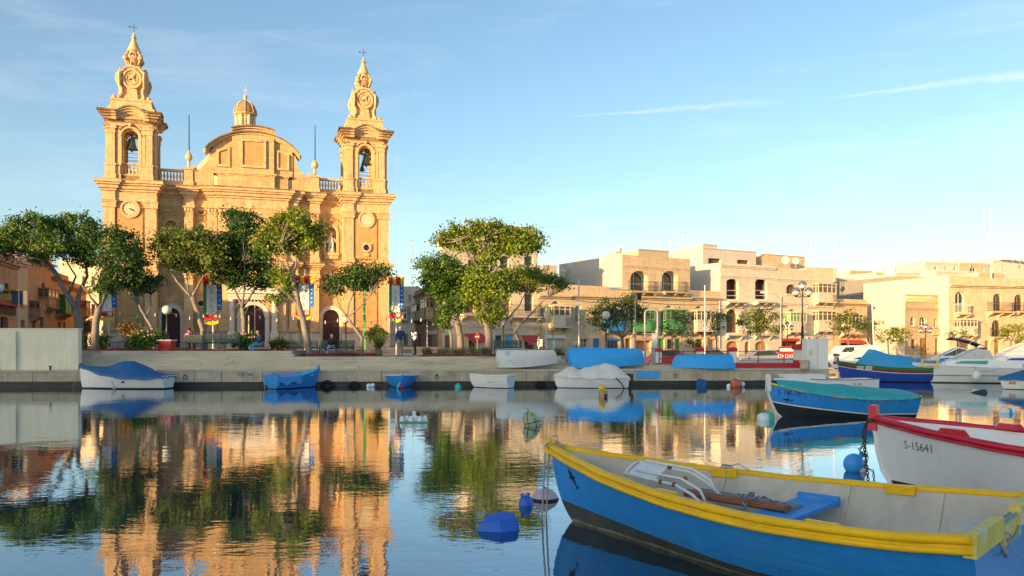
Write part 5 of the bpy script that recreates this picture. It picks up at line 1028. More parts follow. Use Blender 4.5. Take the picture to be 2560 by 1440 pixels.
# bushes, palm, grasses
def bush(label, px, py, rx, ry, d, z, mt, per=24, cl=34, ls=.085, flowers=0, cat='bush', name='bush', grp=None):
    c0 = P(px,py,d); o = Vector((c0.x,d,z)); rt = empty(name, o, 0, label, cat, grp); k = d/FPX
    bl = [((random.uniform(-.5,.5)*rx*k,random.uniform(-.35,.35)*rx*k,(c0.z-z)+random.uniform(-.45,.35)*ry*k),(rx*k*.62,rx*k*.6,ry*k*.62)) for _ in range(6)]+[((0,0,(c0.z-z)*.8),(rx*k*.85,rx*k*.7,ry*k*.85))]
    c, n = foliage(bl, cl, per, .14); m_ = c[:,2] > .01; c, n = c[m_], n[m_]
    co = bpy.data.objects.new('foliage', leaf_mesh('foliage', c, n, ls, mt)); C.objects.link(co); co.parent = rt
    mb = MB()
    for _ in range(7): g = Vector((random.uniform(-.5,.5)*rx*k,random.uniform(-.4,.4)*rx*k,(c0.z-z)*random.uniform(.7,1.3))); mb.tube([(0,0,-.05),g*.5+Vector((0,0,.05)),g],[.035,.025,.01],5)
    mb.build('stem', 'bark_brown', rt)
    for i in range(flowers):
        a = random.uniform(0,6.28); e = random.uniform(.1,1.2); p = Vector((math.cos(a)*math.sin(e)*rx*k, -abs(math.sin(a))*math.sin(e)*rx*k*.9-.05, (c0.z-z)+math.cos(e)*ry*k*.9))
        mb = MB()
        for q in range(5): t = 2*math.pi*q/5; mb.add([(0,0,0),(math.cos(t-.5)*.045,-.02,math.sin(t-.5)*.045),(math.cos(t)*.065,-.012,math.sin(t)*.065),(math.cos(t+.5)*.045,-.02,math.sin(t+.5)*.045)],[(0,1,2,3)])
        f = mb.build('flower','petal_pink',rt); f.location = p
    return rt
bush('rounded green bush dotted with pink flowers beside the red lamp pedestal', 356, 850, 48, 26, 47.2, 1.82, 'leaf_green', flowers=9)
bush('dark green bush with few flowers behind the whitewashed wall', 246, 852, 30, 22, 49.5, 1.82, 'leaf_dark', flowers=4)
bush('green bush with many pink flowers at the end of the back-facing bench', 612, 852, 30, 22, 47.5, 1.82, 'leaf_green', flowers=10)
bush('dry orange-brown shrub behind the flowering bush', 322, 825, 24, 22, 51, 1.82, 'leaf_dry', cl=20)
bush('dry yellow shrub at the end of the whitewashed wall', 214, 815, 18, 22, 52, 1.82, 'leaf_dry', cl=20)
bush('dry brown shrub behind the small palm', 940, 832, 28, 22, 50, 1.5, 'leaf_olive', cl=20)
bush('low dry shrub in the planter left of the empty bench', 697, 858, 16, 12, 48.5, 1.82, 'leaf_olive', cl=20)
def blades(label, name, spots, mt, h, lean, n, d, z, cat, wid=.02, kind=None, arch_=.6):
    p0 = P(spots[0][0],854,d); rt = empty(name, (p0.x,d,z), 0, label, cat)
    vs = []; fs = []
    for (px, w_) in spots:
        cx = X(px,d)-p0.x; ww_ = w_*d/FPX
        for i in range(n):
            bx, by = cx+random.uniform(-1,1)*ww_*.4, random.uniform(-.4,.4)*ww_; a = random.uniform(0,6.28); L_ = h*random.uniform(.6,1.15); ln = lean*random.uniform(.3,1.2)
            px_, py_ = -math.sin(a)*wid, math.cos(a)*wid; o = len(vs)
            for k in range(4):
                t = k/3; r_ = ln*L_*t**1.6; zz = L_*(t-arch_*.35*ln*t*t); w2 = 1-t*.85
                vs += [(bx+math.cos(a)*r_+px_*w2, by+math.sin(a)*r_+py_*w2, zz),(bx+math.cos(a)*r_-px_*w2, by+math.sin(a)*r_-py_*w2, zz)]
            fs += [(o,o+1,o+3,o+2),(o+2,o+3,o+5,o+4),(o+4,o+5,o+7,o+6)]
    me = bpy.data.meshes.new('leaves'); me.from_pydata(vs,[],fs); me.materials.append(MT(mt)); ob = bpy.data.objects.new('blades', me); C.objects.link(ob); ob.parent = rt
    return rt
for k,(px,w_) in enumerate(((1068,26),(1110,40),(1150,40),(1190,44),(1216,20))):
    blades(['short tuft of dry grass near the man in white','dry grass clump at the foot of the slim trunk','dry grass clump between two pale trunks','dry grass clump left of the tallest trunk','dry grass tuft touching the tallest trunk'][k], 'grass_clump', [(px,w_)], 'grass_dry', .55, .5, 260, 47.5+k*.3, 1.5, 'grass')
blades('spiky green yucca between the two upturned boats', 'yucca_plant', [(1400,26)], 'leaf_palm', 1.0, .7, 130, 50, 1.1, 'plant', .03)
blades('tall dry reed clump behind the big upturned blue boat', 'reed_clump', [(1446,40)], 'grass_dry', 1.25, .45, 420, 50.5, 1.0, 'plant', .02)
# date palm: feathered fronds
pr = P(948,880,47.8); pm = empty('palm', (pr.x,47.8,1.5), 0, 'young green palm with upright fronds on the promenade edge', 'palm')
mb = MB(); mb.lathe([(.16,-.05),(.20,.1),(.18,.3),(.10,.42)],10); mb.build('trunk','bark_brown',pm)
for i in range(20):
    a = i*2.4+random.uniform(-.2,.2); ln = random.uniform(.15,.95); L_ = random.uniform(.9,1.45); mb = MB(); pts = []
    for k in range(9):
        t = k/8; pts.append(Vector((math.cos(a)*ln*L_*t**1.3, math.sin(a)*ln*L_*t**1.3, .3+L_*(t-.42*ln*t*t))))
    mb.tube(pts,[.018-.0016*k for k in range(9)],4)
    sd = Vector((-math.sin(a),math.cos(a),0))
    for k in range(2,9):
        for f_ in (0,.5):
            p = pts[k] if not f_ else pts[k].lerp(pts[k-1],.5); tg = (pts[k]-pts[k-1]).normalized()
            for s in (-1,1):
                e = p+(sd*s*.8+tg*.7)*.30*(1.15-k/11); mb.add([p+tg*.02,p-tg*.02,e],[(0,1,2)])
    mb.build('frond','leaf_palm',pm)
# ------------------------------------------------------------------ boats
class Hull:
    def __init__(s, L, B, tr, zb, zm, zs, e=2., draft=.25, rake=.18, g=1.25, pb=.85, ps=.42, fore=.5):
        s.L, s.B, s.tr, s.e, s.draft, s.rake, s.g, s.pb, s.ps, s.fore = L, B, tr, e, draft, rake, g, pb, ps, fore
        s.c = np.polyfit([0,.6,1],[zb,zm,zs],2)
    def b(s, q): return max(.012, s.B*(1-(1-q)**s.e)*(1-(1-s.tr)*max(0,(q-.5)/.5)**2))
    def sh(s, q): return float(np.polyval(s.c, q))
    def zk(s, q): return -s.draft
    def pt(s, q, t, sd, out=0., dz=0.):
        p = s.pb+(s.ps-s.pb)*min(1,q/.55); z = s.zk(q)+(s.sh(q)-s.zk(q))*t**s.g
        x = q*s.L+(s.rake*(1-t)+s.fore*(1-t)**3)*(1-q)**3
        return (x, sd*(s.b(q)*t**p+out), z+dz)
    def tz(s, q, z): return max(0.,(z-s.zk(q))/(s.sh(q)-s.zk(q)))**(1/s.g)
def qs(n): return [(i/n)**1.35 for i in range(n+1)]
def outer(mb, H, bands, n=26, transom_m=0):
    """bands: [(top height or None for the sheer, material index, rows)] from the keel up"""
    Qs = qs(n); out = []
    lv = []                                            # per station the list of t values, and the material of every row
    rows = []
    for (z, m, k) in bands: rows += [m]*k
    for q in Qs:
        t0 = 0.; ts = [0.]
        for (z, m, k) in bands:
            t1 = 1. if z is None else min(.999, H.tz(q, z(q) if callable(z) else z))
            ts += [t0+(t1-t0)*(i+1)/k for i in range(k)]; t0 = t1
        lv.append(ts)
    for sd in (-1,1):
        for m_ in sorted(set(rows)):
            vs = []; fs = []
            for i, q in enumerate(Qs):
                for t in lv[i]: vs.append(H.pt(q,t,sd))
            k = len(lv[0])
            for i in range(n):
                for j in range(k-1):
                    if rows[j] == m_: fs.append((i*k+j,(i+1)*k+j,(i+1)*k+j+1,i*k+j+1))
            mb.add(vs, fs, m_)
    ts = lv[-1]; k = len(ts)                            # transom
    a = [H.pt(1,t,-1) for t in ts]; b = [H.pt(1,t,1) for t in ts]
    for j in range(k-1): mb.add([a[j],b[j],b[j+1],a[j+1]], [(0,1,2,3)], rows[j] if transom_m is None else (rows[j] if rows[j] != rows[-1] else transom_m))
def inner(mb, H, floor=.12, th=.045, n=26, m=0):
    Qs = [max(q,.02) for q in qs(n)]; rows = 6; fl = []
    for sd in (-1,1):
        vs = []; fs = []
        for q in Qs:
            tf = H.tz(q, floor)
            for j in range(rows+1):
                t = 1-(1-tf)*j/rows; x, y, z = H.pt(q,t,1); vs.append((min(x+(.05 if q < .1 else 0), H.L-th), sd*max(0,y-th), z-(.004 if j == 0 else 0)))
        k = rows+1
        for i in range(n):
            for j in range(rows): fs.append((i*k+j,i*k+j+1,(i+1)*k+j+1,(i+1)*k+j))
        mb.add(vs, fs, m); fl.append([vs[i*k+rows] for i in range(n+1)])
        ed = [(p[0],p[1],p[2]) for p in [vs[i*k] for i in range(n+1)]]; oe = [H.pt(q,1,sd) for q in Qs]
        mb.add(ed+oe, [(i,i+1,n+1+i+1,n+1+i) for i in range(n)], m)
    for i in range(n): mb.add([fl[0][i],fl[0][i+1],fl[1][i+1],fl[1][i]], [(0,1,2,3)], m)
    a = [H.pt(1,1-(1-H.tz(1,floor))*j/rows,1) for j in range(rows+1)]
    for j in range(rows): mb.add([(H.L-th,-a[j][1]+th,a[j][2]-.004),(H.L-th,a[j][1]-th,a[j][2]-.004),(H.L-th,a[j+1][1]-th,a[j+1][2]),(H.L-th,-a[j+1][1]+th,a[j+1][2])], [(0,1,2,3)], m)
def rail(mb, H, r=.045, out=.01, dz=0., flat=1., q0=0., q1=1., n=26, m=None, t=1., nn=8):
    for sd in (-1,1): mb.tube([H.pt(q0+(q1-q0)*q,t,sd,out+.05*r*math.sin(q*37+sd),dz+.07*r*math.sin(q*29+sd*2)) for q in qs(n)], [r*(1+.06*math.sin(q*53+sd*3)) for q in qs(n)], nn, m, flat=flat, up=(0,0,1))
def on_hull(H, sd, x, z, out=.006):
    q = min(max(x/H.L,0),1)
    for _ in range(3):
        t = H.tz(q, z); px_ = H.pt(q,t,sd)[0]; q = min(max(q+(x-px_)/H.L,0),1)
    return H.pt(q, H.tz(q,z), sd, out)
def decal(poly, H, sd, x0, z0, sx, sz, mt, parent, name, rot=0.):
    mb = MB(); c, s = math.cos(rot), math.sin(rot); bm = bmesh.new()
    f = bm.faces.new([bm.verts.new((p[0],p[1],0)) for p in poly]); bmesh.ops.triangulate(bm, faces=[f]); bmesh.ops.subdivide_edges(bm, edges=bm.edges[:], cuts=1, use_grid_fill=True)
    bm.verts.index_update(); vs = [tuple(v.co) for v in bm.verts]; fs = [tuple(v.index for v in f.verts) for f in bm.faces]; bm.free()
    mb.add([on_hull(H, sd, x0+(v[0]*c-v[1]*s)*sx, z0+(v[0]*s+v[1]*c)*sz) for v in vs], fs); return mb.build(name, mt, parent)
SHARK = [(-1,.05),(-.75,.16),(-.45,.22),(-.15,.23),(-.02,.48),(.10,.42),(.12,.20),(.45,.12),(.75,.05),(1.0,.34),(1.02,.25),(.92,.0),(1.0,-.25),(.78,-.05),(.5,-.05),(.15,-.12),(-.1,-.15),(-.12,-.42),(-.28,-.36),(-.35,-.15),(-.7,-.12),(-.98,-.03)]
def tarp(mb, H, ridge, over=.03, drop=.10, q0=.0, q1=1., n=56, k=28, wr=.02, pw=1.5, m=None, seed=1, wf=1.0):
    """cover stretched over the gunwales; ridge(q) is how far its middle stands above the sheer"""
    r = random.Random(seed); ph = [r.uniform(0,6.28) for _ in range(8)]
    def f(a, c):
        q = q0+(q1-q0)*a; w_ = (c*2-1); aw = abs(w_); b = H.b(q)*wf+over; z = H.sh(q)+.02; rg = ridge(q)
        if aw > .88: t = (aw-.88)/.12; y = b*(1+.02*t); zz = z-drop*t*(1+.25*math.sin(q*23+ph[0]))
        else: u = aw/.88; y = b*u; zz = z+rg*(1-u**pw)
        zz += wr*(math.sin(q*17+w_*5+ph[1])*.5+math.sin(q*31-w_*9+ph[2])*.35+math.sin(q*9+w_*14+ph[3])*.4-.9*abs(math.sin(q*13-w_*4+ph[4]))**6-.7*abs(math.sin(q*7+w_*9+ph[5]))**8)*(1-aw**4)
        x = H.pt(q,1,1)[0]
        if q <= q0+1e-6 and q0 <= 0: x -= .05
        if q >= 1-1e-6: x += .05; zz -= .12
        return (x, math.copysign(y, w_), zz)
    mb.grid(f, n, k, m)
def boat(name, label, bow, ang, cat='boat', group=None): return empty(name, (bow[0],bow[1],0), ang, label, cat, group)
def rope(mb, a, b, sag=.1, r=.012, n=10, m=None):
    a, b = Vector(a), Vector(b); mb.tube([a.lerp(b,i/n)-Vector((0,0,sag*4*(i/n)*(1-i/n))) for i in range(n+1)], r, 5, m)
def chain(mb, pts, link=.05, r=.007, m=None):
    pts = [Vector(p) for p in pts]; k = 0
    for a, b in zip(pts, pts[1:]):
        n = max(1, int((b-a).length/(link*.72)))
        for i in range(n):
            p = a.lerp(b,(i+.5)/n); t = (b-a).normalized(); s = t.orthogonal().normalized(); s = s if k % 2 else t.cross(s); k += 1
            mb.tube([p+t*math.cos(x)*link*.5+s*math.sin(x)*link*.3 for x in [2*math.pi*j/8 for j in range(8)]], r, 4, m, closed=True)

# --- the blue and yellow boat in front
H = Hull(5.32,1.40,.856,.945,.705,.80,1.908,.22,.22); YB = boat('rowing_boat','blue wooden rowing boat with yellow gunwales, nearest and largest in view',(.533,10.72),-.756)
mb = MB(); pl = lambda q: .26-.20*min(1,q*1.6)+.06*q; outer(mb, H, [(lambda q: .012,2,3),(lambda q: .035+.01*math.sin(q*40),2,1),(pl,1,4),(None,0,9)], 34, 0); mb.build('hull',['boat_blue','boat_antifoul','scum'],YB,40)
mb = MB(); inner(mb, H, .10, .05, 30); mb.build('inner_lining','boat_grey_in',YB,40)
mb = MB(); rail(mb, H, .052, .012, .012, .85, n=34, nn=10); mb.build('gunwale','boat_yellow',YB,True)
mb = MB(); rail(mb, H, .030, .012, -.080, 1., n=34, nn=8); mb.build('rubbing_strake','boat_yellow',YB,True)
mb = MB()
for k in range(7):                                     # yellow face plank between the two mouldings
    pass
for sd in (-1,1):
    mb.tube([H.pt(q,1,sd,.004,-.045) for q in qs(34)], .03, 6, flat=1.5, up=(0,0,1))
mb.build('face_strip','boat_yellow',YB,True)
mb = MB()
wb, zt = H.b(1), H.sh(1); mb.box(H.L-.06,H.L+.035,-wb-.02,-.30,zt-.13,zt+.055); mb.box(H.L-.06,H.L+.035,.34,wb+.02,zt-.13,zt+.055); mb.box(H.L-.058,H.L+.033,-.31,.35,zt-.20,zt-.03); mb.build('transom_cap','boat_yellow_worn',YB)
mb = MB(); mb.box(H.L-.22,H.L-.062,-.95,-.35,zt-.02,zt+.03); mb.build('transom_knee','boat_grey_in',YB)
mb = MB(); mb.taper(-.075,.10,-.06,.06,.86,1.04,.012); mb.build('stem_post','boat_yellow',YB)
mb = MB(); x0, x1 = 3.02, 3.46; b_ = H.pt(.57,H.tz(.57,.48),1)[1]-.075; mb.box(x0,x1,-b_,b_,.50,.545); mb.build('thwart','seat_blue',YB)
mb = MB(); mb.box(x0-.02,x1+.02,b_-.03,b_+.02,.485,.60); mb.build('thwart_cleat','seat_blue',YB); mb = MB(); mb.box(x0-.02,x1+.02,-b_-.02,-b_+.03,.485,.60); mb.build('thwart_cleat','seat_blue',YB)
for q in (.40,.66,.84):                            # ribs standing proud of the lining
    for sd in (-1,1):
        mb = MB(); tf = H.tz(q,.11); mb.tube([(q*H.L, sd*(abs(H.pt(q,1-(1-tf)*j/6,1)[1])-.055), H.pt(q,1-(1-tf)*j/6,1)[2]-.01) for j in range(7)], .028, 4, up=(1,0,0)); mb.build('rib','boat_grey_in',YB)
for (x_, sd) in ((2.12,1),(2.35,-1),(4.05,1),(4.15,-1)):   # rowlock blocks under the rail
    q = x_/H.L; p = H.pt(q,1,sd); mb = MB(); mb.cbox((x_,p[1]-sd*.07,p[2]+.005),(.30,.05,.10),math.atan2(H.pt(q+.02,1,sd)[1]-p[1],.02*H.L)); mb.build('rowlock_block','boat_yellow',YB)
decal(SHARK, H, -1, .52, .60, .17, .15, 'ink_black', YB, 'shark_decal', -.95)
# things lying in it
def inboat(name, fn, mats, label, cat, root=YB, smooth=False):
    mb = MB(); fn(mb); o = mb.build(name, mats, None, smooth); o.location = root.location; o.rotation_euler = root.rotation_euler; return tag(o, label, cat)
inboat('plank', lambda mb: (mb.tube([(2.0,.12,.57),(2.7,.06,.575),(3.30,-.02,.585)],[.075,.08,.07],10,flat=.62)), 'wood_red', 'red-brown rounded wooden spar lying along the blue rowing boat', 'spar', smooth=40)
inboat('board', lambda mb: mb.cbox((2.62,.30,.56),(1.35,.24,.03),-.10), 'wood_grey', 'weathered grey board lying beside the red-brown spar', 'board')
ch = empty('folding_chair', YB.location, YB.rotation_euler[2], 'folded white metal chair with rust patches lying in the blue rowing boat', 'chair')
def uframe(w_, a, b, rz): 
    return [(a[0],a[1]-w_/2,a[2]),(a[0]+(b[0]-a[0])*.92,a[1]-w_/2,a[2]+(b[2]-a[2])*.92),(b[0],a[1]-w_/2+.06,b[2]),(b[0],a[1]+w_/2-.06,b[2]),(a[0]+(b[0]-a[0])*.92,a[1]+w_/2,a[2]+(b[2]-a[2])*.92),(a[0],a[1]+w_/2,a[2])]
def tilt(p): return (p[0]+.02, -.02+(p[1])*.72+ (p[2]-.72)*.1, p[2]+.02+p[1]*.30)
mb = MB(); mb.tube([tilt(p) for p in ((1.30,-.2,.79),(2.0,-.2,.74),(2.22,-.2,.66),(2.46,-.2,.50))],.018,8); mb.tube([tilt(p) for p in ((1.30,.2,.79),(2.0,.2,.74),(2.22,.2,.66),(2.46,.2,.50))],.018,8); mb.tube([tilt(p) for p in ((1.30,-.2,.79),(1.27,-.1,.795),(1.27,.1,.795),(1.30,.2,.79))],.018,8); mb.build('chair_frame','metal_white',ch,True)
mb = MB(); mb.tube([tilt(p) for p in ((1.42,-.15,.83),(2.05,-.15,.80),(2.30,-.15,.70),(2.38,-.15,.58))],.016,8); mb.tube([tilt(p) for p in ((1.42,.15,.83),(2.05,.15,.80),(2.30,.15,.70),(2.38,.15,.58))],.016,8); mb.build('chair_leg','metal_white',ch,True)
mb = MB(); mb.add([tilt(p) for p in ((1.34,-.18,.805),(1.72,-.18,.775),(1.72,.18,.775),(1.34,.18,.805),(1.34,-.18,.785),(1.72,-.18,.755),(1.72,.18,.755),(1.34,.18,.785))],[(0,1,2,3),(4,5,6,7),(0,1,5,4),(2,3,7,6),(1,2,6,5),(0,3,7,4)]); mb.build('seat','metal_white',ch)
for p in ((1.80,-.2,.755),(1.98,-.2,.742),(2.04,.0,.74),(1.75,.18,.775)): mb = MB(); mb.ball(tilt(p),.030,8); mb.build('hinge','metal_rust',ch,True)
def _ch(mb):
    chain(mb, [(2.72,.02,.66),(2.80,-.06,.665),(2.86,.08,.67),(2.95,-.08,.66),(3.0,.05,.665),(3.12,.0,.64),(3.2,.12,.60),(3.32,.05,.60)], .06, .007); chain(mb, [(2.86,.08,.67),(2.9,.0,.70),(2.84,-.1,.66),(2.9,-.16,.55),(2.8,-.2,.52)], .06,.007)
inboat('mooring_chain', _ch, 'chain_steel', 'tangled steel chain heaped on the spar beside the blue seat', 'chain')
def _rp(mb):
    p = Vector((-.06,-.02,.93))
    for k in range(4): mb.tube([(-.02+.10*k*.5+.08*math.cos(a)*.9, .085*math.sin(a), .985-.02*k+.05*math.cos(a)) for a in [2*math.pi*i/12 for i in range(12)]], .009, 5, closed=True)
    rope(mb,(-.08,-.03,.95),(-.02,-.19,-.2),-.02); rope(mb,(-.06,.03,.95),(.03,-.16,-.2),-.03); mb.tube([(-.05,0,1.0),(-.02,.02,1.08),(.05,.05,1.10),(.09,.03,1.03),(.05,.0,.97)],.009,5)
inboat('mooring_rope', _rp, 'rope_grey', 'grey mooring rope tied round the yellow bow and hanging into the water', 'rope')
def _rp2(mb):
    q = 2.12/H.L; p = Vector(H.pt(q,1,1))
    for k in range(4): mb.tube([(p.x+.03*k-.05, p.y+.085*math.cos(a), p.z+.01+.085*math.sin(a)) for a in [2*math.pi*i/12 for i in range(12)]], .008, 5, closed=True)
    rope(mb,(p.x-.06,p.y-.08,p.z),(p.x-.05,p.y-.16,.15),0,.006); mb.tube([(p.x+.05,p.y,p.z+.09),(p.x+.15,p.y+.02,p.z+.12),(p.x+.24,p.y,p.z+.08),(p.x+.3,p.y-.02,p.z+.07)],.007,5)
inboat('lashing', _rp2, 'rope_grey', 'thin grey cord lashed round the far yellow gunwale', 'rope')
def _rp3(mb):
    mb.tube([(5.36+.03*math.sin(a*2),-.30+.10*math.cos(a),.62+.10*math.sin(a)) for a in [2*math.pi*i/12 for i in range(12)]], .012, 5, closed=True); rope(mb,(5.37,-.22,.66),(5.37,.22,.70),.05,.011); rope(mb,(5.37,-.2,.6),(5.42,.5,.2),.0,.004)
inboat('stern_rope', _rp3, 'rope_grey', 'short rope loop on the worn yellow transom', 'rope')

# --- the white and red boat
H = Hull(4.8,1.28,.68,1.06,.845,.72,2.8,.25,.14,1.2,.8,.42,.45); RB_ = boat('rowing_boat','white rowing boat with glossy red gunwales and a tall red bow post',(6.15,13.52),-.86)
mb = MB(); outer(mb, H, [(.05,1,3),(None,0,10)], 34, 0); mb.build('hull',['boat_white','boat_black'],RB_,40)
mb = MB(); inner(mb, H, .12, .06, 30); mb.build('inner_lining','boat_white',RB_,40)
mb = MB(); rail(mb, H, .052, .0, .012, .95, n=34, nn=10); mb.build('gunwale','boat_red',RB_,True)
mb = MB(); rail(mb, H, .022, .03, -.055, 1., n=34); mb.build('rubbing_strake','boat_red',RB_,True)
mb = MB(); mb.taper(-.085,.07,-.07,.07,.86,1.27,.012); mb.box(-.07,.05,-.055,.055,1.27,1.285); mb.build('bow_post','boat_red',RB_)
mb = MB(); mb.tube([(-.03,0,1.02),(.02,0,.8),(.06,0,.5),(.14,0,.2),(.3,0,-.05)],[.045,.04,.04,.04,.04],6); mb.build('stem','boat_white',RB_)
for (x_,sd) in ((1.55,-1),(1.75,1)):
    q = x_/H.L; p = H.pt(q,1,sd); mb = MB(); mb.add([(x_+dx,p[1]-sd*(.02+w_)+ (dx*0),p[2]+z_) for dx,w_,z_ in ((-.24,0,.04),(.24,0,.03),(.16,.13,.03),(-.16,.13,.04),(-.17,0,.13),(.17,0,.12),(.10,.12,.12),(-.10,.12,.13))],[(0,1,2,3),(4,5,6,7),(0,1,5,4),(1,2,6,5),(2,3,7,6),(3,0,4,7)]); mb.build('rowlock_block','boat_red',RB_)
mb = MB(); b_ = H.pt(.51,H.tz(.51,.5),1)[1]-.09; mb.box(2.45,2.85,-b_,b_,.52,.56); mb.build('thwart','boat_white',RB_)
mb = MB(); mb.box(2.44,2.449,-b_,b_,.50,.57); mb.build('thwart_edge','wood_red',RB_)
lettering('S-15641', .19, lambda x, y: on_hull(H,-1,.92+x*.9,.70+y), 'ink_grey', RB_, 'registration')
for sd in (-1,):
    pass
def _cn(mb):
    chain(mb, [(-.09,-.06,1.02),(-.13,-.05,.75),(-.12,-.10,.5),(-.10,-.05,.2),(-.05,-.1,-.1)], .07,.010); chain(mb, [(-.11,-.03,1.0),(-.2,.0,.8),(-.15,-.06,.6),(-.25,-.02,.5),(-.15,-.1,.42)], .06,.009); chain(mb,[(-.13,-.1,.62),(-.02,-.2,.42),(-.05,-.25,.25),(.1,-.25,.2),(.12,-.25,-.05)],.06,.007)
    for k in range(3): mb.tube([(-.01+.10*math.cos(a), .10*math.sin(a), 1.0+.025*k) for a in [2*math.pi*i/14 for i in range(14)]], .010, 5, closed=True)
inboat('mooring_chain', _cn, 'chain_rusty', 'rusty mooring chain hanging from the red bow post into the water', 'chain', RB_)

# --- the blue boat under a teal cover
H = Hull(4.5,.95,.85,1.09,.64,.70,1.8,.28,.16,1.15,.9,.45,.6); TB = boat('rowing_boat','blue rowing boat with white waterline stripe under a teal cover',(8.075,25.05),.062)
mb = MB(); l1 = lambda q: .48-.40*min(1,q*1.5)**.7+.02*q; outer(mb, H, [(l1,2,5),(lambda q: l1(q)+.035,1,1),(None,0,8)], 34, 0); mb.build('hull',['boat_blue','boat_white','boat_black'],TB,40)
mb = MB(); rail(mb, H, .03, .01, -.03, 1.3, n=30); mb.build('gunwale','boat_yellow',TB,True)
mb = MB(); tarp(mb, H, lambda q: .06+.26*math.sin(min(1,max(0,(q-.02)/.98))*math.pi)**.7, .04, .07, .05, 1.0, wr=.018); mb.build('cover','tarp_teal',TB,40)
mb = MB(); mb.taper(-.09,.06,-.06,.06,.80,1.33,.01); mb.tube([(-.03,0,1.0),(.0,0,.7),(.10,0,.4),(.25,0,.1),(.5,0,-.1)],[.05,.045,.045,.045,.045],6); mb.build('stem_post','boat_white',TB)
for i in range(9):
    q = .14+.095*i; p = H.pt(q,1,-1,.05,-.03); mb = MB(); mb.tube([(p[0],p[1],p[2]-.03),(p[0]+.03,p[1]-.005,p[2]-.10),on_hull(H,-1,p[0]+.06,p[2]-.19,.012)],.007,5); mb.build('cover_tie','rope_grey',TB)
lettering('S 18010', .21, lambda x, y: on_hull(H,-1,.58+x*.95,.745+y-x*.10), 'ink_black', TB, 'registration'); decal(SHARK, H, -1, .55, .53, .15, .15, 'ink_black', TB, 'shark_decal', -.12)
inboat('mooring_rope', lambda mb: (rope(mb,(-.08,-.03,.98),(-.22,-.5,-.1),.03,.012), rope(mb,(-.06,.0,.9),(-.10,-.1,.6),.02,.012)), 'rope_grey', 'rope running from the white stem of the teal-covered boat into the water', 'rope', TB)

# --- boats along the quay
def wl(px, py): return (X(px, D(py,0)), D(py,0))
H = Hull(4.55,.92,.75,1.17,.60,.66,2.2,.3,.05,1.1,.8,.42,.2); b0 = boat('rowing_boat','white rowing boat with yellow stripe under a peaked blue cover by the steps',(X(200,40.2),40.2),-.03)
mb = MB(); outer(mb, H, [(.06,1,3),(lambda q: H.sh(q)-.10,0,6),(lambda q: H.sh(q)-.06,2,1),(None,0,2)], 28, 0); mb.build('hull',['boat_white','boat_black','boat_yellow'],b0,40)
def _rg(q):
    k = [(0,.02),(.15,.12),(.35,.42),(.50,.74),(.60,.80),(.72,.60),(.85,.28),(.95,.12),(1,.02)]
    for (a,x),(b,y) in zip(k,k[1:]):
        if q <= b: return x+(y-x)*(q-a)/(b-a)
    return .02
mb = MB(); tarp(mb, H, _rg, .05, .12, 0, 1, wr=.03, pw=1.25, seed=4); mb.build('cover','tarp_blue',b0,40)
mb = MB(); mb.tube([(2.0,-.97,.60),(2.12,-.93,.35),(2.25,-.86,.02)],[.035,.06,.07],8); mb.build('fender','boat_white',b0,True)
mb = MB(); mb.taper(-.03,.10,-.05,.05,1.05,1.28,.01); mb.build('stem_post','boat_blue_deep',b0)
for (x_,z_,r_) in ((2.55,.36,.05),(2.62,.33,.035),(2.5,.33,.03),(3.35,.48,.025),(3.6,.50,.03)): mb = MB(); mb.add([on_hull(H,-1,x_+r_*math.cos(a)*1.4,z_+r_*math.sin(a)) for a in [2*math.pi*i/8 for i in range(8)]],[tuple(range(8))]); mb.build('hull_mark','ink_black',b0)
inboat('mooring_rope', lambda mb: rope(mb,(-.03,0,1.0),(-.75,.6,.02),.05,.014), 'rope_grey', 'rope from the peaked-cover boat down to the foot of the whitewashed wall', 'rope', b0)
# light blue boat with a tilted stern cover
H = Hull(2.75,.70,.85,.98,.62,.62,2.2,.2,.1); b0 = boat('rowing_boat','small light blue rowing boat with its stern half covered',(X(797,41.7),41.7),R(-132))
mb = MB(); outer(mb, H, [(.04,1,2),(None,0,7)], 22, 0); mb.build('hull',['boat_blue','boat_black'],b0,40); mb = MB(); inner(mb, H, .1, .04, 20); mb.build('inner_lining','boat_cyan',b0,40); mb = MB(); rail(mb, H, .03, .0, .01, n=20); mb.build('gunwale','boat_cyan',b0,True)
mb = MB(); tarp(mb, H, lambda q: .16, .05, .34, .50, 1.0, 14, 14, .012); mb.build('cover','boat_blue',b0,40); mb = MB(); mb.box(2.75,2.83,-.64,.64,.18,.70); mb.build('stern_flap','boat_blue',b0)
mb = MB(); mb.taper(-.05,.06,-.04,.04,.85,1.12,.01); mb.build('stem_post','boat_blue',b0); mb = MB(); mb.box(.55,.9,-.3,.3,.62,.66); mb.build('foredeck','buoy_white',b0)
mb = MB(); mb.tube([(2.86,-.40,.50),(2.90,-.38,.25),(2.88,-.46,.0)],.02,6); mb.build('rope_tail','rope_grey',b0)
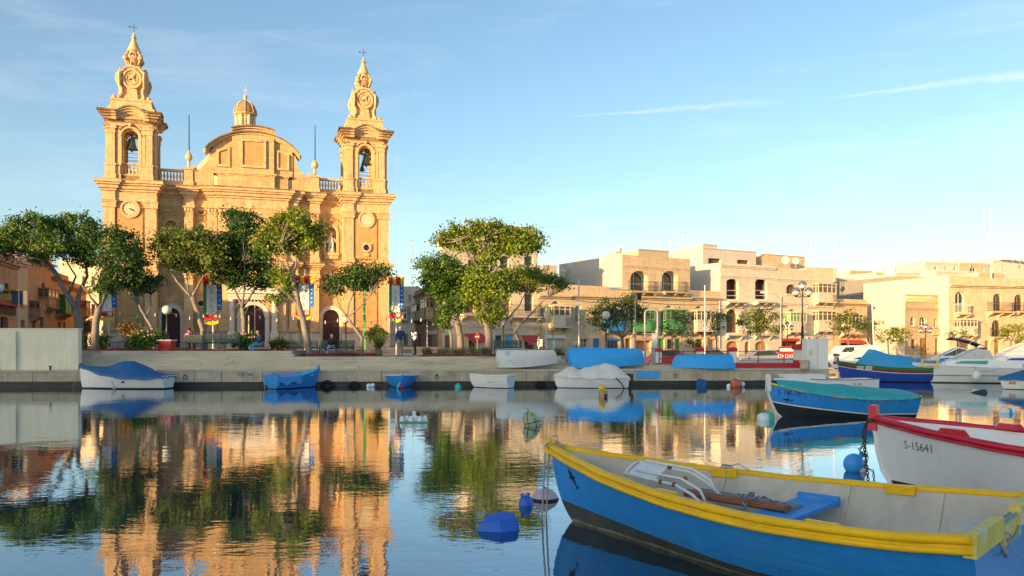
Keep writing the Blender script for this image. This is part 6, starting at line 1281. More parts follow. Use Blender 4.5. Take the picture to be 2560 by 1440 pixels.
# bright blue dinghy, bow to the camera
H = Hull(2.7,.92,.92,.66,.60,.60,2.6,.15,.10); b0 = boat('dinghy','bright blue clinker dinghy with pale rim, bow to the viewer',(X(1006,40.2),40.2),R(100))
mb = MB(); outer(mb, H, [(.03,1,2),(None,0,6)], 20, 0); mb.build('hull',['boat_blue','boat_black'],b0,40); mb = MB(); inner(mb, H, .1, .04, 20); mb.build('inner_lining','boat_sky',b0,40); mb = MB(); rail(mb, H, .028, .0, .01, n=20); mb.build('gunwale','boat_white',b0,True)
mb = MB(); [rail(mb, H, .012, .004, 0, n=20, t=t) for t in (.86,.72,.58)]; mb.build('lapped_strake','boat_blue',b0,True)
mb = MB(); mb.taper(-.05,.05,-.04,.04,.5,.74,.008); mb.build('stem_post','boat_blue',b0); mb = MB(); mb.tube([(-.08,.12,.30),(-.18,.26,.02)],.05,8); mb.build('fender','boat_cyan',b0,True)
# small white dinghy
H = Hull(2.35,.62,.9,.68,.60,.66,2.6,.15,.12); b0 = boat('dinghy','small white clinker dinghy moored stern to the viewer',(X(1174,41.3),41.3),R(-24))
mb = MB(); outer(mb, H, [(.03,1,2),(None,0,6)], 20, 0); mb.build('hull',['boat_white','boat_antifoul'],b0,40); mb = MB(); inner(mb, H, .1, .04, 20); mb.build('inner_lining','boat_white',b0,40); mb = MB(); rail(mb, H, .028, .0, .01, n=20); mb.build('gunwale','boat_white',b0,True)
mb = MB(); [rail(mb, H, .012, .004, 0, n=20, t=t) for t in (.86,.72,.58)]; mb.build('lapped_strake','boat_white',b0,True); mb = MB(); mb.box(2.35,2.40,-.52,.52,.60,.68); mb.build('transom_cap','boat_white',b0)
lettering('SJG 574', .12, lambda x, y: on_hull(H,-1,1.45+x,.32+y), 'ink_grey', b0, 'registration')
# white motor boat under a pale cover
H = Hull(3.7,.78,.95,.62,.58,.60,2.4,.2,.05); b0 = boat('motor_boat','white motor boat under a lumpy pale cover with an outboard engine',(X(1386,40.6),40.6),R(2))
mb = MB(); outer(mb, H, [(.03,1,2),(None,0,7)], 22, 0); mb.build('hull',['boat_white','boat_antifoul'],b0,40); mb = MB(); rail(mb, H, .03, .0, -.02, n=20); mb.build('gunwale','boat_white',b0,True)
def _rg(q):
    k = [(0,.03),(.10,.22),(.17,.48),(.24,.44),(.34,.32),(.55,.55),(.72,.66),(.86,.55),(.95,.25),(1,.05)]
    for (a,x),(b,y) in zip(k,k[1:]):
        if q <= b: return x+(y-x)*(q-a)/(b-a)
    return .05
mb = MB(); tarp(mb, H, _rg, .05, .10, 0, 1.0, wr=.05, pw=1.8, seed=9); mb.build('cover','tarp_white',b0,40)
mb = MB(); mb.box(3.74,4.02,-.16,.16,.30,.72); mb.box(3.82,3.94,-.06,.06,-.3,.3); mb.box(3.72,3.80,-.2,.2,.2,.5); mb.build('outboard_engine','plastic_dark',b0)
mb = MB(); mb.tube([(3.0,-.80,.55),(3.3,-.82,.25),(3.42,-.84,.02)],.03,6); mb.build('fender','dark_metal',b0)
# upturned boats on the ledge and steps
def upturned(label, px, d, z, ang, L, B, sh, mt, tilt_, keel=None, extra=None, patch=None):
    H = Hull(L,B,.8,sh,sh*.9,sh*.92,2.2,.06,.1,1.1,.8,.40,.2); rt = empty('upturned_boat',(X(px,d),d,z),ang,label,'boat','boats stored upside down on the quay')
    def fl(mb): mb.v = [(x, y*math.cos(tilt_)-(sh-zz)*math.sin(tilt_), y*math.sin(tilt_)+(sh-zz)*math.cos(tilt_)+abs(math.sin(tilt_))*B*.72) for x,y,zz in mb.v]
    mb = MB(); outer(mb, H, [(None,0,9)], 26, 0); fl(mb); mb.build('hull',[mt],rt,45)
    mb = MB(); rail(mb, H, .032, .0, -.01, n=20); fl(mb); mb.build('gunwale',extra or mt,rt,True)
    mb = MB(); mb.tube([(x_,0,-.07) for x_ in (L*.12,L*.4,L*.7,L)],.03,5); fl(mb); mb.build('keel',keel or mt,rt)
    mb = MB(); [rail(mb, H, .010, .004, 0, n=20, t=t) for t in (.85,.7,.52)]; fl(mb); mb.build('lapped_strake',mt,rt,True)
    mb = MB(); b_ = H.b(1); mb.box(L-.01,L+.03,-b_,b_,sh*.5,sh*.92); fl(mb); mb.build('transom',extra or mt,rt)
    return rt
upturned('flaking white rowing boat lying upside down on the steps', 1394, 44.0, .96, R(186), 3.35, .80, .74, 'boat_white_old', R(-24), 'metal_rust')
upturned('large sky blue rowing boat lying upside down on the ledge', 1611, 44.4, .90, R(182), 4.25, 1.0, .80, 'boat_sky', R(-20), None, 'boat_sky')
upturned('smaller sky blue rowing boat lying upside down near the red railing wall', 1678, 43.4, .87, R(4), 3.3, .82, .62, 'boat_sky', R(10), 'wood_grey')
# low white boat behind the teal-covered one
H = Hull(4.6,.75,.85,.72,.62,.66,2.2,.2,.1); b0 = boat('rowing_boat','low white rowing boat with a white locker behind the teal-covered boat',(X(1936,36.5),36.5),R(3))
mb = MB(); outer(mb, H, [(.05,1,2),(None,0,6)], 20, 0); mb.build('hull',['boat_white','boat_antifoul'],b0,40); mb = MB(); inner(mb, H, .15, .04, 20); mb.build('inner_lining','boat_white',b0,40); mb = MB(); mb.box(.35,2.2,-.45,.35,.45,.86); mb.build('locker','boat_white',b0); mb = MB(); rail(mb, H, .025, 0, .01, n=18); mb.build('gunwale','wood_grey',b0,True)
lettering('SL 084', .15, lambda x, y: on_hull(H,-1,3.6+x,.42+y), 'ink_grey', b0, 'registration'); mb = MB(); mb.box(4.64,4.86,-.12,.12,.15,.62); mb.build('outboard_engine','paint_white',b0)
# painted fishing boat with green and maroon bands and a sky blue tarpaulin
H = Hull(6.6,1.15,.5,1.18,.80,.95,2.2,.3,.12,1.1,.8,.42,.4); b0 = boat('fishing_boat','dark blue fishing boat with green and maroon rails under a sky blue tarpaulin',(X(2094,47.5),47.5),R(-12))
mb = MB(); S_ = H.sh; outer(mb, H, [(.05,4,2),(lambda q: S_(q)-.30,0,5),(lambda q: S_(q)-.265,3,1),(lambda q: S_(q)-.10,2,2),(None,1,2)], 26, 0); mb.build('hull',['boat_blue_deep','boat_green','boat_maroon','boat_white','boat_black'],b0,40)
mb = MB(); rail(mb, H, .035, .0, .02, n=22); mb.build('gunwale','boat_green',b0,True)
def _rg(q):
    k = [(.16,.10),(.26,.95),(.33,1.0),(.45,.78),(.7,.55),(.9,.42),(1,.3)]
    if q <= .16: return .1
    for (a,x),(b,y) in zip(k,k[1:]):
        if q <= b: return x+(y-x)*(q-a)/(b-a)
    return .3
mb = MB(); tarp(mb, H, _rg, -.10, .04, .16, .96, wr=.04, pw=1.6, seed=12); mb.build('cover','tarp_sky',b0,40)
for k in (0,1): mb = MB(); mb.add([on_hull(H,-1,1.0+.45*k+dx,.70+dz) for dx,dz in ((0,0),(.35,0),(.35,.22),(0,.22))],[(0,1,2,3)]); mb.build('number_plate','boat_white',b0)
lettering('MFB', .17, lambda x, y: on_hull(H,-1,1.17+x,.81+y,.012), 'ink_black', b0, 'registration'); lettering('0482', .16, lambda x, y: on_hull(H,-1,1.62+x*.9,.81+y,.012), 'ink_black', b0, 'registration')
mb = MB(); mb.ring([(4.3,.95),(5.2,.95),(5.2,1.35),(4.3,1.35)],[(4.4,1.02),(5.1,1.02),(5.1,1.28),(4.4,1.28)],-1.12,-1.05); mb.build('hatch_frame','boat_yellow',b0); mb = MB(); mb.taper(-.06,.08,-.06,.06,1.0,1.42,.01); mb.build('stem_post','boat_green',b0)
# motor cruisers
def cruiser(label, px, d, ang, L, B, stripe, fender=True, cab=1.0, bim=None, txt=None, rails_=True):
    H = Hull(L,B,.9,1.05,.92,.85,2.6,.3,.7,1.0,1.0,.5,.9); rt = boat('motor_cruiser',label,(X(px,d),d),ang,'boat','motor cruisers in the marina')
    mb = MB(); outer(mb, H, [(.06,1,2),(.40,0,3),(.46,2,1),(None,0,5)], 28, 0); mb.build('hull',['boat_white','boat_antifoul',stripe],rt,35)
    mb = MB(); rail(mb, H, .035, .0, .0, n=24); mb.build('rub_rail','boat_white',rt,True)
    mb = MB(); mb.grid(lambda a, c: (a*L*.98, (c*2-1)*H.b(a)*.97, H.sh(a)+.02+.10*(1-abs(c*2-1)**2)*(1-a)), 20, 6); mb.build('deck','boat_white',rt,40)
    x0, x1, x2, x3 = L*.20, L*.38, L*.52, L*.62; w_ = B*.62; zt = 1.0
    def trunk(mb):                                      # cabin trunk
        rows = [(x0,.15,.02),(L*.28,.60,.20),(x1,.78,.40*cab),(x2,.82,.46*cab),(x3,.85,.45*cab),(L*.96,.85,.28)]; vs = []
        for x_,k,hh in rows: z = H.sh(x_/L); vs += [(x_,-w_*k*1.12,z),(x_,-w_*k,z+hh),(x_,w_*k,z+hh),(x_,w_*k*1.12,z)]
        fs = [(i*4+j,(i+1)*4+j,(i+1)*4+j+1,i*4+j+1) for i in range(len(rows)-1) for j in range(3)]+[(20,21,22,23)]; mb.add(vs, fs)
    mb = MB(); trunk(mb); mb.build('cabin','boat_white',rt,30)
    z1 = H.sh(.45)+.46*cab
    mb = MB(); mb.add([(x1,-w_*.78,z1-.08),(x1,w_*.78,z1-.08),(x2+.35,w_*.72,z1+.52),(x2+.35,-w_*.72,z1+.52)],[(0,1,2,3)]); mb.add([(x1,-w_*.78,z1-.08),(x2+.35,-w_*.72,z1+.52),(x3+.3,-w_*.82,z1+.42),(x3+.5,-w_*.86,z1-.04)],[(0,1,2,3)]); mb.add([(x1,w_*.78,z1-.08),(x2+.35,w_*.72,z1+.52),(x3+.3,w_*.82,z1+.42),(x3+.5,w_*.86,z1-.04)],[(0,1,2,3)]); mb.build('windscreen','wall_grey' if bim is None else 'glass_dark',rt)
    mb = MB()
    for s in (-1,1): mb.tube([(x1,s*w_*.78,z1-.06),(x2+.35,s*w_*.72,z1+.53),(x3+.3,s*w_*.82,z1+.43),(x3+.5,s*w_*.86,z1-.02)],.025,6)
    mb.tube([(x2+.35,-w_*.72,z1+.53),(x2+.35,w_*.72,z1+.53)],.025,6); mb.tube([(x1,-w_*.78,z1-.06),(x1,w_*.78,z1-.06)],.025,6); mb.build('windscreen_frame','boat_white',rt)
    for s in (-1,1): mb = MB(); mb.add([(x1-.2,s*(w_*.86+.012),H.sh(.35)+.16),(x3+.1,s*(w_*.94+.012),H.sh(.6)+.16),(x3+.2,s*(w_*.92+.012),H.sh(.6)+.36),(x1+.2,s*(w_*.84+.012),H.sh(.4)+.30)],[(0,1,2,3)]); mb.build('side_window',stripe,rt)
    if txt: lettering(txt, .16, lambda x, y: (L*.62+x, -H.b(.62)-.015, .72+y), 'buoy_teal', rt, 'boat_name')
    if rails_:
        mb = MB()
        for s in (-1,1):
            mb.tube([(q*L, s*H.b(q)*.92, H.sh(q)+.02+.38) for q in (.02,.12,.25,.36)],.014,5)
            for q in (.03,.14,.26,.36): mb.tube([(q*L, s*H.b(q)*.92, H.sh(q)),(q*L, s*H.b(q)*.92, H.sh(q)+.40)],.012,5)
        mb.build('bow_rail','pole_grey',rt)
    if bim:
        mb = MB(); mb.grid(lambda a, c: (x2+a*L*.36, (c*2-1)*w_*1.05, z1+1.05+.18*math.sin(math.pi*c)-.5*a*a), 8, 8); mb.grid(lambda a, c: (x2+L*.36+.25*a, (c*2-1)*w_*1.05, z1+.55-.5*a), 4, 4); mb.build('canopy',bim,rt,40)
        mb = MB(); [mb.tube([(x2+o,s*w_,z1),(x2+o2,s*w_,z1+1.05)],.015,5) for s in (-1,1) for o,o2 in ((.2,.05),(.3,1.2))]; mb.build('canopy_frame','pole_grey',rt)
    if fender:
        f = empty('fender_buoy', rt.location, ang, 'round white fender hanging on '+fender, 'fender'); p = H.pt(.5,1,-1)
        mb = MB(); mb.ball((p[0],p[1]-.26,.42),.22,14,sc=(1,1,1.08)); mb.tube([(p[0],p[1]-.26,.64),(p[0],p[1]-.26,.72)],.06,8); mb.build('ball','buoy_white',f,True); mb = MB(); mb.tube([(p[0],p[1]-.26,.70),(p[0],p[1]-.03,p[2]+.05)],.012,5); mb.build('cord','rope_grey',f)
    return rt
cruiser('white motor cruiser with teal stripe moored in front of the marina', 2281, 46.0, R(-6), 5.9, 1.15, 'paint_teal', 'the teal-striped cruiser', txt='Rainbow 590')
cruiser('white cabin cruiser with blue stripe behind the teal-striped one', 2402, 54.0, R(-5), 7.2, 1.35, 'boat_blue_deep', 'the blue-striped cabin cruiser', 1.6, None)
cruiser('motor cruiser with a navy canopy behind the fishing boat', 2262, 55.0, R(-8), 5.6, 1.1, 'boat_blue_deep', None, 1.0, 'tarp_navy')
cruiser('small white cabin boat behind the white service cabinet', 2070, 57.0, R(-4), 4.6, .95, 'glass_dark', None, 1.4, None, None, False)
cruiser('white cruiser half hidden at the far right of the marina', 2505, 62.0, R(-4), 7.0, 1.3, 'boat_blue_deep', None, 1.5, 'tarp_navy')
H = Hull(4.2,.85,.8,.55,.48,.55,2.2,.2,.1); b0 = boat('rowing_boat','white boat under a blue cover at the right picture edge',(X(2500,39.5),39.5),R(-12))
mb = MB(); outer(mb, H, [(.03,1,2),(None,0,6)], 20, 0); mb.build('hull',['boat_white_old','boat_antifoul'],b0,40); mb = MB(); tarp(mb, H, lambda q: .05+.75*min(1,q/.45)-.25*max(0,q-.5), .05, .10, .0, 1., wr=.03, pw=1.3); mb.build('cover','tarp_blue',b0,40)
mb = MB(); mb.add([on_hull(H,-1,.35+dx,.25+dz) for dx,dz in ((0,0),(.28,0),(.28,.14),(0,.14))],[(0,1,2,3)]); mb.build('number_plate','paint_orange',b0)
# ------------------------------------------------------------------ buoys and floats
def buoy(label, px, py, fn, mats, name='buoy', cat='buoy', grp='mooring buoys', smooth=40):
    x, d = wl(px, py); mb = MB(); fn(mb); o = mb.build(name, mats, None, smooth); o.location = (x,d,0); o.scale = (.82,.82,.82) if 'royal' in label else (1,1,1); return tag(o, label, cat, grp)
def twin(mb, r): mb.ball((0,0,r*.5),r,12,0); mb.ball((r*1.5,.05,r*.65),r*.95,12,0); mb.tube([(r*.3,0,r*.9),(r*1.2,0,r*.9)],r*.3,6,0)
def jug(mb, a, h, m=0): mb.lathe([(a*.5,-.1),(a,.0),(a,h*.7),(a*.8,h*.85),(a*.35,h*.93),(a*.35,h)],10,(0,0,0),0,m); mb.tube([(a*.5,0,h*.75),(a*.75,0,h*1.0),(a*.2,0,h*1.05)],a*.12,5,m)
buoy('pair of white floats beside the bright blue dinghy', 922, 968, lambda mb: twin(mb,.13), 'buoy_white')
buoy('small red ball float under the bow of the bright blue dinghy', 1002, 971, lambda mb: (mb.ball((0,0,.06),.11,12), mb.tube([(0,0,.15),(0,0,.2)],.03,6)), 'paint_red')
buoy('teal canister float between the blue dinghy and the white dinghy', 1145, 970, lambda mb: (mb.lathe([(.13,-.2),(.16,-.15),(.16,.12),(.12,.18),(.05,.2)],12), mb.cbox((0,0,.22),(.12,.04,.05))), 'buoy_teal')
buoy('light blue jug float at the stern of the white dinghy', 1256, 969, lambda mb: (jug(mb,.20,.34), mb.box(-.16,.12,-.21,-.18,.02,.10,1)), ['buoy_blue','buoy_white'])
buoy('tan barrel float with yellow cap in front of the pale-covered motor boat', 1508, 992, lambda mb: (mb.lathe([(.16,-.15),(.20,-.1),(.20,.22),(.17,.26)],12,(0,0,0),0,0), mb.ball((-.05,0,.37),.15,12,1), mb.tube([(.07,-.19,.05),(.1,-.24,.1)],.06,8,2)), ['buoy_tan','boat_yellow','dark_metal'])
buoy('tilted dark blue drum float before the smaller upturned blue boat', 1754, 966, lambda mb: (mb.cbox((0,0,.14),(.42,.34,.40),.2,0,.25), mb.cbox((.02,0,.30),(.30,.30,.14),.2,0,.25)), 'tarp_blue')
buoy('faded red ball buoy with white floats near the red railing wall', 1840, 968, lambda mb: (mb.ball((0,0,.18),.30,14,0,(1,1,.95)), mb.ball((-.38,0,.06),.12,10,1), mb.ball((.36,.1,.14),.14,10,1), mb.tube([(0,0,.4),(.08,0,.5),(.16,0,.42)],.03,5,1)), ['buoy_orange','buoy_white'])
buoy('white and green float at the bow of the teal-covered boat', 1914, 1050, lambda mb: (mb.lathe([(.10,-.14),(.17,-.08),(.19,.06),(.17,.16),(.08,.21)],12,(-.06,0,0),0,0), mb.lathe([(.10,-.10),(.17,-.04),(.18,.12),(.14,.22),(.05,.25)],12,(.10,.05,0),0,1)), ['buoy_white','buoy_teal'])
buoy('small square raft of white bottles in open water', 1035, 1055, lambda mb: ([mb.lathe([(.04,-.05),(.075,-.02),(.075,.12),(.05,.17),(.02,.19)],8,(-.33+.13*i,-.1+.1*(i%2),0),0,0) for i in range(6)], mb.box(-.42,.42,-.2,.2,-.03,.03,1), mb.tube([(0,.05,.1),(0,.05,.32)],.05,6,0)), ['buoy_white','paint_green'], 'bottle_raft', 'float')
def netfl(mb):
    mb.lathe([(.02,-.25),(.17,-.12),(.22,.06),(.20,.24),(.11,.38),(.02,.43)],14,(0,0,0),0,0); mb.v = [(x+z*-.28, y, z*.9+x*.28) for x,y,z in mb.v]
    for k in range(3): a = math.pi*k/3; mb.tube([(math.cos(a)*.225*math.sin(t)-.28*(.1-.33*math.cos(t)), math.sin(a)*.225*math.sin(t), .09-.30*math.cos(t)) for t in [math.pi*(i/10)*2 for i in range(11)]],.010,5,1)
    mb.tube([(.225*math.cos(t)-.03,.225*math.sin(t),.10+.06*math.cos(t)) for t in [2*math.pi*i/14 for i in range(14)]],.012,5,1,closed=True); mb.tube([(-.10,0,.40),(-.18,0,.50)],.03,6,0)
buoy('pale olive net float bound with dark cord in open water', 1332, 1064, netfl, ['buoy_olive','dark_metal'])
def bigblue(mb):
    vs = [(-.33,-.17,-.05),(.10,-.26,-.06),(.37,-.10,-.04),(.36,.16,-.04),(-.12,.2,-.05),(-.24,-.12,.12),(.06,-.16,.17),(.33,-.07,.16),(.30,.12,.22),(.10,.10,.26),(-.12,.10,.20)]
    mb.add(vs, [(0,1,6,5),(1,2,7,6),(2,3,8,7),(3,4,10,9,8),(4,0,5,10),(5,6,9,10),(6,7,8,9)])
o = buoy('large royal blue moulded float in the foreground water', 1240, 1322, bigblue, 'buoy_royal'); md = o.modifiers.new('bevel','BEVEL'); md.width = .018; md.segments = 2; md.limit_method = 'ANGLE'
buoy('small royal blue canister float with two lugs beside the lilac buoy', 1315, 1262, lambda mb: (mb.lathe([(.10,-.14),(.13,-.08),(.125,.06),(.09,.14),(.03,.17)],12), mb.tube([(-.06,-.03,.13),(-.085,-.05,.19),(-.03,-.05,.20)],.022,6), mb.tube([(.03,-.03,.14),(.06,-.05,.21),(.0,-.05,.20)],.022,6)), 'buoy_royal')
buoy('flat lilac mooring buoy with dark waterline before the yellow bow', 1362, 1248, lambda mb: (mb.lathe([(.0,.17),(.09,.15),(.17,.09),(.20,.03)],18,(0,0,0),0,0), mb.lathe([(.205,.03),(.21,.0),(.16,-.08)],18,(0,0,0),0,1), mb.ball((0,0,.165),.02,8,1)), ['buoy_lilac','weed_dark'])
buoy('bright blue ball buoy hanging by the red-posted boat', 2135, 1178, lambda mb: (mb.ball((0,0,.13),.185,20,0,(1,1,1.05)), mb.tube([(.08,-.05,.27),(.15,-.08,.34)],.05,8,0), mb.ball((.10,-.15,.03),.06,10,1)), ['buoy_blue','buoy_lilac'])
buoy('white and blue capsule float in the water right of the teal-covered boat', 2518, 1033, lambda mb: (mb.tube([(-.26,0,.05),(-.2,0,.05),(.12,0,.05),(.2,0,.05),(.26,0,.05)],[.05,.12,.12,.11,.04],12,0), mb.tube([(.0,0,.05),(.1,0,.05)],.123,12,1)), ['buoy_white','buoy_blue'])
buoy('dark wedge-shaped float beyond the teal-covered boat', 2447, 982, lambda mb: mb.add([(-.3,-.2,-.02),(.3,-.2,-.02),(.3,.2,-.02),(-.3,.2,-.02),(-.26,0,.06),(.27,-.1,.17),(.27,.12,.17),(-.2,.1,.06)],[(0,1,5,4),(1,2,6,5),(2,3,7,6),(3,0,4,7),(4,5,6,7)]), 'plastic_dark')
# ------------------------------------------------------------------ promenade furniture
def gz(px, d): return 1.82 if X(px,d) < -12.2 else 1.5
def bench(label, px0, px1, d, z, face=0.):
    """slatted green bench: every slat and end frame its own part; face 0 looks at the camera"""
    w_ = (px1-px0)*d/FPX; rt = empty('bench',(X((px0+px1)/2,d),d,z),face,label,'bench','green slatted benches')
    for i in range(5): mb = MB(); mb.cbox((0,-.20+.105*i,.44+.006*i),(w_,.075,.028)); mb.build('seat_slat','bench_green',rt)
    for i in range(6): mb = MB(); mb.cbox((0,.28+.022*i,.51+.078*i),(w_,.025,.058)); mb.build('back_slat','bench_green',rt)
    for s in (-1,0,1):
        if s == 0 and w_ < 1.6: continue
        mb = MB(); x = s*(w_/2-.05); mb.tube([(x,-.25,0),(x,-.24,.42),(x,.24,.43),(x,.42,.95)],.022,6); mb.tube([(x,.30,0),(x,.24,.43)],.022,6)
        if s: mb.tube([(x,-.24,.42),(x,-.24,.64),(x,.32,.66)],.02,6)
        mb.build('end_frame','bench_green',rt)
    return rt
bench('green slatted bench seen from behind, beside the flowering bush', 513, 604, 46.6, 1.82, math.pi)
bench('short dark green bench where a person in red sits', 470, 512, 48.2, 1.82, math.pi)
bench('dark green empty bench left of the curving trunk', 716, 798, 49.0, 1.5, math.pi)
bench('green bench on the steps edge where a man sits cross-legged', 800, 884, 46.6, 1.5, 0)
bench('dark bench seen from behind next to the tallest trunk', 1234, 1304, 49.2, 1.5, math.pi)
# low iron fence round the flower beds
fn_ = empty('garden_fence', (0,0,0), 0, 'low black iron fence between the promenade beds and the church', 'fence')
xs = [X(p,54.0) for p in range(255,1010,42)]
for a, b in zip(xs, xs[1:]):
    z = 1.82 if b < -11.6 else 1.5
    def f(mb):
        for zz in (.50,.10): mb.box(a,b,53.985,54.015,z+zz-.018,z+zz+.018)
        n = 8
        for i in range(n): x = a+(b-a)*i/n; r = .02 if i == 0 else .011; mb.box(x-r,x+r,54-r,54+r,z,z+.50)
    mb = MB(); f(mb); mb.build('fence_panel','dark_metal',fn_)
# kerbs and soil beds
def bed(label, px0, px1, d0, d1, z, h=.09):
    x0, x1 = X(px0,d0), X(px1,d0); rt = empty('flower_bed',(x0,d0,z),0,label,'flower bed','red-kerbed beds'); w_ = x1-x0; dp = d1-d0
    for (a,b,c,e) in ((0,w_,0,.14),(0,w_,dp-.14,dp),(0,.14,.142,dp-.142),(w_-.14,w_,.142,dp-.142)):
        n = max(1,int(max(b-a,e-c)/1.0))
        for i in range(n):
            mb = MB()
            if b-a > e-c: mb.box(a+(b-a)*i/n+.004,a+(b-a)*(i+1)/n-.004,c,e,-.02,h)
            else: mb.box(a,b,c+(e-c)*i/n+.004,c+(e-c)*(i+1)/n-.004,-.02,h)
            mb.build('kerb_stone','kerb_red',rt)
    mb = MB(); mb.box(.13,w_-.13,.13,dp-.13,-.02,h-.05); mb.build('soil','soil',rt)
bed('red-kerbed bed round the leaning tree at the whitewashed wall', 214, 396, 47.0, 51.5, 1.82)
bed('long red-kerbed bed behind the cross-legged man', 745, 930, 47.3, 51, 1.5, .13)
bed('red-kerbed bed of dry grass under the tallest tree', 1052, 1236, 46.4, 54, 1.5)
bed('red-kerbed bed behind the back-facing bench', 452, 690, 47.4, 52, 1.82, .06)
# globe lamps
def globe_lamp(label, px, d, z, gy, r=.26, ped=False):
    zt = CH+(HZ-gy)/FPX*d; rt = empty('street_lamp',(X(px,d),d,z),0,label,'lamp post','white globe lamps')
    b = .62 if ped else 0
    if ped:
        mb = MB(); mb.box(-.38,.38,-.38,.38,0,.58); mb.build('pedestal','paint_red',rt); mb = MB(); mb.box(-.44,.44,-.44,.44,.582,.66); mb.build('pedestal_cap','paint_white',rt); b = .66
    mb = MB(); mb.lathe([(.16,b),(.15,b+.15),(.09,b+.25),(.06,b+.6),(.045,zt-z-r-.1),(.08,zt-z-r-.04),(.10,zt-z-r+.02)],10); mb.build('post','bench_green' if ped else 'dark_metal',rt,40); mb = MB(); mb.ball((0,0,zt-z),r,18); mb.build('globe','globe_white',rt,True)
globe_lamp('white globe lamp on a red pedestal before the first side door', 417, 47.6, 1.82, 775, .27, True)
globe_lamp('white globe lamp before the second side door', 864, 53.2, 1.82, 799, .24)
globe_lamp('pale globe lamp at the left picture edge above the whitewashed wall', -2, 46, 1.82, 720, .26)
globe_lamp('pale globe lamp before the pale house, behind the forked tree', 1259, 58, .25, 808, .2)
globe_lamp('globe lamp before the blue closed balcony', 1515, 64, .25, 788, .34)
mb = MB(); mb.lathe([(.07,0),(.05,.3),(.04,2.2),(.06,2.25)],8); o = mb.build('post','paint_cream',None,40); o.location = (X(622,52.5),52.5,1.82); tag(o,'plain cream post standing before the main portal','post')
def triple(label, px, d, z, gy, sp, r, h0=0, name='street_lamp'):
    zt = CH+(HZ-gy)/FPX*d-z; rt = empty(name,(X(px,d),d,z),0,label,'lamp post','three-globe lamps'); w_ = sp*d/FPX
    mb = MB(); mb.lathe([(.16,h0),(.14,h0+.25),(.09,h0+.32),(.075,h0+1.2),(.09,h0+1.25),(.05,h0+1.3),(.04,zt-.9*r*2.4),(.03,zt-r)],12); mb.build('post','dark_metal',rt,40)
    za = zt-r*2.6
    for s in (-1,1): mb = MB(); mb.tube([(0,0,za),(s*w_*.45,0,za-.10),(s*w_*.9,0,za-.05),(s*w_,0,za+.16),(s*w_,0,zt-r*2.4)],.028,6); mb.tube([(s*w_*.2,0,za-.02),(s*w_*.35,0,za+.12),(s*w_*.5,0,za+.05)],.018,5); mb.build('arm','dark_metal',rt,True)
    for (x,zz) in ((-w_,zt-r*1.6),(w_,zt-r*1.6),(0,zt)):
        mb = MB(); mb.ball((x,0,zz),r,18); 
        mb.m = [0 if sum(mb.v[i][2] for i in f)/len(f) > zz-r*.15 else 1 for f in mb.f]; mb.build('globe',['globe_smoke','globe_white'],rt,True); mb = MB(); mb.lathe([(.07,zz-r-.10),(.10,zz-r+.01)],10,(x,0,0)); mb.build('globe_cup','dark_metal',rt)
    return rt
triple('large black lamp post with three smoked globes on the red and white column', 2006, 45.6, .9, 712, 16, .235, 1.05)
triple('distant three-globe lamp post before the narrow pale house', 1968, 72, .25, 809, 11, .2)
triple('three-globe lamp post in front of the three arched windows', 2314, 70, .25, 815, 12, .2)
# red and white columns, railing, low red wall at the quay end
def column(label, px0, px1, py0, py1, d, grp='red and white quay posts'):
    z0, z1 = CH+(HZ-py1)/FPX*d, CH+(HZ-py0)/FPX*d; w_ = (px1-px0)*d/FPX/2; z0 = min(z0, .9); rt = empty('quay_post',(X((px0+px1)/2,d),d,z0),0,label,'post',grp); h = z1-z0
    mb = MB(); mb.box(-w_,w_,-w_,w_,0,h*.78); mb.build('shaft','paint_white',rt); mb = MB(); mb.box(-w_*1.25,w_*1.25,-w_*1.25,w_*1.25,h*.782,h*.95); mb.lathe([(w_*1.2*1.35,h*.95),(w_*.6,h)],4,ph=math.pi/4); mb.build('cap','paint_red',rt); mb = MB(); mb.box(-w_*1.15,w_*1.15,-w_*1.15,w_*1.15,-.02,.16); mb.build('foot','paint_red',rt)
column('red-capped white post beside the grey metal gate', 1640, 1653, 870, 901, 48.5); column('red-capped white post behind the smaller upturned blue boat', 1742, 1757, 868, 892, 50); column('red-capped white post at the end of the red wall', 1825, 1840, 868, 912, 46.0); column('small red-capped post beyond the big upturned blue boat', 1592, 1602, 872, 890, 53); column('squat red-topped post beside the service cabinet', 2086, 2096, 884, 900, 52)
rt = empty('lamp_column',(X(2000,45.6),45.6,.6),0,'broad red and white column carrying the three-globe lamp','column')
mb = MB(); mb.box(-.30,.34,-.3,.3,0,.70); mb.build('red_base','paint_red',rt); mb = MB(); mb.box(-.28,.32,-.28,.28,.702,1.30); mb.build('white_shaft','paint_white',rt); mb = MB(); mb.box(-.36,.40,-.36,.36,1.302,1.62); mb.build('red_cap','paint_red',rt)
rt = empty('low_wall',(X(1832,45.6),45.6,.6),0,'low red-painted wall along the quay end','wall'); Lw = X(1990,45.6)-X(1832,45.6)
for i in range(6): mb = MB(); mb.box(Lw*i/6+.004,Lw*(i+1)/6-.004,-.14,.14,.2,.54); mb.build('wall_block','paint_red',rt)
mb = MB(); mb.box(0,Lw,-.12,.12,0,.2); mb.build('footing','quay_stone',rt)
rt = empty('quay_railing',(X(1648,48.3),48.3,.85),math.atan2(45.9-48.3,X(1985,45.9)-X(1648,48.3)),'thin black railing running behind the upturned boats to the lamp column','railing'); Lr = 8.6
for i in range(6):
    a, b = Lr*i/6, Lr*(i+1)/6
    def f(mb):
        mb.tube([(a,0,.0),(a,0,.95)],.025,6)
        for zz in (.93,.5): mb.tube([(a,0,zz),(b,0,zz)],.018,6)
    mb = MB(); f(mb); mb.build('railing_panel','dark_metal',rt)
rt = empty('service_cabinet',(X(2038,44.2),44.2,.86),QA,'tall white service cabinet at the quay corner','cabinet')
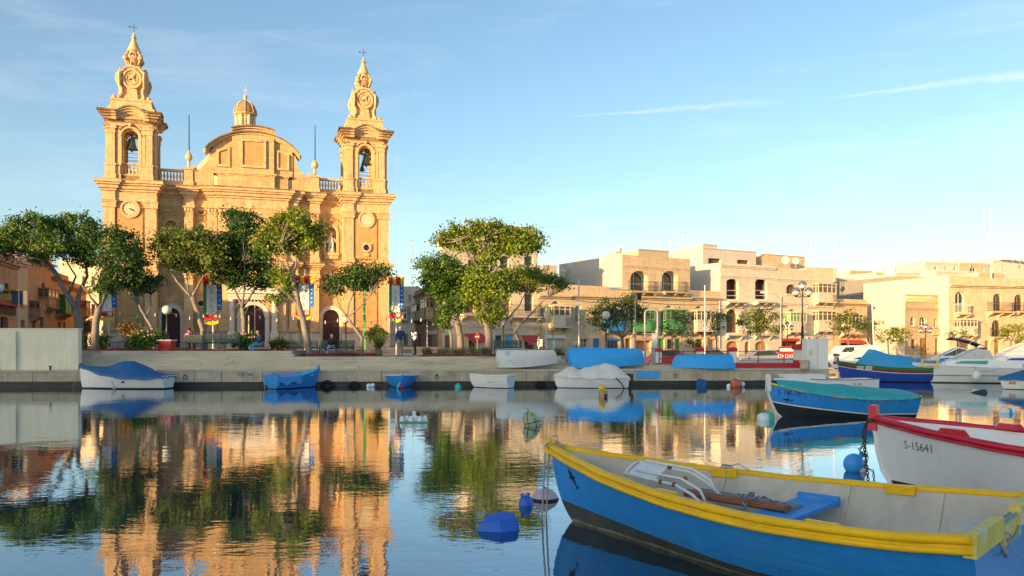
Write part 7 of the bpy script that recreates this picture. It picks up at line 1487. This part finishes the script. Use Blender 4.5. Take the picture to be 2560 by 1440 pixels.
mb = MB(); mb.box(-.62,.60,-.3,.3,0,1.62); mb.build('cabinet_body','boat_white',rt); mb = MB(); mb.box(-.64,.62,-.32,.32,1.622,1.66); mb.build('cabinet_top','boat_white',rt); mb = MB(); mb.box(.0,.012,-.306,-.302,.05,1.58); mb.build('door_seam','ink_grey',rt)
mb = MB(); mb.box(-.50,-.28,-.312,-.302,.75,1.05); mb.build('notice','paint_cream',rt)
for x in (-.35,.1): mb = MB(); mb.tube([(x,0,1.66),(x,0,1.72)],.05,8); mb.build('red_knob','paint_red',rt)
mb = MB(); mb.lathe([(.22,0),(.26,.06),(.25,.34),(.29,.36),(.29,.46),(.2,.5)],10); o = mb.build('bollard','quay_stone',None,30); o.location = (X(2012,43.2),43.2,.86); tag(o,'squat stone bollard in front of the service cabinet','bollard')
# grey metal gate frame
rt = empty('metal_gate',(X(1628,50.5),50.5,.25),0,'tall grey metal gate frame behind the big upturned blue boat','gate')
for s in (-1,1): mb = MB(); mb.tube([(s*.40,0,0),(s*.40,0,3.9)],.06,8); mb.build('gate_post','pole_grey',rt)
mb = MB(); mb.tube([(-.40,0,3.88),(-.36,0,4.05),(-.2,0,4.12),(.2,0,4.12),(.36,0,4.05),(.40,0,3.88)],.055,8); mb.build('top_bar','pole_grey',rt)
for i in range(9): mb = MB(); x = -.32+.08*i; mb.box(x-.012,x+.012,-.012,.012,.1,1.7); mb.build('gate_bar','pole_grey',rt)
for z in (.12,1.0,1.7,2.6): mb = MB(); mb.box(-.38,.38,-.02,.02,z-.025,z+.025); mb.build('cross_bar','pole_grey',rt)
mb = MB(); mb.add([(.38,.02,.3),(.02,.02,.3),(.30,.02,2.9),(.38,.02,2.9)],[(0,1,2,3)]); mb.box(.04,.38,.03,.06,.3,2.6); mb.build('sheet_panel','wall_grey',rt)
# street light with a long arm, plain poles
def armlamp(label, px, py0, d, hx, hy):
    zt = CH+(HZ-py0)/FPX*d-.25; rt = empty('street_light',(X(px,d),d,.25),0,label,'street light'); dx = X(hx,d)-X(px,d); dz = CH+(HZ-hy)/FPX*d-.25
    mb = MB(); mb.tube([(0,0,0),(0,0,zt*.5),(0,0,zt)],[.08,.06,.045],8); mb.tube([(0,0,zt-.1),(dx*.3,0,zt+(dz-zt)*.5),(dx,0,dz)],.03,6); mb.build('post','pole_grey',rt,40); mb = MB(); mb.cbox((dx-.2 if dx < 0 else dx+.2,0,dz),(.6,.22,.14)); mb.build('lamp_head','pole_white',rt)
armlamp('grey street light reaching left over the thin-leaved tree', 1588, 733, 62, 1540, 722); armlamp('grey street light reaching left before the new cream house', 1952, 745, 68, 1916, 731)
mb = MB(); mb.cbox((0,0,0),(.25,.2,.5),.3,0,0,.2); o = mb.build('loudspeaker','dark_metal'); o.location = P(1598,742,62); tag(o,'black loudspeaker on the long-armed street light','loudspeaker')
for (px,y0,d,lb,r) in ((1447,700,58,'white pole rising beside the thin-leaved street tree',.06),(1762,715,60,'white pole before the cream balcony with brown brackets',.06),(1068,806,54,'white post near the man in white',.045),(2187,730,64,'leaning white mast below the grey side wall',.07),(2205,850,60,'slanting white mast in the marina',.05),(2120,880,58,'short mast in the marina behind the fishing boat',.04)):
    zt = CH+(HZ-y0)/FPX*d; mb = MB(); ln = .25 if 'leaning' in lb else (1.2 if 'slanting' in lb else 0); z0 = .25 if d > 55 else 1.5
    mb.tube([(0,0,0),(-ln,0,zt-z0)],[r,r*.7],8); mb.ball((-ln,0,zt-z0),r*1.1,8); o = mb.build('pole','pole_white',None,40); o.location = (X(px,d),d,z0); tag(o,lb,'pole','plain white poles')
mb = MB(); mb.tube([(0,0,-4),(0,0,0),(0,0,9.4)],[.12,.12,.05],8); mb.ball((0,0,9.4),.08,8); o = mb.build('mast','pole_white',None,40); o.location = (X(2478,112),112,CH+(HZ-690)/FPX*112); tag(o,'very tall white mast above the skyline apartments','mast')
# feast banners on white poles
def banner(label, px, d, z, y0, y1, w_=.98, ph=0., marks=True):
    zt = CH+(HZ-y0)/FPX*d-z; zb = CH+(HZ-y1)/FPX*d-z; h = zt-zb; rt = empty('feast_banner',(X(px,d),d,z),.12,label,'banner','festive banners on white poles')
    mb = MB(); mb.tube([(.0,.08,0),(0,.08,zt+.35)],[.06,.04],8); mb.ball((0,.08,zt+.40),.06,8); mb.build('pole','pole_white',rt,40); mb = MB(); mb.tube([(-w_/2-.08,.02,zt),(w_/2+.08,.02,zt)],.03,6); mb.build('crossbar','boat_yellow',rt)
    sf = lambda u, v: (-w_/2+w_*u, -.05+.07*math.sin(u*5+v*3+ph)*v+.05*math.sin(v*9+ph+u*2)*v, zt-h*v)
    def strip(nm, mt, u0, u1, v0, v1, off=0., tail=0.): mb = MB(); mb.grid(lambda a, c: (lambda p: (p[0],p[1]+off,p[2]-tail*math.sin(math.pi*a)))(sf(u0+(u1-u0)*a, v0+(v1-v0)*c)), 8, 16); return mb.build(nm,mt,rt,True)
    strip('white_field','cloth_white',.18,.72,.02,.80); strip('green_border','cloth_green',0,.18,.02,.78); bl = strip('blue_border','cloth_blue',.72,1.0,.02,.70)
    strip('red_hem','cloth_red',.02,.80,.78,.90); strip('yellow_hem','cloth_yellow',.10,.80,.90,.97,0,.12); strip('green_line','cloth_green',.05,.80,.775,.79,-.008)
    for i in range(4):
        u0 = i*.25; mb = MB(); mb.add([(lambda p: (p[0],p[1]-.03,p[2]))(sf(u0+.25*a, .0+v)) for a,v in ((0,0),(1,0),(1,.13),(.75,.17),(.5,.19),(.25,.17),(0,.13))],[tuple(range(7))]); mb.build('valance_scallop','cloth_yellow' if i % 2 else 'cloth_red',rt); mb = MB(); mb.tube([(lambda p: (p[0],p[1]-.035,p[2]))(sf(u0+.25*a, v)) for a,v in ((0,.02),(0,.13),(.25,.17),(.5,.19),(.75,.17),(1,.13),(1,.02))],.018,5); mb.build('valance_trim','cloth_red',rt)
    for i in range(5):
        p = sf(.86,.20+.10*i); mb = MB(); mb.add([(p[0]+(.07 if k % 2 == 0 else .03)*math.sin(math.pi*k/5),p[1]-.012,p[2]+(.07 if k % 2 == 0 else .03)*math.cos(math.pi*k/5)) for k in range(10)],[tuple(range(10))]); mb.build('star','cloth_white',rt)
    if marks:
        mb = MB()
        for j in range(3):
            v = .28+.16*j; mb.tube([(lambda p: (p[0],p[1]-.012,p[2]))(sf(.38+.13*((k*7+j*3) % 5)/4, v+.022*k)) for k in range(5)],.014,5)
        mb.build('painted_lettering','ink_black',rt)
    mb = MB(); p = sf(.62,.84); mb.ring([(p[0]-.11,p[2]-.09),(p[0]+.11,p[2]-.09),(p[0]+.11,p[2]+.09),(p[0]-.11,p[2]+.09)],[(p[0]-.05,p[2]-.04),(p[0]+.05,p[2]-.04),(p[0]+.05,p[2]+.04),(p[0]-.05,p[2]+.04)],p[1]-.03,p[1]-.02); mb.build('white_square','cloth_white',rt)
banner('striped feast banner half hidden by the leaning tree near the wall', 270, 52, 1.82, 694, 802, 1.1, 0); banner('striped feast banner left of the main portal', 532, 52.5, 1.82, 690, 812, 1.2, 1.5); banner('striped feast banner behind the curving trunk', 762, 52, 1.82, 690, 800, 1.2, 2.6); banner('striped feast banner at the church corner beside the two standing men', 991, 52, 1.5, 693, 806, .95, 4.)
# green garlands: wrapped posts and a tree outline on a pole
for (px,y0,y1,d,lb) in ((346,660,815,53,'slim green ribbon post behind the small slanting tree'),(911,716,858,53,'green ribbon post before the blank-clock tower')):
    z1, z0 = CH+(HZ-y0)/FPX*d, 1.82; mb = MB(); mb.box(-.10,.10,-.02,.02,(.0 if y1 > 840 else CH+(HZ-y1)/FPX*d-z0),z1-z0); mb.tube([(0,.06,0),(0,.06,z1-z0+.1)],.03,6); o = mb.build('ribbon_post','paint_green'); o.location = (X(px,d),d,z0); tag(o,lb,'post','green ribbon posts')
rt = empty('light_tree',(X(1366,57),57,1.2),0,'green garland outline of a fir tree on a white pole','decoration')
mb = MB(); mb.tube([(0,0,0),(0,0,3.9)],.05,8); mb.build('pole','pole_white',rt)
for s in (-1,1):
    mb = MB(); pts = [(0,3.85)]; 
    for k in range(6): w2 = .12+.075*k; z_ = 3.5-.47*k; pts += [(w2+.10,z_),(w2-.02,z_+.02)]
    pts += [(.66,.72),(.35,.80),(.05,.72)]; mb.tube([(s*x,-.06,z) for x,z in pts],.035,6); mb.build('garland','paint_green',rt)
rt = empty('festoon_star',P(637,742,69.0),CHT,'star of pale festoon streamers hanging before the main portal','decoration')
for k in range(7):
    a = (k-3)*.42; L_ = 3.2 if abs(k-3) < 2 else 2.4; mb = MB(); mb.tube([(math.sin(a)*L_*t*(1.1-.25*t), -.3, .1-L_*math.cos(a*.75)*t*(.6+.4*t)) for t in [i/8 for i in range(9)]],.035,5); mb.build('streamer','paint_cream',rt)
# strings of bulbs
sl_ = empty('string_lights',(0,0,0),0,'sagging strings of small bulbs across the promenade','string lights'); bulb = MB(); bulb.lathe([(.03,.08),(.03,0),(.055,-.06),(.045,-.12),(.01,-.15)],8); bme = bulb.mesh('bulb','globe_white',True)
for (a,b) in (((270,792),(418,798)),((418,798),(532,800)),((532,800),(622,800)),((622,802),(762,806)),((762,806),(865,812)),((865,812),(991,806)),((991,800),(1068,812)),((1068,812),(1222,800))):
    p, q = P(a[0],a[1]-22,51.5), P(b[0],b[1]-22,51.5); mb = MB(); n = 10; pts = [p.lerp(q,i/n)-Vector((0,0,.45*4*(i/n)*(1-i/n))) for i in range(n+1)]; mb.tube(pts,.010,4); w_ = mb.build('cable','dark_metal',sl_)
    for i in range(2,n,3): o = bpy.data.objects.new('bulb',bme); C.objects.link(o); o.parent = w_; o.location = pts[i]
# signs
rt = empty('road_sign',(X(49,46.5),46.5,1.8),0,'back of a dark blue rectangular road sign above the whitewashed wall','sign')
mb = MB(); mb.box(-.46,.46,0,.03,2.72-.0,3.52); mb.build('plate','sign_navy',rt); mb = MB(); mb.tube([(0,-.05,0),(0,-.05,3.5)],.04,8); mb.build('post','pole_grey',rt)
rt = empty('no_entry_sign',(X(1193,62),62,.25),0,'round red no-entry sign at the narrow street','sign'); mb = MB(); mb.prism([(.21*math.cos(2*math.pi*i/20),2.5+.21*math.sin(2*math.pi*i/20)) for i in range(20)],-.02,.02); mb.build('disc','paint_red',rt); mb = MB(); mb.box(-.14,.14,-.03,-.021,2.465,2.535); mb.build('bar','paint_white',rt); mb = MB(); mb.tube([(0,.05,0),(0,.05,2.8)],.03,6); mb.build('post','pole_grey',rt)
rt = empty('crossing_beacon',(X(1347,62),62,.25),0,'amber globe crossing beacon beside the red shop awning','beacon'); mb = MB(); mb.tube([(0,0,0),(0,0,2.5)],.05,8); mb.build('post','paint_white',rt); mb = MB(); mb.ball((0,0,2.68),.2,12); mb.build('globe','lamp_amber',rt,True); mb = MB(); mb.box(-.12,.28,-.05,.05,1.7,2.3); mb.build('panel','paint_white',rt)
rt = empty('kiosk_board',(X(1966,60),60,.25),0,'red advertising board with white rings near the lamp column','sign'); mb = MB(); mb.box(-.55,.55,-.05,.05,.2,1.75); mb.build('board','paint_red',rt)
lettering('OXOXO', .38, lambda x, y: (x*.9,-.056,1.0+y), 'paint_white', rt); mb = MB(); mb.box(-.5,.5,-.06,-.051,1.35,1.6); mb.build('header','paint_white',rt)
# marks on the quay wall
mb = MB(); mb.box(X(1591,42.9),X(1650,42.9),-.040,-.030,.40,.74); o = mb.build('blue_paint_patch','boat_sky',quay)
o = lettering('313 744', .26, lambda x, y: (X(614,41.8)+x*.9, -.032, .62+y), 'ink_grey', quay, 'painted_number')
for k,(px,s) in enumerate(((818,1.),(884,.85),(1352,.8))):
    mb = MB(); mb.tube([(.30*math.cos(a),0,.30*math.sin(a)) for a in [2*math.pi*i/18 for i in range(18)]],.11,8,closed=True); o = mb.build('tyre_fender','tyre',None,True); q = Q(X(px,41.9),-.18); o.location = (q[0],q[1],-.06); o.scale = (s,)*3; tag(o,['large black tyre hung low on the quay right of the light blue boat','black tyre hung on the quay left of the white twin floats','small black tyre hung on the quay beside the pale-covered boat'][k],'tyre','tyres hung on the quay')
for k,(px,lb) in enumerate(((470,'iron mooring ring on the quay right of the peaked-cover boat'),(1090,'iron mooring ring on the quay left of the white dinghy'),(1700,'iron mooring ring on the quay below the smaller upturned blue boat'))):
    mb = MB(); mb.tube([(.10*math.cos(a),-.03,.10*math.sin(a)) for a in [2*math.pi*i/14 for i in range(14)]],.016,6,closed=True); mb.box(-.03,.03,-.05,.05,.08,.14); o = mb.build('mooring_ring','chain_rusty',None,40); q = Q(X(px,41.9),-.03); o.location = (q[0],q[1],.5); o.rotation_euler = (0,0,QA); tag(o,lb,'mooring ring','iron rings on the quay')
# cars behind the railing
def car(label, px, d, rz, mt, L=4.0, van=False):
    rt = empty('parked_car',(X(px,d),d,.262),rz,label,'car','cars parked along the street'); w_ = .82
    prof = [(-L/2,.35),(-L/2+.03,.75),(-L*.28,.86),(-L*.14,1.38),(L*.22,1.42),(L*.40,.98),(L/2-.02,.9),(L/2,.35)] if not van else [(-L/2,.35),(-L/2,1.0),(-L*.36,1.15),(-L*.25,1.75),(L*.48,1.8),(L/2,.4)]
    mb = MB(); mb.prism(prof,-w_,w_); o = mb.build('body',mt,rt,25); md = o.modifiers.new('b','BEVEL'); md.width=.06; md.segments=2
    mb = MB(); wn = [(-L*.25,.92),(-L*.135,1.30),(L*.20,1.34),(L*.33,.98)] if not van else [(-L*.33,1.2),(-L*.24,1.62),(-L*.06,1.64),(-L*.06,1.2)]
    mb.prism(wn,-w_-.005,w_+.005); mb.build('side_window','glass_dark',rt)
    for x in (-L*.31,L*.30):
        for s in (-1,1):
            mb = MB(); mb.prism([(x+.31*math.cos(2*math.pi*i/16),.31+.31*math.sin(2*math.pi*i/16)) for i in range(16)],s*(w_+.02)-.09*s,s*(w_+.02)); wh = mb.build('wheel','tyre',rt); mb = MB(); mb.prism([(x+.18*math.cos(2*math.pi*i/12),.31+.18*math.sin(2*math.pi*i/12)) for i in range(12)],s*(w_+.022),s*(w_+.03)); mb.build('rim','car_silver',wh)
    for s in (-1,1): mb = MB(); mb.box(-L/2-.01,-L/2+.06,s*.55-.15,s*.55+.15,.62,.76); mb.build('headlight','globe_white',rt)
car('dark parked car behind the smaller upturned blue boat', 1762, 66, .1, 'car_dark'); car('silver parked car behind the red wall', 1900, 66.5, .1, 'car_silver'); car('dark blue parked car near the lamp column', 1952, 68, .1, 'car_dark'); car('white parked van in the street right of the service cabinet', 2130, 68.5, .12, 'car_white', 4.4, True); car('red parked car before the low golden house', 1660, 65, .1, 'car_red'); car('silver parked car in front of the tall pale house', 1335, 66, .3, 'car_silver')
H = Hull(3.6,.75,.85,.75,.6,.62,2.2,.1,.1); b0 = empty('stored_boat',(X(1990,48.5),48.5,.62),R(180),'white boat stored upright behind the railing','boat'); mb = MB(); outer(mb,H,[(None,0,7)],18,0); mb.build('hull','boat_white',b0,40); mb = MB(); inner(mb,H,.1,.04,16); mb.build('inner_lining','wall_grey',b0,40); mb = MB(); rail(mb,H,.025,0,.01,n=16); mb.build('gunwale','wall_grey',b0,True); mb = MB(); mb.box(.8,1.0,-.5,.5,-.12,.05); mb.box(2.6,2.8,-.5,.5,-.12,.05); mb.build('cradle','wood_grey',b0)
# roof things
def antenna(label, px, y0, y1, d):
    z0 = CH+(HZ-y1)/FPX*d; h = (y1-y0)*d/FPX; mb = MB(); mb.tube([(0,0,-.6),(0,0,h)],.035,5)
    for k,(zz,w_) in enumerate(((.97,.5),(.90,.42),(.80,.6))): mb.tube([(-w_,0,h*zz),(w_,0,h*zz)],.022,4)
    for k in range(6): mb.tube([(-.4+.16*k,-.25,h*.97),(-.4+.16*k,.25,h*.97)],.015,4)
    o = mb.build('antenna','pole_grey'); o.location = (X(px,d),d,z0); tag(o,label,'antenna','roof aerials')
antenna('roof aerial above the green-balcony house', 1675, 598, 642, 84); antenna('tallest roof aerial between the green-balcony house and the white storey', 1707, 580, 628, 90); antenna('thin roof aerial above the narrow pale house', 2027, 602, 668, 100); antenna('tall thin aerial above the stacked closed balconies', 2085, 598, 690, 105); antenna('aerial over the end house of the narrow street', 1032, 598, 716, 125); antenna('small aerial on the hillside roofs', 2272, 668, 695, 140); antenna('small aerial over the skyline apartments', 2425, 625, 657, 127)
def dish(label, px, py, d, r=.42, flat=False):
    mb = MB()
    if flat: mb.cbox((0,0,0),(.8,.05,.8),.3,0,R(45))
    else: mb.grid(lambda a, c: (r*a*math.cos(2*math.pi*c), .25*r*a*a*-1+.1, r*a*math.sin(2*math.pi*c)), 5, 16); mb.tube([(0,.1,0),(0,-.3,-.1)],.02,4)
    mb.tube([(0,.12,0),(0,.15,-1.3)],.03,5); o = mb.build('satellite_dish','wall_grey',None,40 if not flat else False); p = P(px,py,d); o.location = p; o.rotation_euler = (.3,0,-.4); tag(o,label,'satellite dish','roof dishes')
dish('round satellite dish on the roof left of the grey shaded side wall', 1410, 671, 87); dish('diamond-shaped antenna panel above the grey shaded side wall', 1446, 654, 88, .4, True); dish('large pale satellite dish behind the narrow pale house', 1963, 650, 96, .48); dish('second satellite dish near the roof of the narrow pale house', 1989, 652, 96, .4)
def tank(label, px, py, d, r, h, mt='tank_grey', cat='water tank'):
    mb = MB(); mb.lathe([(r,0),(r*1.03,h*.1),(r,h*.15),(r,h*.5),(r*1.03,h*.55),(r,h*.6),(r,h*.95),(r*.6,h*1.05),(.1,h*1.1)],16);  o = mb.build('water_tank',mt,None,40); p = P(px,py,d); o.location = p; tag(o,label,cat,'roof water tanks')
tank('grey round water tank on the green-balcony house roof', 1545, 631, 86, .38, .45); tank('white water tank on the hillside beyond the grey side wall', 2226, 688, 116, .75, 1.3, 'paint_white')
for k,px in enumerate((2352,2362,2388,2398,2505,2518,2534,2550)): tank(['grey roof tank, first on the long white skyline apartments','grey roof tank, second on the long white skyline apartments','grey roof tank at the edge between white and cream skyline apartments','grey roof tank on the cream skyline apartments','first grey roof tank on the skyline apartments at the edge','second grey roof tank on the skyline apartments at the edge','third grey roof tank on the skyline apartments at the edge','last grey roof tank on the skyline at the picture edge'][k], px, 653 if px < 2450 else 650, 129, .34, .38, 'wall_grey')

# ------------------------------------------------------------------ people
def person(label, loc, rz, J, wear, skin='skin', hair='hair_dark', extra=None, bald=False):
    """one continuous body grown from a jointed skeleton; J overrides joints; the figure looks along -Y"""
    j = dict(pel=(0,0,.93), bel=(0,.0,1.08), che=(0,.01,1.30), nec=(0,.015,1.46), hea=(0,-.01,1.60), top=(0,0,1.70),
             shL=(-.19,.01,1.40), elL=(-.25,.04,1.12), wrL=(-.24,-.06,.88), haL=(-.24,-.09,.80), shR=(.19,.01,1.40), elR=(.25,.04,1.12), wrR=(.24,-.06,.88), haR=(.24,-.09,.80),
             hiL=(-.10,0,.90), knL=(-.11,-.02,.50), anL=(-.11,.03,.09), toL=(-.12,-.15,.04), hiR=(.10,0,.90), knR=(.11,-.02,.50), anR=(.11,.03,.09), toR=(.12,-.15,.04)); j.update(J)
    rad = dict(pel=.145,bel=.14,che=.155,nec=.06,hea=.092,top=.075,sh=.085,el=.06,wr=.042,ha=.036,hi=.105,kn=.072,an=.048,to=.042)
    names = list(j); E = [('pel','bel'),('bel','che'),('che','nec'),('nec','hea'),('hea','top')]
    for s in 'LR': E += [('che','sh'+s),('sh'+s,'el'+s),('el'+s,'wr'+s),('wr'+s,'ha'+s),('pel','hi'+s),('hi'+s,'kn'+s),('kn'+s,'an'+s),('an'+s,'to'+s)]
    me = bpy.data.meshes.new('body'); me.from_pydata([j[n] for n in names],[(names.index(a),names.index(b)) for a,b in E],[]); o = bpy.data.objects.new('body', me); C.objects.link(o)
    md = o.modifiers.new('skin','SKIN'); md.use_smooth_shade = True
    if not me.skin_vertices: bpy.context.view_layer.objects.active = o
    for i, n in enumerate(names):
        r = rad.get(n, rad.get(n[:2], .06)); sv = me.skin_vertices[0].data[i]; sv.radius = (r, r*(.78 if n in ('pel','bel','che') else 1)); sv.use_root = n == 'pel'
    o.modifiers.new('sub','SUBSURF').levels = 1
    dg = bpy.context.evaluated_depsgraph_get(); nm = bpy.data.meshes.new_from_object(o.evaluated_get(dg)); bpy.data.objects.remove(o)
    seg = {('pel','bel'):0,('bel','che'):0,('che','nec'):0,('nec','hea'):2,('hea','top'):2}
    for s in 'LR': seg.update({('che','sh'+s):0,('sh'+s,'el'+s):0,('el'+s,'wr'+s):0,('wr'+s,'ha'+s):2,('pel','hi'+s):1,('hi'+s,'kn'+s):1,('kn'+s,'an'+s):1,('an'+s,'to'+s):3})
    S_ = [(Vector(j[a]),Vector(j[b]),m) for (a,b),m in seg.items()]
    nm.materials.clear()
    for m in wear[:2]: nm.materials.append(MT(m))
    nm.materials.append(MT(skin)); nm.materials.append(MT(wear[2]))
    for p in nm.polygons:
        c = p.center; best = min(S_, key=lambda t: (lambda u: (c-(t[0]+(t[1]-t[0])*u)).length)(min(1,max(0,(c-t[0]).dot(t[1]-t[0])/max((t[1]-t[0]).length_squared,1e-6))))); p.material_index = best[2]; p.use_smooth = True
    # fingers joined into the same mesh
    bm = bmesh.new(); bm.from_mesh(nm); mb = MB()
    for s, sg in (('L',-1),('R',1)):
        hp, wp = Vector(j['ha'+s]), Vector(j['wr'+s]); t = (hp-wp).normalized(); sd = t.cross(Vector((0,1,0))); sd = sd.normalized() if sd.length > .1 else Vector((0,0,1)); up = sd.cross(t)
        for k, L_ in enumerate((.060,.075,.080,.072)):
            b = hp+t*.01+sd*(-.027+.018*k); mb.tube([b,b+t*L_*.5-up*.006,b+t*L_-up*.025],[.010,.009,.006],6)
        b = wp.lerp(hp,.5)+sd*.03; mb.tube([b,b+t*.03+sd*.02,b+t*.065+sd*.022],[.011,.010,.007],6)
    f0 = len(bm.verts); vs = [bm.verts.new(v) for v in mb.v]
    for f in mb.f:
        try: q = bm.faces.new([vs[i] for i in f]); q.material_index = 2; q.smooth = True
        except ValueError: pass
    bm.to_mesh(nm); bm.free(); nm.name = 'person'
    po = bpy.data.objects.new('person', nm); C.objects.link(po); po.location = loc; po.rotation_euler = (0,0,rz); tag(po, label, 'person', None)
    hd = Vector(j['hea']); tp = Vector(j['top']); ax = (tp-hd).normalized()
    mb = MB(); c = hd+ax*.055+Vector((0,.022,0)); mb.ball(c,.104,14,0,(.90,1.0,.92)); mb.v = [(x,y,max(z,c.z-.055 if y > c.y-.02 else c.z+.035)) for x,y,z in mb.v]; h_ = mb.build('hair',hair,po,True)
    mb = MB(); mb.ball(hd+Vector((0,-.098,.0)),.018,8,0,(.8,1,1.3)); mb.ball(hd+Vector((-.09,.0,.0)),.022,8,0,(.5,.8,1.2)); mb.ball(hd+Vector((.09,.0,.0)),.022,8,0,(.5,.8,1.2)); mb.build('face',skin,po,True)
    mb = MB(); mb.ball(hd+Vector((-.034,-.085,.026)),.011,6); mb.ball(hd+Vector((.034,-.085,.026)),.011,6); mb.tube([hd+Vector((x,-.088,-.045)) for x in (-.025,0,.025)],.006,5); mb.build('eyes_and_mouth','hair_dark',po)
    mb = MB()                                          # jacket hem and collar
    pe = Vector(j['pel']); mb.tube([Vector(j['nec'])+Vector((.075*math.cos(a),.07*math.sin(a),-.03)) for a in [2*math.pi*i/12 for i in range(12)]],.022,6,closed=True); mb.build('collar',wear[0],po,True)
    if extra: extra(po)
    return po
SIT = dict(pel=(0,.06,.52), bel=(0,.09,.68), che=(0,.07,.92), nec=(0,.04,1.09), hea=(0,-.01,1.22), top=(0,0,1.32), shL=(-.19,.07,1.02), elL=(-.25,.02,.76), wrL=(-.17,-.18,.66), haL=(-.12,-.24,.64), shR=(.19,.07,1.02), elR=(.25,.02,.76), wrR=(.17,-.18,.66), haR=(.12,-.24,.64),
   hiL=(-.10,.04,.51), knL=(-.13,-.40,.53), anL=(-.13,-.42,.10), toL=(-.14,-.58,.05), hiR=(.10,.04,.51), knR=(.13,-.40,.53), anR=(.13,-.42,.10), toR=(.14,-.58,.05))
def backpack(po):
    mb = MB(); mb.ball((0,.22,.88),.15,14,0,(.95,.6,1.15)); mb.build('backpack','boat_cyan',po,True); mb = MB(); mb.tube([(-.14,.14,.80),(-.15,.0,1.06),(-.12,-.06,1.0)],.02,6); mb.tube([(.14,.14,.80),(.15,.0,1.06),(.12,-.06,1.0)],.02,6); mb.build('backpack_strap','wear_white',po)
person('person in a red top with a blue and white backpack, seated with back turned', (X(473,48.15),48.15,1.82), math.pi, SIT, ('wear_red','wear_black','wear_black'), extra=backpack)
person('seated older man in a navy jacket and bright blue jeans left of the empty bench', (X(645,46.9),46.9,1.66), R(-40), dict(SIT, hea=(0,-.05,1.20), top=(0,-.05,1.30)), ('wear_navy','tarp_sky','wear_black'), hair='hair_grey')
person('man in a black jacket and light jeans sitting cross-legged on the green bench', (X(830,46.55),46.55,1.5), R(-4), dict(SIT, knR=(.02,-.42,.60), anR=(-.16,-.46,.42), toR=(-.30,-.52,.38), hea=(0,-.03,1.21), top=(0,-.02,1.31)), ('wear_black','wear_jeans','wear_black'))
person('standing grey-haired man in a navy jacket and khaki trousers on the steps', (X(1001,44.9),44.9,1.5), R(205), dict(hea=(0,-.05,1.58), top=(0,-.04,1.68), anL=(-.13,-.12,.09), toL=(-.14,-.30,.04), knL=(-.12,-.12,.50), anR=(.12,.12,.09), toR=(.13,-.05,.04), wrL=(-.26,-.16,.92), haL=(-.26,-.22,.86)), ('wear_navy','wear_khaki','wear_black'), hair='hair_grey')
person('standing man in a white jacket and black trousers with a hand raised to his face', (X(1038,50.4),50.4,1.5), R(-75), dict(elR=(.22,-.20,1.24), wrR=(.10,-.24,1.44), haR=(.06,-.20,1.53), elL=(-.25,-.05,1.13), wrL=(-.16,-.22,1.05), haL=(-.08,-.26,1.06)), ('wear_white','wear_black','wear_black'), 'skin_dark')
